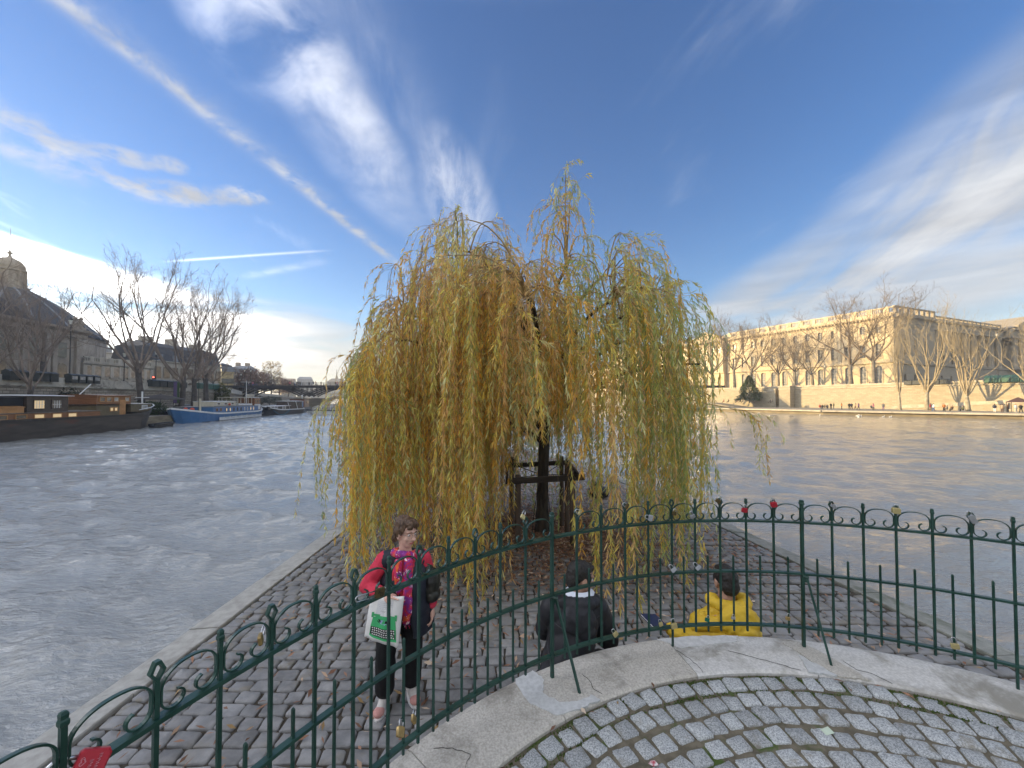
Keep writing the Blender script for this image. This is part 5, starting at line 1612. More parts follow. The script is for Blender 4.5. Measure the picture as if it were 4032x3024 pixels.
def build_institute():
    # the domed pavilion at the left edge
    c = at(310, HORIZON, 88); F = Frame((c.x, c.y), (.19, -1.0)); L = 52.0      # runs towards the camera's left, +n faces the river?
    if (F.nrm.x) < 0: F.nrm = -F.nrm
    root = empty('domed_hall', F(17, -17, LSTREET), label='dark domed stone hall with lantern and spire at the left picture edge', cat='building')
    zt = 17.6; bays = [4.6 + 6.1 * k for k in range(8)]
    ops = []
    for t in bays: ops += [(t - 1.2, t + 1.2, 6.0, 10.6, True), (t - 1.0, t + 1.0, 12.0, 15.2, False)]
    m = MB(); F.wall(m, 0, L, LSTREET, zt, ops)
    for t in (0, L): m.face([F(t, 0, LSTREET), F(t, -34, LSTREET), F(t, -34, zt), F(t, 0, zt)])
    F.box(m, .1, L - .1, -1.3, -.9, LSTREET, zt - .1); m.face([F(0, -34, LSTREET), F(L, -34, LSTREET), F(L, -34, zt), F(0, -34, zt)])
    rel(m.build('wall', M_INST, root), root)
    for k in range(9):
        t = .9 + 6.1 * k
        for q in ((-.0,) if k == 0 else (-.75, .75)):
            m = MB(); F.box(m, t + q - .5, t + q + .5, .003, .5, 6.2, 15.6); F.box(m, t + q - .65, t + q + .65, .003, .65, 15.6, 16.6); F.box(m, t + q - .7, t + q + .7, .003, .7, LSTREET, 6.2)
            rel(m.build('pilaster', M_INST, root), root)
    for o in ops: window(F, root, (o[0] + o[1]) / 2, o[2], o[1] - o[0], o[3] - o[2], 0, arch=o[4], bars=(2, 4), glass=M_GLASS_D)
    m = MB(); F.band(m, -1.0, L + 1, [(-.4, 16.65), (.75, 16.65), (.75, 17.5), (1.0, 17.6), (1.7, 18.0), (1.8, 18.5), (-.4, 18.7)]); 
    m.loft([[F(t, n, z) for n, z in ((.5, 16.65), (.5, 18.5), (-34, 18.5), (-34, 16.65))] for t in (-1.0, -.002)])
    rel(m.build('cornice', M_INST, root), root)
    m = MB(); rr_ = [(.6, 18.6), (-1.8, 22.6), (-9, 25.2), (-20, 25.2), (-33, 18.6)]
    m.loft([[F(9, n, 18.6 + (z - 18.6) * .05) for n, z in rr_]] + [[F(15, n, z) for n, z in rr_], [F(L, n, z) for n, z in rr_]]); rel(m.build('roof', M_SLATE, root), root)
    # dome: slate shell over the hall, its lantern and spire
    dc = at(22, HORIZON, 95); dc.z = 0
    prof = [(17.4, 18.6), (17.3, 19.0), (15.6, 20.4), (13.4, 22.6), (10.8, 25.0), (8.0, 27.3), (5.6, 28.9), (3.6, 30.0), (2.9, 30.4)]
    m = MB(); m.lathe([(r, z) for r, z in prof], (dc.x, dc.y, 0), 40); rel(m.build('dome', M_SLATE, root, smooth=True), root)
    m = MB(); m.lathe([(16.9, 6), (16.9, 18.62)], (dc.x, dc.y, 0), 40); rel(m.build('drum', M_INST, root, smooth=True), root)
    for k in range(16):
        a = 2 * math.pi * k / 16; m = MB(); m.tube([Vector((dc.x + (r + .05) * math.cos(a), dc.y + (r + .05) * math.sin(a), z)) for r, z in prof], .22, 5); rel(m.build('dome_rib', M_ZINC, root), root)
    m = MB(); m.lathe([(3.3, 30.2), (3.3, 30.9), (2.4, 31.2), (2.4, 34.6), (2.9, 34.8), (2.9, 35.3)], (dc.x, dc.y, 0), 16)
    for k in range(8):
        a = 2 * math.pi * k / 8; m.tube([(dc.x + 2.6 * math.cos(a), dc.y + 2.6 * math.sin(a), 31), (dc.x + 2.6 * math.cos(a), dc.y + 2.6 * math.sin(a), 34.9)], .3, 6)
    rel(m.build('lantern', M_INST, root), root)
    m = MB(); m.lathe([(2.7, 35.3), (2.55, 36.4), (1.9, 37.4), (.9, 38.0), (.4, 38.2), (.2, 38.9), (.55, 39.3), (.2, 39.7), (.08, 40.2), (.04, 45.5)], (dc.x, dc.y, 0), 16); m.tube([(dc.x - .7, dc.y, 43), (dc.x + .7, dc.y, 43)], .06, 4); rel(m.build('spire', M_INST, root, smooth=True), root)
    # stone urn group on the eave corner
    m = MB()
    for dt, h in ((.0, 1.9), (1.5, 1.7), (.8, 1.2)):
        p = F(.7 + dt, .6, 18.6); m.lathe([(.5, 0), (.35, .4), (.7, .9), (.55, 1.4), (.25, 1.7), (.4, 2.0), (.1, 2.5)], (p.x, p.y, p.z + h - 1.4), 8)
    F.box(m, .1, 3.0, .1, 1.2, 18.5, 19.2)
    rel(m.build('urn_group', M_INST, root), root)
    # house added out of frame to the left, to shield the island from the low sun
    a = F(L + .5, 0, 0)
    w = empty('shading_house', F(L + 45, -10, LSTREET), label='tall unseen house added left of the domed hall to block the low sun', cat='building')
    m = MB(); F.wall(m, L + .5, L + 130, LSTREET, 20.5, [(L + 4 + 5 * k - .8, L + 4 + 5 * k + .8, z, z + 3, False) for k in range(24) for z in (6, 10.5, 15)]); F.box(m, L + .6, L + 129.9, -16, -.7, LSTREET, 20.4); rel(m.build('wall', M_INST, w), w)
    m = MB(); m.loft([[F(t, n, z) for n, z in ((.5, 20.6), (-1.6, 25.5), (-8, 27.5), (-14.4, 25.5), (-16.4, 20.6))] for t in (L + .5, L + 130)]); rel(m.build('roof', M_SLATE, w), w)
build_institute()

def build_left_town():
    r1, F, L = simple_house('palace_wing', 322, 598, 96, 113, 11.9, [(5.2, 8.0, 1.5), (8.7, 11.2, 1.5)], 8, M_CREAM, M_ZINC, ('flat', .35), 'two-storey cream stone wing with a roof balustrade right of the domed hall', arch0=True)
    m = MB(); F.band(m, 0, L, [(.1, 12.15), (.1, 12.5), (.4, 12.5), (.4, 12.15)]); F.band(m, 0, L, [(.05, 13.3), (.05, 13.6), (.45, 13.6), (.45, 13.3)])
    k = .3
    while k < L:
        F.box(m, k, k + .16, .15, .33, 12.5, 13.3); k += .42
    k = 0
    while k < L - .5: F.box(m, k, k + .9, .06, .46, 12.12, 13.7); k += L / 8.0
    rel(m.build('balustrade', M_CREAM, r1), r1)
    for k in range(9):
        m = MB(); t = min(max(L * k / 8, .4), L - .4); F.box(m, t - .4, t + .4, .003, .3, 8.3, 11.5); rel(m.build('pilaster', M_CREAM, r1), r1)
    simple_house('corner_mansion', 600, 868, 113, 137, 14.2, [(5.4, 8.2, 1.9), (9.2, 12.6, 1.9)], 9, M_CREAM, M_SLATE, ('mansard', 6.4), 'pale stone mansion with dark mansard roof behind the tall left trees', arch0=True, chim=3, glass=M_GLASS_D)
    M_YEL = mat('yellow_ochre_facade', (.52, .42, .22), (.44, .35, .19), .6, 5, .85)
    M_GREYW = mat('grey_white_facade', (.40, .39, .37), (.33, .32, .30), .5, 5, .85)
    M_BRNW = mat('buff_facade', (.36, .30, .23), (.29, .24, .19), .5, 5, .85)
    simple_house('yellow_house', 872, 918, 150, 153, 13.5, [(6, 8, 1.2), (9, 11, 1.2)], 5, M_YEL, M_SLATE, ('mansard', 4), 'yellow ochre house with dormers right of the corner mansion', glass=M_GLASS_D)
    simple_house('tall_buff_house', 905, 985, 190, 193, 16, [(6.5, 8.5, 1.2), (10, 12, 1.2), (13, 15, 1.2)], 7, M_BRNW, M_ZINC, ('mansard', 4.2), 'tall buff house with grey roof above the bridge stairs', chim=2)
    simple_house('white_block', 312, 346, 150, 152, 28.2, [(20, 22, 1.4), (24, 26, 1.4)], 3, M_GREYW, M_ZINC, ('flat', 1.2), 'pale grey tower-like block rising right of the domed hall eave')
    simple_house('low_grey_house', 350, 440, 150, 155, 21.5, [(15, 17, 1.3)], 6, M_GREYW, M_ZINC, ('mansard', 3.2), 'pale house with zinc roof above the balustraded wing, left one', chim=2)
    simple_house('white_gable_house', 470, 575, 165, 170, 24.5, [(18, 20, 1.3), (21, 23, 1.3)], 7, M_GREYW, M_ZINC, ('mansard', 4.2), 'wide pale house with zinc roof behind the tallest left tree', chim=3)
    far = [(1108, 1166, 320, 15, 'gable', 6, M_BRNW, 'brown gabled house beyond the iron bridge, right of the gold tree'), (1168, 1230, 380, 17, 'mansard', 9, M_GREYW, 'grey mansard building beyond the iron bridge at its middle'),
           (1232, 1288, 430, 15, 'gable', 5, M_CREAM, 'low cream house beyond the bridge beside the spired roof'), (1360, 1420, 560, 20, 'mansard', 7, M_BRNW, 'far house half hidden by the willow left of its trunk')]
    for a, b, Y, z, rf, h, mw, lab in far: simple_house('far_house', a, b, Y, Y + 6, z, [(z - 5, z - 3, 2), (z - 9, z - 7, 2)], 5, mw, M_ZINC if rf == 'mansard' else M_BRNW, (rf, h), lab, depth=20)
    # big vaulted roof with a needle spire
    a, F, L = simple_house('station_hall', 1288, 1342, 600, 604, 20, [(10, 16, 5)], 3, M_GREYW, M_SLATE, ('mansard', 17), 'far hall with big grey vaulted roof and needle spire beyond the bridge', depth=40, arch0=True)
    m = MB(); m.lathe([(2.4, 36), (1.8, 40), (.8, 43), (.3, 52)], F(L * .55, -20, 0), 8); rel(m.build('spire', M_SLATE, a), a)
    # city rising far away on both sides of the river axis
    r = random.Random(4)
    for i, (px, Y, h, w_) in enumerate([(1440, 800, 22, 40), (1520, 900, 24, 50), (1610, 1000, 20, 60), (1720, 1100, 26, 70), (1850, 1200, 24, 70), (1980, 1100, 24, 70), (2110, 1000, 26, 70), (2230, 900, 24, 60), (2330, 750, 24, 50)]):
        simple_house('far_block', px - w_ / 2 * FPX / Y, px + w_ / 2 * FPX / Y, Y, Y + r.uniform(-5, 5), h, [(h - 6, h - 3, 2.5), (h - 12, h - 9, 2.5)], 6, r.choice([M_GREYW, M_CREAM, M_BRNW]), M_ZINC, ('mansard', 7), 'hazy far city block on the horizon behind the willow, %s from the left' % ORD[i], depth=30, group='far city blocks on the horizon')
build_left_town()

# ---------------------------------------------------------------- trees and greenery of the left bank
def build_left_trees():
    spec = [(562, 3.2, 1052, 0, 'tallest bare tree on the left quay with a thick straight trunk'), (714, 3.6, 1128, 1, 'bare tree with a leaning forked trunk right of the tallest one'), (762, 4.2, 1150, 2, 'middle dark bare tree standing behind the silver car'), (812, 3.4, 1166, 0, 'rightmost tall bare tree on the left quay, by the stair')]
    for i, (px, n, ty, v, lab) in enumerate(spec):
        p = lt(px, n); p.z = LPROM
        top = EYE + (HORIZON - ty) / FPX * p.y
        plant_tree('quay_tree', T_LEFT[v], p, i * 1.7 + .3, (top - LPROM) / 24 * .98, lab, 'tall bare trees on the left lower quay', scz=(top - LPROM) / 24)
    p = lt(118, 3); p.z = LPROM
    plant_tree('quay_tree', T_LEFT[1], p, .5, .56, 'small bare tree before the domed hall at the left edge', 'tall bare trees on the left lower quay')
    p = lt(-110, 2.5); p.z = LPROM
    plant_tree('quay_tree', T_LEFT[2], p, 2.5, .55, 'dark bare tree reaching in from the left picture edge', 'tall bare trees on the left lower quay')
    q = at(175, HORIZON, 74); q.z = LSTREET
    plant_tree('street_tree', T_LEFT[2], q, 1.1, .98, 'bare street tree whose crown spreads before the dome', 'bare trees on the left bank street')
    q = at(838, HORIZON, 128); q.z = LSTREET
    plant_tree('street_tree', T_PLANE[1], q, 2.2, .75, 'smaller bare tree before the yellow house', 'bare trees on the left bank street')
    # leafy masses: bush, ivy and the trees beyond the bridge
    def leafy(name, c, rx, ry, rz, n, cols, size, label, cat, seed, trunk=True, group=None, flat=False):
        r = np.random.default_rng(seed)
        o = empty(name, c, label=label, cat=cat, group=group)
        if trunk:
            m = MB(); m.tube([(0, 0, -.05), (.1, 0, rz * .6), (0, 0, rz * 1.4)], [rx * .07, rx * .05, rx * .02], 6)
            for k in range(9):
                a = k * 2.4; m.tube([(0, 0, rz * .45 + k * rz * .07), (math.cos(a) * rx * .45, math.sin(a) * ry * .45, rz * (.8 + .07 * k)), (math.cos(a) * rx * .8, math.sin(a) * ry * .8, rz * (1.0 + .08 * k))], [rx * .035, rx * .02, rx * .008], 4)
            m.build('trunk', M_DARKBARK, o)
        u = r.normal(0, 1, (n, 3)); u /= np.linalg.norm(u, axis=1, keepdims=True)
        lump = 1 + .22 * np.sin(u[:, 0] * 5 + seed) * np.sin(u[:, 1] * 6 + 1) + .16 * np.sin(u[:, 2] * 9 + seed * 2)
        rad = r.uniform(.35, 1, n) ** .5 * lump
        q = u * rad[:, None] * np.array((rx, ry, rz)); q[:, 2] += rz * (1.35 if trunk else .85)
        q = q[q[:, 2] > .0]; n = len(q)
        d = r.normal(0, 1, (n, 3)) + u[:n] * .6; d /= np.linalg.norm(d, axis=1, keepdims=True)
        w = np.cross(d, r.normal(0, 1, (n, 3))); w /= np.linalg.norm(w, axis=1, keepdims=True)
        L = r.uniform(.6, 1.3, n)[:, None] * size
        v = np.stack([q - d * L * .4, q + w * L * .3, q + d * L * .6, q - w * L * .3], 1).reshape(-1, 3)
        cc = np.array(cols)[r.choice(len(cols), n)] * r.uniform(.7, 1.3, n)[:, None]
        me = np_mesh('crown', v, np.arange(n * 4).reshape(n, 4), None, MATS.get('bush_leaf') or MATS.setdefault('bush_leaf', leaf_mat('bush_leaf', .7, .25)), None, np.repeat(np.concatenate([cc, np.ones((n, 1))], 1), 4, 0))
        put('crown' if trunk else 'foliage', me, o)
        return o
    G1 = [(.03, .05, .018), (.05, .075, .025), (.02, .035, .014)]
    p = lt(585, 5.2); p.z = LPROM; leafy('quay_bush', p, 2.2, 1.6, 1.15, 2200, G1, .28, 'dark green bush on the left quay between the barges', 'bush', 1, trunk=False)
    p = lt(870, .9); p.z = LPROM + .5; leafy('ivy_bush', p, 2.0, 1.2, 3.0, 2400, [(.09, .10, .025), (.14, .13, .035), (.05, .065, .02)], .34, 'olive green ivy bush climbing the wall beside the stair', 'bush', 2, trunk=False)
    p = lt(275, 1.2); p.z = LPROM; leafy('ivy_bush', p, 2.6, 1.0, 1.9, 1800, [(.05, .05, .03), (.075, .07, .04), (.035, .04, .025)], .3, 'dull ivy hanging on the wall behind the brown barge', 'bush', 3, trunk=False)
    B1 = [(.12, .065, .045), (.16, .085, .055), (.09, .06, .045), (.11, .08, .055)]
    for i, (px, Y, h, w_, cols, lab) in enumerate([(972, 158, 11.5, 6.5, B1, 'reddish brown tree at the bridge end, leftmost of the clump'), (1010, 175, 12, 7, B1, 'rusty brown tree behind the bridge lamps'), (1040, 190, 11, 6, [(.10, .075, .055), (.13, .10, .07)], 'dull brown tree under the gold one'), (1068, 200, 19, 7, [(.28, .22, .10), (.34, .27, .13), (.20, .155, .09)], 'gold tinted tall tree rising beyond the bridge'), (1100, 215, 11, 8, B1, 'reddish tree left of the brown gabled house'), (1135, 240, 10, 8, [(.12, .085, .06), (.15, .10, .07)], 'rightmost brown tree beyond the bridge')]):
        q = at(px, HORIZON, Y); q.z = LSTREET
        leafy('autumn_tree', q, w_ * .75, w_ * .75, h / 2.35, 2600, cols, .55, lab, 'tree', 20 + i, group='autumn trees beyond the iron bridge')
    for i, (px, Y) in enumerate([(1028, 133), (1062, 134), (1090, 133)]):
        q = at(px, HORIZON, Y + 26); q.z = LPROM
        leafy('riverside_tree', q, 2.0, 2.0, 1.6, 800, [(.09, .10, .06), (.13, .13, .09), (.06, .075, .04)], .4, 'dark green riverside tree under the iron bridge, %s from the left' % ORD[i], 'tree', 40 + i, group='green riverside trees under the bridge')
build_left_trees()

# ---------------------------------------------------------------- iron footbridge
M_BRIDGE = mat('dark_bridge_iron', (.022, .021, .021), (.040, .037, .034), .8, 5, .55)
M_PIER = brick_mat('pier_stone', 0, (.30, .27, .20), (.24, .21, .155), (.15, .13, .10), 1.1, .5, .02, (.13, .12, .075), bump=.5)
def build_bridge():
    BY, W2, zd = 137.0, 5.0, 7.45
    x0 = at(958, HORIZON, BY).x; span = 23.6
    xs = [x0 + span * k for k in range(8)]
    root = empty('iron_footbridge', (xs[3], BY, 0), label='dark iron footbridge with low arches crossing the river behind the willow', cat='bridge')
    m = MB(); m.box(((xs[0] + xs[-1]) / 2, BY, zd - .22), (xs[-1] - xs[0] + 8, W2 * 2 + .6, .44)); m.box(((xs[0] + xs[-1]) / 2, BY - W2 - .25, zd - .30), (xs[-1] - xs[0] + 8, .25, .75)); rel(m.build('deck', M_BRIDGE, root), root)
    zs, zc = 3.6, 6.75
    for k in range(7):
        m = MB()
        for y in (BY - W2 + .2, BY - 1.6, BY + 1.6, BY + W2 - .2):
            a, b = xs[k] + .6, xs[k + 1] - .6
            pts = [(a + (b - a) * q / 16, y, zs + (zc - zs) * (1 - (2 * q / 16 - 1) ** 2)) for q in range(17)]
            m.loft([[Vector((x, y - .12, z)), Vector((x, y + .12, z)), Vector((x, y + .12, z + .42)), Vector((x, y - .12, z + .42))] for x, y, z in pts])
            for q in range(1, 16):
                x, _, z = pts[q]
                if abs(q - 8) > 2: m.box((x, y, (z + .4 + zd - .45) / 2), (.12, .10, zd - .45 - z - .4))
            if k: # curved brackets that spring from the pier to the deck
                br = [(xs[k] + s * (.4 + 6.2 * q / 8), y, zs + .3 + (zd - .75 - zs) * (math.sin(q / 8 * math.pi / 2))) for s in (1,) for q in range(9)]
                for s in (-1, 1):
                    bq = [(xs[k] + s * (.4 + 6.6 * q / 8), zs + .4 + (zd - 1.0 - zs) * (q / 8) ** .75) for q in range(9)]
                    m.loft([[Vector((x, y - .1, z)), Vector((x, y + .1, z)), Vector((x, y + .1, z + .25)), Vector((x, y - .1, z + .25))] for x, z in bq])
        rel(m.build('arch', M_BRIDGE, root), root)
    for k in range(1, 7):
        m = MB(); x = xs[k]
        poly = [(x - 1.5, BY + 8), (x - 1.5, BY - 6.5), (x, BY - 8.6), (x + 1.5, BY - 6.5), (x + 1.5, BY + 8), (x, BY + 9.6)]
        m.prism(poly, WATER - 1, 2.8); m.prism([(x + (px - x) * 1.12, BY + (py - BY) * 1.02) for px, py in poly], 2.805, 3.2); m.lathe([(1.4, 3.2), (1.1, 3.6), (.5, 4.0)], (x, BY - 5.6, 0), 8)
        rel(m.build('pier', M_PIER, root), root)
    m = MB(); m.box((xs[0] - 3.0, BY, 2.9), (6, 16, 7.9)); rel(m.build('abutment', M_PIER, root), root)
    m = MB()
    for y in (BY - W2, BY + W2):
        m.box(((xs[0] + xs[-1]) / 2, y, zd + 1.12), (xs[-1] - xs[0] + 6, .07, .07)); m.box(((xs[0] + xs[-1]) / 2, y, zd + .15), (xs[-1] - xs[0] + 6, .05, .05))
        x = xs[0] - 2
        while x < xs[-1]: m.box((x, y, zd + .56), (.10, .08, 1.1)); x += 2.36
        x = xs[0] - 2
        while x < xs[3]: m.box((x, y, zd + .6), (.022, .022, .95)); x += .30
    rel(m.build('railing', M_BRIDGE, root), root)
    for i, px in enumerate((948, 962, 986)):
        q = at(px, HORIZON, BY - W2 + .6 + i); q.z = zd
        lamp_post(q, 6.0 if i else 4.5, 'three-globed lamp at the left end of the footbridge, %s one' % ORD[i], 'lamps at the bridge end')
    r = random.Random(17)
    who = [(240, 'black'), (266, 'navy'), (290, 'cream'), (312, 'black'), (350, 'pink'), (370, 'brown'), (405, 'olive'), (525, 'black'), (536, 'grey'), (582, 'black'), (641, 'cream'), (880, 'red'), (892, 'pink'), (950, 'navy'), (964, 'white'), (992, 'black'), (1015, 'black'), (1036, 'olive'), (1165, 'black'), (1230, 'navy'), (1262, 'tan'), (1341, 'black'), (1428, 'white'), (1550, 'black'), (1575, 'pink'), (1650, 'black'), (1690, 'navy')]
    for i, (cx, col) in enumerate(who):
        px = 900 + cx / 3.687; Y = BY - 3.6 + r.uniform(0, 3.5)
        q = at(px, HORIZON, Y); q.z = zd
        person(q, r.choice((R(90), R(-90))) + r.uniform(-.5, .5), r.choice(('walk', 'walk', 'stand')), col, r.choice(('black', 'navy', 'blue')), 'small person in %s top on the iron footbridge, %s from its left end' % (col, ORD[i]), 'people on the iron footbridge', r.uniform(.95, 1.06))
    # the stone road bridge further downstream
    Y2 = 430; xs2 = [-222 + 74 * k for k in range(4)]
    rb = empty('stone_bridge', (-110, Y2, 0), label='far pale stone arch bridge seen under the iron footbridge', cat='bridge')
    m = MB()
    for k in range(3):
        a, b = xs2[k] + 3, xs2[k + 1] - 3
        arc = [(a + (b - a) * q / 14, -.2 + 7.2 * math.sin(math.pi * q / 14) ** .8) for q in range(15)]
        for (u0, w0), (u1, w1) in zip(arc, arc[1:]):
            m.add([(u0, Y2, w0), (u1, Y2, w1), (u1, Y2, 10.2), (u0, Y2, 10.2), (u0, Y2 + 30, w0), (u1, Y2 + 30, w1)], [(0, 1, 2, 3), (0, 4, 5, 1)])
    rel(m.build('arches', M_LCAP, rb), rb)
    m = MB()
    for x in xs2: m.prism([(x - 3.2, Y2 - .5), (x, Y2 - 5), (x + 3.2, Y2 - .5), (x + 3.2, Y2 + 31), (x - 3.2, Y2 + 31)], -2, 8.5); m.box((x, Y2 + 15, 9.3), (6.2, 30, 1.6))
    rel(m.build('piers', M_LCAP, rb), rb)
    m = MB(); m.box((-60, Y2 + 15, 10.6), (420, 31, .8)); m.box((-60, Y2 - .1, 11.5), (420, .5, 1.1)); rel(m.build('deck', M_LCAP, rb), rb)
build_bridge()

# ---------------------------------------------------------------- street things on the left
def build_left_things():
    LFi = Frame((-55.5, 35), (-10.1, 53))
    runs = [(0, 205, 5, M_STALL_D, False, 'dark closed bookstall'), (250, 372, 4, M_STALL_D, True, 'bookstall with pale posters'), (578, 720, 5, M_STALL_D, False, 'dark closed bookstall under the trees'), (770, 850, 3, M_STALL, False, 'green closed bookstall near the stair')]
    for a, b, n, mb_, posters, lab in runs:
        ta, tb = LF.t_of(a, 0), LF.t_of(b, 0)
        for k in range(n):
            t = ta + (tb - ta) * (k + .5) / n; w_ = abs(tb - ta) / n - .12
            o = bookstall(LF, t, w_, LZ, -1, mb_, False, '%s on the left parapet, %s in its row' % (lab, ORD[k]), 'bookstalls on the left parapet')
            if posters:
                m = MB(); LF.box(m, t - w_ / 2 + .12, t + w_ / 2 - .12, .78, .80, LZ - .1, LZ + .28) if False else LF.box(m, t - w_ / 2 + .15, t + w_ / 2 - .15, .752, .77, LZ - .18, LZ + .26)
                rel(m.build('poster', M_POSTER, o), o)
    for px, n, h, lab in ((272, -2.5, 9.5, 'leftmost street lamp of the left bank, before the hall corner'), (487, -2.5, 6.0, 'short street lamp left of the tallest tree'), (612, -2.5, 7.2, 'street lamp right of the tallest tree')):
        p = lt(px, n); p.z = LSTREET; lamp_post(p, h, lab, 'street lamps on the left bank')
    for px, py, lab in ((603, 1490, 'red traffic light behind the left parapet'), (800, 1484, 'orange traffic light between the two right trees')):
        p = lt(px, -1.5); o = empty('traffic_light', (p.x, p.y, LSTREET), label=lab, cat='traffic light', group='traffic lights on the left bank')
        zz = EYE + (HORIZON - py) / FPX * p.y - LSTREET
        m = MB(); m.tube([(0, 0, 0), (0, 0, zz - .3)], .06, 6); m.box((0, 0, zz), (.28, .2, .8)); m.build('post', M_IRON, o)
        m = MB(); m.ball((.1, -.13, zz + (.22 if 'red' in lab else 0)), .12, 8, 5); m.build('lamp', mat('signal_red' if 'red' in lab else 'signal_orange', (.8, .1, .06) if 'red' in lab else (.9, .3, .05), emit=((1, .10, .06) if 'red' in lab else (1, .38, .06), 2.5)), o)
    # silver car on the quay
    p = lt(728, 2.6); p.z = LPROM
    car = empty('parked_car', p, R(97), label='silver hatchback parked on the left quay between two dark trunks', cat='car')
    m = MB(); 
    body = [(-2.0, .30, .72), (-1.95, .25, .85), (-1.2, .22, .93), (-.75, .22, .98), (.9, .22, .98), (1.8, .22, .90), (2.02, .26, .74)]
    m.loft([[Vector((x, s * w_, z)) for s, w_, z in ((-1, .82, zb), (-1, .86, .55), (-1, .80, zt_), (1, .80, zt_), (1, .86, .55), (1, .82, zb))] for x, zb, zt_ in body]); m.build('body', mat('silver_car_paint', (.50, .52, .55), rough=.3, metal=.4), car)
    m = MB(); m.loft([[Vector((x, s * w_, z)) for s, w_, z in ((-1, .79, .95), (-1, wt, zt_), (1, wt, zt_), (1, .79, .95))] for x, wt, zt_ in ((-1.85, .74, 1.0), (-1.35, .62, 1.44), (.35, .62, 1.46), (1.2, .72, 1.0))]); m.build('cabin', M_GLASS_D, car)
    m = MB(); m.box((-.5, 0, 1.465), (1.7, 1.2, .05)); m.build('roof', MATS['silver_car_paint'], car)
    for x in (-1.25, 1.3):
        for s in (-1, 1):
            m = MB(); m.lathe([(.32, -.1), (.32, .1), (.2, .11), (.2, -.11)], (0, 0, 0), 14); w_ = m.build('wheel', CLOTH['black'], car); w_.location = (x, s * .78, .32); w_.rotation_euler = (R(90), 0, 0)
    # parasol
    p = lt(632, 4.6); p.z = LPROM
    um = empty('parasol', p, label='wide dark square parasol open on the left quay by the bush', cat='parasol')
    m = MB(); m.lathe([(3.0, 2.35), (2.9, 2.5), (1.4, 2.95), (.15, 3.2), (.05, 3.35)], (0, 0, 0), 8); m.build('canopy', mat('dark_parasol_cloth', (.045, .04, .038), rough=.9), um)
    m = MB(); m.tube([(0, 0, 0), (0, 0, 3.2)], .04, 6); m.build('pole', M_IRON, um)
    for s, col, nm in ((690, (.10, .07, .16), 'purple'), (700, (.06, .11, .04), 'green')):
        p = lt(s, 3.4); p.z = LPROM; b = empty('banner', p, label='tall thin %s banner hanging beside the leaning trunk' % nm, cat='banner')
        m = MB(); m.box((0, 0, 3.6), (.55, .03, 3.6)); m.build('cloth', mat(nm + '_banner', col, rough=.9), b); m = MB(); m.tube([(-.3, 0, 0), (-.3, 0, 5.6)], .04, 5); m.build('pole', M_IRON, b)
    # stair from street to quay at the bridge
    F = Frame((-72, 101), (-24, 36)); 
    st = empty('quay_stair', (-74, 108, 0), label='stone stair with dark railing climbing to the footbridge on the left bank', cat='stairs')
    m = MB(); n = 16
    for k in range(n):
        z = LSTREET - .2 - (LSTREET - .2 - LPROM) * k / n; t = 18 - 13.5 * k / n
        F.box(m, t - 13.5 / n, t, 1.2, 3.4, -.1, z)
    rel(m.build('steps', M_LCAP, st), st)
    m = MB(); m.loft([[F(t, n_, z + dz) for n_, dz in ((3.42, -.2), (3.42, 1.05), (3.52, 1.05), (3.52, -.2))] for t, z in ((4.5, LPROM + .1), (18, LSTREET))]); rel(m.build('railing', mat('stair_rail_grey', (.10, .10, .11), rough=.7), st), st)
build_left_things()

# ---------------------------------------------------------------- boats
def hull_rings(L, B, sheer, bow_rake=1.6, bow=.18, stern=.12, zk=-.6, n=18, stern_fine=.55):
    """sections from stern (0) to bow (L); returns the rings and a half-beam function"""
    def hb(u):
        w_ = 1.0
        if u > 1 - bow: w_ = math.cos((u - 1 + bow) / bow * math.pi / 2) ** .75
        if u < stern: w_ = stern_fine + (1 - stern_fine) * math.sin(u / stern * math.pi / 2)
        return max(w_, .03) * B / 2
    rings = []
    for k in range(n + 1):
        u = (k / n); u = u if u < .5 else 1 - (1 - u) ** 1.35 * .5 ** -.35
        b = hb(u); z = sheer(u); x = L * u
        rk = bow_rake * max(0, (u - .8) / .2) ** 1.5
        rings.append([Vector((x - (rk if q < .5 else 0) , s * b * q1, zz)) for s, q, q1, zz in ((-1, 0, .72, zk), (-1, .3, .93, zk * .3), (-1, 1, 1.0, z), (1, 1, 1.0, z), (1, .3, .93, zk * .3), (1, 0, .72, zk))])
    return rings, hb
def hull_parts(root, L, B, sheer, m_hull, m_deck, m_rub, rub=(.32, .10), **kw):
    rings, hb = hull_rings(L, B, sheer, **kw)
    m = MB(); m.loft(rings); m.build('hull', m_hull, root)
    m = MB(); 
    for a, b in zip(rings, rings[1:]): m.face([a[2] + Vector((0, .1, .006)), b[2] + Vector((0, .1, .006)), b[3] + Vector((0, -.1, .006)), a[3] + Vector((0, -.1, .006))])
    m.build('deck', m_deck, root)
    m = MB()
    for i in (2, 3):
        s = -1 if i == 2 else 1
        m.loft([[r[i] + Vector((0, s * q, z)) for q, z in ((.0, -rub[1]), (.07, -rub[1]), (.07, .12), (-.10, .12), (-.10, 0))] for r in rings])
    m.build('gunwale', m_rub, root)
    return rings, hb
def boat_root(bow_px, stern_px, n, name, label, z=WATER):
    """a boat lying along the left quay, bow towards the camera or away"""
    b, s = bow_px, stern_px
    d = (b - s); o = empty(name, (s.x, s.y, z), math.atan2(d.y, d.x), label=label, cat='boat', group='boats moored along the left quay')
    return o, Vector((d.x, d.y)).length
M_HBROWN = mat('weathered_brown_hull', (.040, .033, .028), (.075, .062, .052), .9, 7, .6, c3=(.12, .045, .03), s3=.5, lo3=.6, hi3=.75, stretch=(.4, .4, 2))
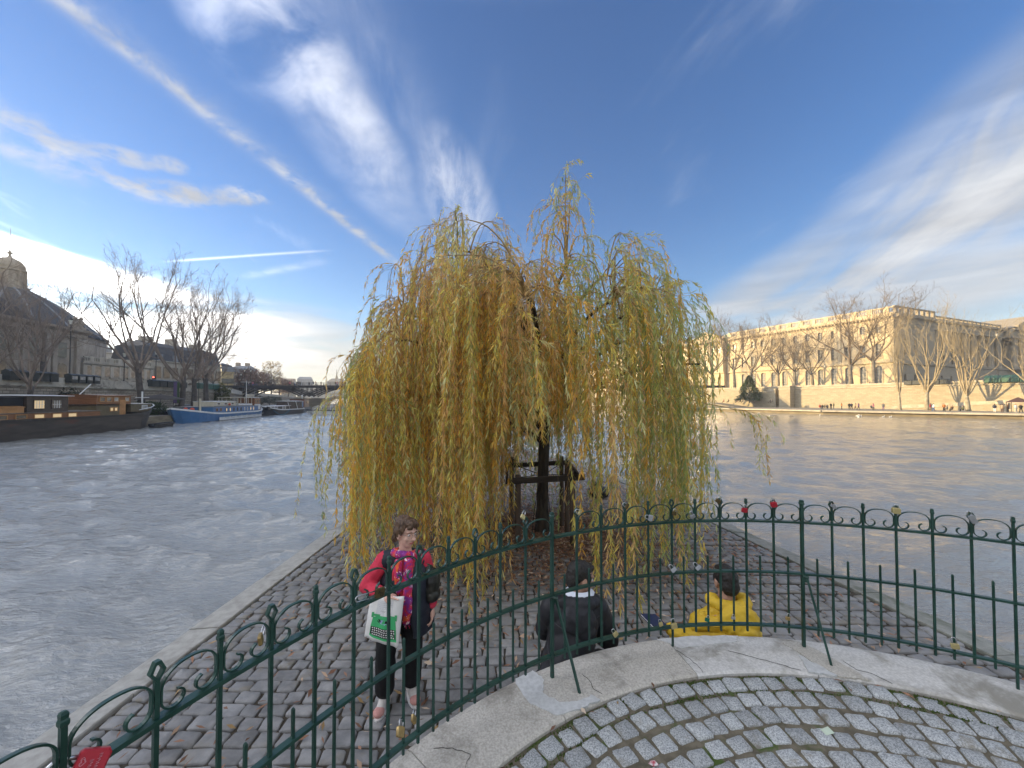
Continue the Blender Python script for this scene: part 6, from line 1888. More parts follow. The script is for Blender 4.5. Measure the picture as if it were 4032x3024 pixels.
M_WOODV = mat('varnished_wood', (.16, .065, .025), (.24, .10, .04), 2.5, 6, .35, stretch=(.3, .3, 3))
M_WOODO = mat('orange_wood', (.33, .16, .055), (.42, .21, .075), 2.5, 6, .4)
M_WOODK = mat('dark_cabin_wood', (.045, .032, .024), (.07, .05, .038), 2, 5, .5)
M_OLIVE = mat('olive_cabin', (.11, .085, .045), (.14, .11, .06), 1.5, 5, .6)
M_HBLUE = mat('blue_hull_paint', (.040, .125, .28), (.055, .15, .32), 1.2, 5, .35)
M_HNAVY = mat('navy_hull_paint', (.008, .012, .030), (.014, .02, .045), 1.2, 5, .35)
M_HBLACK = mat('black_hull_paint', (.012, .012, .014), (.022, .022, .024), 1.2, 5, .4)
M_BWHITE = mat('white_boat_paint', (.62, .63, .64), (.54, .55, .56), 1.5, 5, .4)
M_CREAMB = mat('cream_boat_paint', (.50, .46, .36), (.44, .40, .31), 1.5, 5, .5)
M_LIT = mat('lit_window', (.55, .44, .26), rough=.4, emit=((1.0, .70, .36), .16))
M_DECK = mat('boat_deck', (.10, .085, .07), (.15, .125, .10), 2, 5, .7)
M_ROPE = mat('pale_rope', (.42, .42, .38), rough=.9)
def cabin(root, name, x0, x1, w_, z0, z1, mw, mr, over=.15, side=None, taper=0, **kw):
    m = MB(); m.loft([[Vector((x, s * (w_ / 2 - (taper if z == z1 else 0)), z)) for s, z in ((-1, z0), (1, z0), (1, z1), (-1, z1))] for x in (x0, x1)])
    o = m.build(name, mw, root)
    m = MB(); m.loft([[Vector((x, y, z)) for y, z in ((-w_ / 2 - over, z1), (w_ / 2 + over, z1), (w_ / 2 + over, z1 + .06), (0, z1 + .14), (-w_ / 2 - over, z1 + .06))] for x in (x0 - over, x1 + over)])
    m.build('roof', mr, o)
    return o
def port(o, x, y, z, w_, h, mg, mf, round_=False, sgn=-1):
    """a framed side window: frame proud of the cabin side, glass just proud of that"""
    m = MB()
    if round_:
        n = 12; ring = lambda k: [Vector((x + math.cos(2 * math.pi * q / n) * w_ / 2 * k, y, z + math.sin(2 * math.pi * q / n) * h / 2 * k)) for q in range(n)]
        m.loft([[p + Vector((0, sgn * d, 0)) for p in ring(k)] for k, d in ((1.25, .0), (1.25, .03), (1.0, .03))], cap=False); f = m.build('window', mf, o)
        m = MB(); m.face([p + Vector((0, sgn * .02, 0)) for p in ring(1.02)]); m.build('pane', mg, f)
    else:
        m.box((x, y + sgn * .02, z + h / 2 + .04), (w_ + .16, .05, .08)); m.box((x, y + sgn * .02, z - h / 2 - .04), (w_ + .16, .05, .08))
        for s in (-1, 1): m.box((x + s * (w_ / 2 + .04), y + sgn * .02, z), (.08, .05, h))
        f = m.build('window', mf, o); m = MB(); m.box((x, y + sgn * .008, z), (w_, .012, h)); m.build('pane', mg, f)
def build_boats():
    # -- brown barge across the left edge; its starboard side faces us: local -y looks to the river for a boat heading +Y
    b, s = Vector((-49.6, 52.4, 0)), Vector((-44.2, 24.4, 0))
    o, L = boat_root(b, s, 0, 'brown_barge', 'long weathered brown barge with wooden wheelhouse at the left picture edge')
    sh = lambda u: 1.75 + .75 * max(0, (u - .72) / .28) ** 2 + .3 * max(0, .15 - u)
    hull_parts(o, L, 5.0, sh, M_HBROWN, M_DECK, M_HBLACK, bow=.2)
    y = -2.5
    c = cabin(o, 'hold_cover', 2, 17.8, 4.5, 1.75, 2.35, M_WOODV, M_DECK, .1)
    for x in (11.2, 12.9, 14.5): port(c, x, -2.25, 2.06, .85, .30, M_LIT, M_WOODO)
    for x in (8.0, 9.6): port(c, x, -2.25, 2.06, .85, .30, M_GLASS_D, M_WOODO)
    m = MB(); m.box((5.35, -2.515, .55), (.45, .03, .45)); m.box((4.3, -2.515, .55), (.45, .03, .45)); m.build('port', CLOTH['black'], o)
    c = cabin(o, 'deckhouse', 10.6, 14.6, 3.6, 2.36, 3.95, M_WOODK, M_BWHITE, .3)
    for x in (11.7, 13.4):
        port(c, x, -1.8, 3.15, .95, .75, M_LIT if x < 12 else M_GLASS, M_WOODK)
        m = MB()
        for q in (-.24, 0, .24): m.box((x + q, -1.83, 3.15), (.035, .03, .75))
        m.box((x, -1.832, 3.15), (.95, .03, .035)); m.build('glazing_bar', M_BWHITE, c)
    c = cabin(o, 'black_canopy', 8.4, 10.5, 3.2, 2.36, 3.75, CLOTH['black'], CLOTH['black'], .1)
    m = MB(); m.tube([(8.3, .8, 2.4), (8.3, .8, 4.6)], .18, 8); m.build('funnel', M_IRON, o)
    c = cabin(o, 'table', 8.3, 10.2, .7, 2.36, 2.9, M_WOODO, M_WOODO, .05); c.location = (0, -1.6, 0)
    c = cabin(o, 'saloon', 17.9, 21.0, 3.6, 1.8, 2.95, M_OLIVE, M_WOODK, .1); port(c, 19.9, -1.8, 2.5, .35, .32, M_LIT, M_WOODO); port(c, 20.5, -1.8, 2.5, .35, .32, M_LIT, M_WOODO)
    c = cabin(o, 'wheelhouse', 18.2, 23.0, 3.2, 3.1, 4.05, M_WOODV, M_WOODV, .15)
    for x, mg in ((18.9, M_GLASS), (19.8, M_GLASS), (20.8, M_POSTER), (22.4, M_POSTER)): port(c, x, -1.6, 3.65, .62, .42, mg, M_WOODO)
    m = MB(); m.box((21.7, -1.45, 2.6), (.9, .4, 2.0)); m.build('door', M_WOODO, o)
    c = cabin(o, 'fore_cabin', 23.2, 26.6, 3.0, 2.1, 3.05, M_OLIVE, M_POSTER, .12); port(c, 25.4, -1.5, 2.65, .8, .38, M_POSTER, M_BWHITE)
    m = MB(); m.tube([(27.3, 0, 2.2), (27.3, 0, 4.7)], .10, 7); m.tube([(27.3, -.8, 3.9), (27.3, .8, 3.9)], .04, 5); m.build('mast', M_BWHITE, o)
    m = MB(); m.tube([(23.2, -2.4, 2.35), (25.5, -2.15, 2.6), (27.0, -1.6, 2.85), (28.0, -.8, 3.0)], .06, 6); m.build('handrail', M_BWHITE, o)
    m = MB(); m.tube([(18.6, .4, 4.1), (20.1, .4, 5.4)], .05, 6); m.build('davit', M_BWHITE, o)
    # small dark dinghy at the bow
    q = at(600, 1685, 49); d = empty('dinghy', (q.x, q.y, WATER), R(95), label='small black dinghy afloat under the brown barge bow', cat='boat')
    hull_parts(d, 3.2, 1.3, lambda u: .35 + .15 * u, M_HBLACK, M_HBLACK, M_HBLACK, zk=-.15)
    # -- dark blue barge lying inside, its bow showing between the other two
    o, L = boat_root(Vector((-54.4, 57.5, 0)), Vector((-58.2, 78, 0)), 0, 'navy_barge', 'dark navy barge with pale rail between the brown and blue barges')
    hull_parts(o, L, 4.4, lambda u: 1.5 + .9 * max(0, (u - .6) / .4) ** 2, M_HNAVY, M_DECK, M_BWHITE)
    cabin(o, 'cabin', 3, 13, 3.2, 1.5, 2.3, M_HNAVY, M_BWHITE, .1)
    # -- blue barge
    b, s = at(655, HORIZON, 56.5), at(1003, HORIZON, 84.5)
    b.z = s.z = 0; b.x += .6
    o, L = boat_root(b, s, 0, 'blue_barge', 'long bright blue and white barge with portholes moored on the left')
    # bow towards the camera: the river side is now local +y
    sh = lambda u: 1.25 + 1.05 * max(0, (u - .62) / .38) ** 2 + .55 * max(0, (.2 - u) / .2) ** 2
    hull_parts(o, L, 5.0, sh, M_HBLUE, M_DECK, M_BWHITE, rub=(.32, .14), bow=.2)
    rings, hb = hull_rings(L, 5.06, sh, bow=.2)
    m = MB(); m.loft([[r[4] * .0 + Vector((r[4].x, hb(min(max(r[4].x / L, 0), 1)) * 1.0 + .05, z)) for z in (.02, .62)] for r in rings[2:13]], cap=False, close=False); m.build('white_band', M_BWHITE, o)
    m = MB(); m.loft([[Vector((r[4].x, hb(min(max(r[4].x / L, 0), 1)) + .065, z)) for z in (-.3, .10)] for r in rings[0:16]], cap=False, close=False); m.build('boot_stripe', M_HBLACK, o)
    c = cabin(o, 'long_cabin', 4, 21.5, 4.4, 1.25, 2.35, M_HBLUE, M_ZINC, .06)
    for k, x in enumerate([6.2, 7.5, 8.9, 10.2, 11.7, 13.1, 14.5, 15.9, 17.2]): port(c, x, 2.2, 1.85, .42, .62, M_LIT if k in (0, 1, 7, 8) else (M_GLASS_D if 3 < k < 7 else M_POSTER), M_BWHITE if k < 4 else M_HNAVY, round_=True, sgn=1)
    for x in (19.2, 20.4): port(c, x, 2.2, 1.9, .5, .35, M_GLASS_D, M_WOODV, sgn=1)
    c = cabin(o, 'upper_deckhouse', 12.0, 20.0, 3.0, 2.5, 3.25, M_CREAMB, M_BWHITE, .05)
    for x in (13.5, 16.0, 18.4): port(c, x, 1.5, 2.9, .9, .32, M_GLASS_D, M_BWHITE, sgn=1)
    c = cabin(o, 'sun_deck', 5.5, 11.5, 3.4, 2.5, 2.75, M_BWHITE, M_BWHITE, .0)
    m = MB()
    for x in (5.6, 7.2, 8.8, 10.4, 11.6):
        for yy in (-1.6, 1.6): m.tube([(x, yy, 2.7), (x, yy, 4.0)], .07, 6)
    m.build('awning_post', M_CREAMB, o)
    m = MB(); m.box((8.6, 0, 4.05), (6.4, 3.6, .08)); m.build('awning', M_CREAMB, o)
    c = cabin(o, 'wheelhouse', 1.0, 4.0, 3.0, 1.4, 4.0, M_WOODV, M_BWHITE, .35)
    for x in (1.6, 2.5, 3.4): port(c, x, 1.5, 3.3, .62, .6, M_GLASS, M_WOODO, sgn=1)
    m = MB(); m.box((2.5, 1.53, 2.1), (2.9, .04, 1.2)); m.build('white_panel', M_BWHITE, c)
    m = MB(); m.tube([(22.2, .6, 1.6), (22.2, .6, 3.8)], .16, 8); m.build('bollard_post', M_CREAMB, o)
    m = MB(); m.tube([(4.6, .2, 2.4), (4.6, .2, 7.6)], [.10, .05], 6); m.tube([(4.6, -.9, 7.3), (4.6, 1.0, 7.3)], .035, 5); m.build('mast', M_BWHITE, o)
    m = MB(); m.tube([(21.5, 0, 1.5), (21.5, 0, 7.2)], .04, 5); m.tube([(21.5, -.9, 6.9), (21.5, .9, 6.9)], .025, 5); m.build('signal_mast', M_IRON, o)
    m = MB()
    pts = []
    for k in range(60):
        x = 19 - 17.5 * k / 59; pts.append((x, hb(x / L) + .10, sh(x / L) - .45 - .42 * abs(math.sin(k * .42))))
    m.tube(pts, .04, 4); m.build('rope', M_ROPE, o)
    for c_, r_ in (((24.0, .4, 2.0), .35), ((24.6, -.2, 2.1), .3), ((15.2, 1.8, 2.75), .22)):
        m = MB(); m.ball(c_, r_, 8, 5); m.build('buoy', mat('red_buoy', (.45, .06, .03), rough=.5), o)
    # -- dark barge with white rail and a brown stern
    b, s = at(1006, HORIZON, 84.5), at(1176, HORIZON, 106)
    b.z = s.z = 0
    o, L = boat_root(b, s, 0, 'black_barge', 'dark barge with slanting white struts behind the blue barge')
    sh = lambda u: 1.2 + 1.2 * max(0, (u - .62) / .38) ** 2 + .3 * max(0, .15 - u)
    hull_parts(o, L, 4.8, sh, M_HBLACK, M_DECK, M_BWHITE, bow=.22)
    c = cabin(o, 'cabin', 9, 20, 3.8, 1.25, 2.05, M_HBLACK, M_BWHITE, .1)
    for x in (12, 13.2, 16, 17.2): port(c, x, 1.9, 1.7, .5, .4, M_POSTER, M_BWHITE, sgn=1)
    c = cabin(o, 'wheelhouse', 2, 8.5, 3.4, 1.25, 3.2, M_WOODK, M_BWHITE, .3)
    for x in (3, 4.6, 6.2): port(c, x, 1.7, 2.5, 1.0, .7, M_GLASS_D, M_WOODK, sgn=1)
    m = MB(); m.tube([(5.0, 1.9, 1.2), (6.3, 1.9, 3.3)], .09, 6); m.tube([(9.4, 1.9, 1.2), (10.6, 1.9, 2.9)], .07, 6); m.build('strut', M_BWHITE, o)
    m = MB(); m.tube([(19 - k * .8, hb(.5) + .05, 1.15 - 1.1 * math.sin(math.pi * k / 10)) for k in range(11)], .07, 5); m.build('mooring_rope', mat('blue_rope', (.05, .16, .24), rough=.9), o)
    # -- blue and red boats beyond
    b, s = at(1168, HORIZON, 108), at(1213, HORIZON, 124); b.z = s.z = 0; b.x -= 1.5; s.x -= 1.5
    o, L = boat_root(b, s, 0, 'house_boat', 'dark houseboat with blue cover and reddish cabin left of the bridge pier')
    hull_parts(o, L, 4.8, lambda u: 1.3 + .5 * max(0, (u - .7) / .3) ** 2, M_HNAVY, M_DECK, M_HNAVY)
    c = cabin(o, 'cabin', 2, L * .55, 4.0, 1.3, 3.8, M_WOODV, M_WOODK, .3); port(c, 4, 2.0, 2.8, .8, .6, M_LIT, M_WOODO, sgn=1); port(c, 6, 2.0, 2.8, .8, .6, M_GLASS_D, M_WOODO, sgn=1)
    c = cabin(o, 'cover', L * .58, L * .9, 3.6, 1.3, 3.0, M_HBLUE, M_HBLUE, .1)
    m = MB(); m.ball((L * .5, 1.2, 4.5), .6, 10, 6, (1, .3, 1)); m.build('dish', M_BWHITE, o)
    # -- glazed tour boat half hidden by the willow
    q = at(1345, HORIZON, 96); o = empty('tour_boat', (q.x + 4, q.y + 3, WATER), R(198), label='glass roofed tour boat on the river half behind the willow', cat='boat')
    hull_parts(o, 13, 4.6, lambda u: .75 + .3 * u, M_BWHITE, M_BWHITE, M_HBLACK, bow=.3)
    m = MB(); m.loft([[Vector((x, s * w_, z)) for s, w_, z in ((-1, 2.0, .8), (-1, 1.8, 1.8), (-1, .9, h), (1, .9, h), (1, 1.8, 1.8), (1, 2.0, .8))] for x, h in ((1, 2.1), (2, 2.5), (9, 2.5), (11.3, 1.6))]); m.build('glass_cabin', M_GLASS, o)
    m = MB()
    for x in range(1, 11):
        for s in (-1, 1): m.tube([(x + .2, s * 2.03, .8), (x + .2, s * 1.84, 1.82), (x + .2, s * .93, 2.53 if 2 <= x < 9 else 2.2)], .05, 4)
    m.build('glazing_bar', M_BWHITE, o)
build_boats()
# ================================================================ people close by
def blob_mesh(name, prims, material, voxel=.007, smooth=3, disp=None):
    """one continuous skin grown over tapered limbs and rounded masses"""
    m = MB()
    for p in prims:
        if p[0] == 'cap':
            _, a, b, ra, rb = p[:5]; a, b = Vector(a), Vector(b); fl = p[5] if len(p) > 5 else 1.0
            d = (b - a); L = d.length; d.normalize()
            pts, rad = [], []
            for k in range(4): t = math.pi / 2 * (k / 4 + .06); pts.append(a - d * (ra * math.cos(t))); rad.append(ra * math.sin(t))
            n = max(2, int(L / .04))
            for k in range(n + 1): pts.append(a + d * (L * k / n)); rad.append(ra + (rb - ra) * k / n)
            for k in range(3, -1, -1): t = math.pi / 2 * (k / 4 + .06); pts.append(b + d * (rb * math.cos(t))); rad.append(rb * math.sin(t))
            m.tube(pts, rad, 14)
        else:
            _, c, rad, M = p
            c = Vector(c); rings = []
            for i in range(11):
                th = math.pi * (i + .02) / 10.04
                rings.append([c + M @ Vector((rad[0] * math.sin(th) * math.cos(2 * math.pi * k / 16), rad[1] * math.sin(th) * math.sin(2 * math.pi * k / 16), -rad[2] * math.cos(th))) for k in range(16)])
            m.loft(rings)
    me = m.mesh(name + '_src', material)
    o = bpy.data.objects.new('tmp', me); C.objects.link(o)
    md = o.modifiers.new('r', 'REMESH'); md.mode = 'VOXEL'; md.voxel_size = voxel; md.use_smooth_shade = True
    if smooth:
        s = o.modifiers.new('s', 'SMOOTH'); s.iterations = smooth; s.factor = .5
    dg = bpy.context.evaluated_depsgraph_get(); dg.update()
    out = bpy.data.meshes.new_from_object(o.evaluated_get(dg)); out.name = name
    bpy.data.objects.remove(o); bpy.data.meshes.remove(me)
    if disp:
        n = len(out.vertices); co = np.empty(n * 3, np.float32); no = np.empty(n * 3, np.float32)
        out.vertices.foreach_get('co', co); out.vertices.foreach_get('normal', no)
        co = co.reshape(-1, 3); no = no.reshape(-1, 3)
        k = np.array([disp(Vector(v)) for v in co])
        out.vertices.foreach_set('co', (co + no * k[:, None]).ravel()); out.update()
    out.polygons.foreach_set('use_smooth', [True] * len(out.polygons))
    return out
def folds(amp, sx, sz, seed=0.0):
    """cloth folds: stretched ridged noise"""
    def f(v):
        a = mnoise.noise(Vector((v.x * sx + seed, v.y * sx, v.z * sz))); b = mnoise.noise(Vector((v.x * sx * 2.3, v.y * sx * 2.3 + seed, v.z * sz * 2.1)))
        return amp * ((1 - abs(a) * 2) * .7 + b * .5)
    return f
def head_frame(fwd, up=(0, 0, 1)):
    f = Vector(fwd).normalized(); u = Vector(up); r = f.cross(u).normalized(); u = r.cross(f)
    return Matrix((r, f, u)).transposed()          # local x = the person's right, y = forward, z = up
def head_prims(c, M, s=1.0, woman=False):
    c = Vector(c); P = lambda x, y, z: c + M @ (Vector((x, y, z)) * s)
    j = .92 if woman else 1.0
    pr = [('ell', P(0, -.012, .035), (.074 * s, .096 * s, .092 * s), M), ('ell', P(0, .018, -.028), (.062 * s * j, .076 * s, .080 * s), M), ('ell', P(0, .046, -.078), (.040 * s * j, .036 * s, .032 * s), M),
          ('ell', P(.033, .055, -.025), (.028 * s, .026 * s, .026 * s), M), ('ell', P(-.033, .055, -.025), (.028 * s, .026 * s, .026 * s), M),
          ('cap', P(0, .082, .016), P(0, .108, -.020), .009 * s, .0145 * s), ('ell', P(.012, .096, -.024), (.010 * s, .012 * s, .009 * s), M), ('ell', P(-.012, .096, -.024), (.010 * s, .012 * s, .009 * s), M),
          ('ell', P(0, .072, .035), (.055 * s, .020 * s, .012 * s), M), ('ell', P(0, .080, -.050), (.024 * s, .013 * s, .008 * s), M), ('ell', P(0, .077, -.060), (.021 * s, .013 * s, .008 * s), M)]
    for sx in (1, -1):
        pr.append(('ell', P(sx * .076, -.008, -.008), (.010 * s, .020 * s, .032 * s), M @ Matrix.Rotation(R(-12), 3, 'X')))
        pr.append(('ell', P(sx * .074, -.002, -.034), (.009 * s, .011 * s, .012 * s), M))
    return pr
def hand_prims(wrist, d, palm_n, thumb_side, s=1.0, curls=(.5, .6, .7, .8), straight=0):
    """palm, four unequal bent fingers and a thumb leaving the side of the palm near its base"""
    w = Vector(wrist); d = Vector(d).normalized(); n = Vector(palm_n).normalized(); n = (n - d * n.dot(d)).normalized()
    side = d.cross(n).normalized() * thumb_side
    pr = [('cap', w, w + d * .05 * s, .024 * s, .026 * s)]
    for k in range(4):
        off = side * (.030 - .020 * k) * s
        a = w + d * .030 * s + off * .8; b = w + d * (.088 - abs(k - 1.2) * .005) * s + off
        pr.append(('cap', a, b, .0145 * s, .0115 * s))
        L = (.078, .088, .082, .062)[k] * s; cu = curls[k]
        ang = 0; p = b; dirv = d
        for j, fr in enumerate((.46, .31, .23)):
            ang += cu * (.75 if j == 0 else .9)
            q = p + (d * math.cos(ang) + n * math.sin(ang)) * L * fr
            pr.append(('cap', p, q, (.0098 - .0009 * j) * s, (.0090 - .0009 * j) * s)); p = q
    t0 = w + d * .022 * s + side * .024 * s; t1 = t0 + (d * .55 + side * .62 + n * .45).normalized() * .042 * s; t2 = t1 + (d * .9 + side * .15 + n * .45).normalized() * .034 * s
    pr += [('cap', t0, t1, .0135 * s, .0115 * s), ('cap', t1, t2, .0112 * s, .0092 * s)]
    return pr
M_SKIN_W = mat('skin_warm', (.66, .41, .32), (.58, .34, .26), 18, 4, .5, coords='obj')
M_SKIN_M = mat('skin_tan', (.40, .235, .165), (.34, .19, .13), 18, 4, .5, coords='obj')
M_HAIR_W = mat('brown_hair', (.055, .030, .018), (.13, .075, .042), 60, 4, .5, stretch=(1, 1, .18), bump=.9, bscale=150, bdist=.006)
M_HAIR_M = mat('black_hair', (.010, .008, .007), (.022, .018, .015), 90, 4, .55, bump=.8, bscale=260, bdist=.003)
M_PANTS = mat('black_trousers', (.006, .006, .007), (.010, .010, .011), 8, 4, .85)
M_VEST = mat('navy_quilted_vest', (.012, .014, .024), (.020, .023, .036), 8, 4, .55)
M_PINK = mat('coral_pink_knit', (.62, .045, .085), (.50, .030, .062), 14, 5, .9, bump=.3, bscale=160, bdist=.002)
M_SHOE = mat('pale_sneaker', (.62, .58, .54), (.52, .47, .44), 14, 4, .8)
M_SHOEP = mat('pink_sneaker_toe', (.58, .30, .27), (.50, .25, .22), 14, 4, .85)
M_BJ = mat('black_jacket', (.010, .010, .013), (.020, .020, .025), 5, 5, .62)
M_YJ = mat('mustard_jacket', (.63, .42, .030), (.55, .35, .022), 4, 5, .6)
M_JEAN = mat('dark_jeans', (.020, .025, .040), (.032, .038, .058), 8, 4, .9)
def scarf_material():
    m = bpy.data.materials.new('flowered_scarf'); m.use_nodes = True
    t = NT(m.node_tree); b = m.node_tree.nodes['Principled BSDF']; b.inputs['Roughness'].default_value = .85
    g = t.n('ShaderNodeNewGeometry').outputs['Position']
    n1 = t.noise(g, 15, 3, .55, .5); n2 = t.noise(g, 27, 3, .6, .8)
    c = t.mixc(t.ss(n1, .42, .50), (.22, .035, .24, 1), (.55, .02, .09, 1))
    c = t.mixc(t.ss(n1, .54, .60), c, (.78, .13, .035, 1))
    c = t.mixc(t.ss(n2, .60, .66), c, (.78, .60, .62, 1)); c = t.mixc(t.ss(n2, .36, .30), c, (.33, .07, .38, 1))
    t.link(c, b.inputs['Base Color'])
    return m
M_SCARF = scarf_material()
def ray_at(px, py, Y): return at(px, py, Y)
def pchild(me_name, me, root):
    o = put(me_name, me, root); o.location = -root.location; return o

def build_woman():
    root = empty('person', (-.97, 3.33, 0), label='woman with short brown hair, glasses, pink sleeves and flowered scarf carrying a white tote', cat='person')
    M_ = Matrix.Identity(3)
    hc = Vector((-.905, 3.31, 1.500)); fwd = Vector((.80, -.58, -.14)); Hd = head_frame(fwd, (.06, .05, 1))
    chest = Vector((-.935, 3.35, 1.16)); pel = Vector((-.945, 3.35, .84))
    sL, sR = Vector((-1.095, 3.325, 1.268)), Vector((-.788, 3.405, 1.250))      # image left, image right
    eL, wL = Vector((-1.235, 3.30, 1.055)), Vector((-1.045, 3.155, 1.060))
    eR, wR = Vector((-.725, 3.44, 1.01)), Vector((-.700, 3.38, .845))
    hipL, hipR = Vector((-1.03, 3.33, .82)), Vector((-.87, 3.37, .82))
    kL, kR = Vector((-1.080, 3.325, .46)), Vector((-.872, 3.41, .45))
    aL, aR = Vector((-1.10, 3.37, .10)), Vector((-.895, 3.49, .10))
    body = [('cap', hc + Vector((-.012, .015, -.16)), hc + Vector((-.015, .010, -.04)), .052, .050), ('cap', chest + Vector((0, 0, .10)), hc + Vector((-.012, .015, -.15)), .10, .055),
            ('ell', chest, (.145, .10, .16), M_), ('ell', (chest + pel) / 2, (.135, .10, .20), M_), ('ell', pel, (.155, .115, .12), M_)]
    for a, b, c in ((sL, eL, wL), (sR, eR, wR)): body += [('cap', a, b, .050, .038), ('cap', b, c, .037, .026), ('cap', chest + Vector((0, 0, .11)), a, .06, .052)]
    for a, b, c in ((hipL, kL, aL), (hipR, kR, aR)): body += [('cap', a, b, .078, .052), ('cap', b, c, .050, .036)]
    for a, t in ((aL, Vector((-.03, -1, 0))), (aR, Vector((.42, -.9, 0)))): body.append(('cap', a + Vector((0, 0, -.055)), a + t.normalized() * .12 + Vector((0, 0, -.065)), .036, .030))
    body += head_prims(hc, Hd, 1.0, True)
    body += hand_prims(wL + Vector((.02, -.010, .0)), (.90, -.38, .02), (.2, -.3, -1), -1, .95, (.06, .8, .95, 1.0))
    body += hand_prims(wR + Vector((.004, -.004, -.02)), (.06, -.25, -1), (-1, -.2, 0), 1, .95, (.4, .45, .5, .55))
    pchild('body', blob_mesh('body', body, M_SKIN_W, .0055, 2), root)
    # trousers, shoes
    tr = [('ell', pel + Vector((0, 0, .01)), (.175, .135, .13), M_)]
    for a, b, c in ((hipL, kL, aL), (hipR, kR, aR)): tr += [('cap', a, b, .100, .083), ('cap', b, c + Vector((0, 0, .055)), .082, .080)]
    pchild('trousers', blob_mesh('trousers', tr, M_PANTS, .009, 2, folds(.008, 9, 5)), root)
    for a, t in ((aL, Vector((-.05, -1, 0)).normalized()), (aR, Vector((.45, -.88, 0)).normalized())):
        g = Vector((a.x, a.y, 0))
        sh = [('cap', g + Vector((0, 0, .085)) - t * .02, g + Vector((0, 0, .045)) - t * .045, .042, .044), ('cap', g - t * .05 + Vector((0, 0, .042)), g + t * .10 + Vector((0, 0, .040)), .042, .040), ('cap', g + t * .02 + Vector((0, 0, .075)), g + t * .10 + Vector((0, 0, .05)), .040, .034)]
        s = pchild('shoe', blob_mesh('shoe', sh, M_SHOE, .006, 2), root)
        s2 = MB(); 
        k = blob_mesh('toe_cap', [('ell', g + t * .125 + Vector((0, 0, .046)), (.047, .052, .034), head_frame(t))], M_SHOEP, .006, 1); o = put('toe_cap', k, s)
        sole = MB(); side = Vector((-t.y, t.x, 0)); ring = []
        for q in range(20):
            an = 2 * math.pi * q / 20; ring.append(g + t * (.042 + .142 * math.cos(an)) + side * ((.050 + .006 * math.cos(an)) * math.sin(an)))
        sole.loft([[p + Vector((0, 0, z)) for p in ring] for z in (.002, .024)]); sole.build('sole', mat('white_sole', (.70, .68, .66), rough=.7), s)
    # pink top and sleeves
    top = [('ell', chest + Vector((0, 0, .02)), (.158, .115, .17), M_), ('cap', chest + Vector((0, -.01, 0)), pel + Vector((0, -.012, .05)), .132, .142), ('cap', chest + Vector((-.10, 0, .10)), chest + Vector((.10, .02, .10)), .075, .075)]
    for a, b, c in ((sL, eL, wL), (sR, eR, wR)): top += [('cap', chest + Vector((0, 0, .11)), a, .075, .072), ('cap', a, b, .072, .060), ('cap', b, c + (b - c).normalized() * .022, .058, .045)]
    pchild('knit_top', blob_mesh('knit_top', top, M_PINK, .008, 2, folds(.006, 14, 9, 3)), root)
    # open quilted vest: a shell round the back and sides with a gap at the front
    face_dir = math.atan2(-.97, .22)
    m = MB(); rings = []
    zs = [.66, .72, .80, .88, .96, 1.04, 1.12, 1.20, 1.27, 1.315]
    for i, z in enumerate(zs):
        rx, ry = (.220, .170) if z < .9 else ((.208, .160) if z < 1.05 else (.200, .155))
        if z > 1.19: rx, ry = .180, .130
        if z > 1.26: rx, ry = .125, .100
        if z > 1.30: rx, ry = .085, .080
        gap = .24 - .012 * i + (.10 if z < .8 else 0)
        c = Vector((chest.x + .005, chest.y + .012, z))
        pr = []
        n = 30
        for k in range(n + 1):
            a = face_dir + gap + (2 * math.pi - 2 * gap) * k / n
            q = 1 + .030 * abs(math.sin(z * 44)) - .015 + .012 * math.sin(a * 7 + z * 9)
            pr.append(c + Vector((math.cos(a) * rx * q, math.sin(a) * ry * q, 0)))
        inner = [c + (p - c) * .93 for p in pr[::-1]]
        rings.append(pr + inner)
    # quilt channels: insert bulging rings between the stations
    full = []
    for a, b in zip(rings, rings[1:]):
        for q in range(5):
            t = q / 5; bul = 1 + .020 * math.sin(math.pi * ((q % 5) / 5) * 2) ** 2
            ring = [p.lerp(p2, t) for p, p2 in zip(a, b)]
            cc = sum(ring, Vector((0, 0, 0))) / len(ring); full.append([cc + (p - cc) * bul for p in ring])
    full.append(rings[-1])
    m.loft(full); pchild('vest', m.mesh('vest', M_VEST, True), root)
    vs = [('cap', chest + Vector((0, 0, .115)), sL + (chest - sL) * .12 + Vector((0, 0, .012)), .088, .080), ('cap', chest + Vector((0, 0, .115)), sR + (chest - sR) * .12 + Vector((0, 0, .012)), .088, .080)]
    pchild('vest_shoulder', blob_mesh('vest_shoulder', vs, M_VEST, .009, 2), root)
    # vest tail hanging at the image right with its toggle
    m = MB(); m.loft([[Vector((-.775 + .055 * t, 3.30 + .02 * t, 1.02 - .36 * t)), Vector((-.70 + .03 * t, 3.36, 1.02 - .33 * t)), Vector((-.70 + .03 * t, 3.375, 1.02 - .33 * t)), Vector((-.775 + .055 * t, 3.315 + .02 * t, 1.02 - .36 * t))] for t in (0, .33, .66, 1.0)]); pchild('vest_tail', m.mesh('vest_tail', M_VEST), root)
    # scarf: loop round the neck and two long ends
    sc = []
    n = 18; nc = hc + Vector((-.012, .012, -.175))
    ringp = [nc + Vector((math.cos(2 * math.pi * k / n) * .088, math.sin(2 * math.pi * k / n) * .078, -.018 * math.sin(2 * math.pi * k / n + .5))) for k in range(n)]
    for k in range(n): sc.append(('cap', ringp[k], ringp[(k + 1) % n], .030, .030))
    f = Vector((math.cos(face_dir), math.sin(face_dir), 0)); sd_ = Vector((-f.y, f.x, 0))
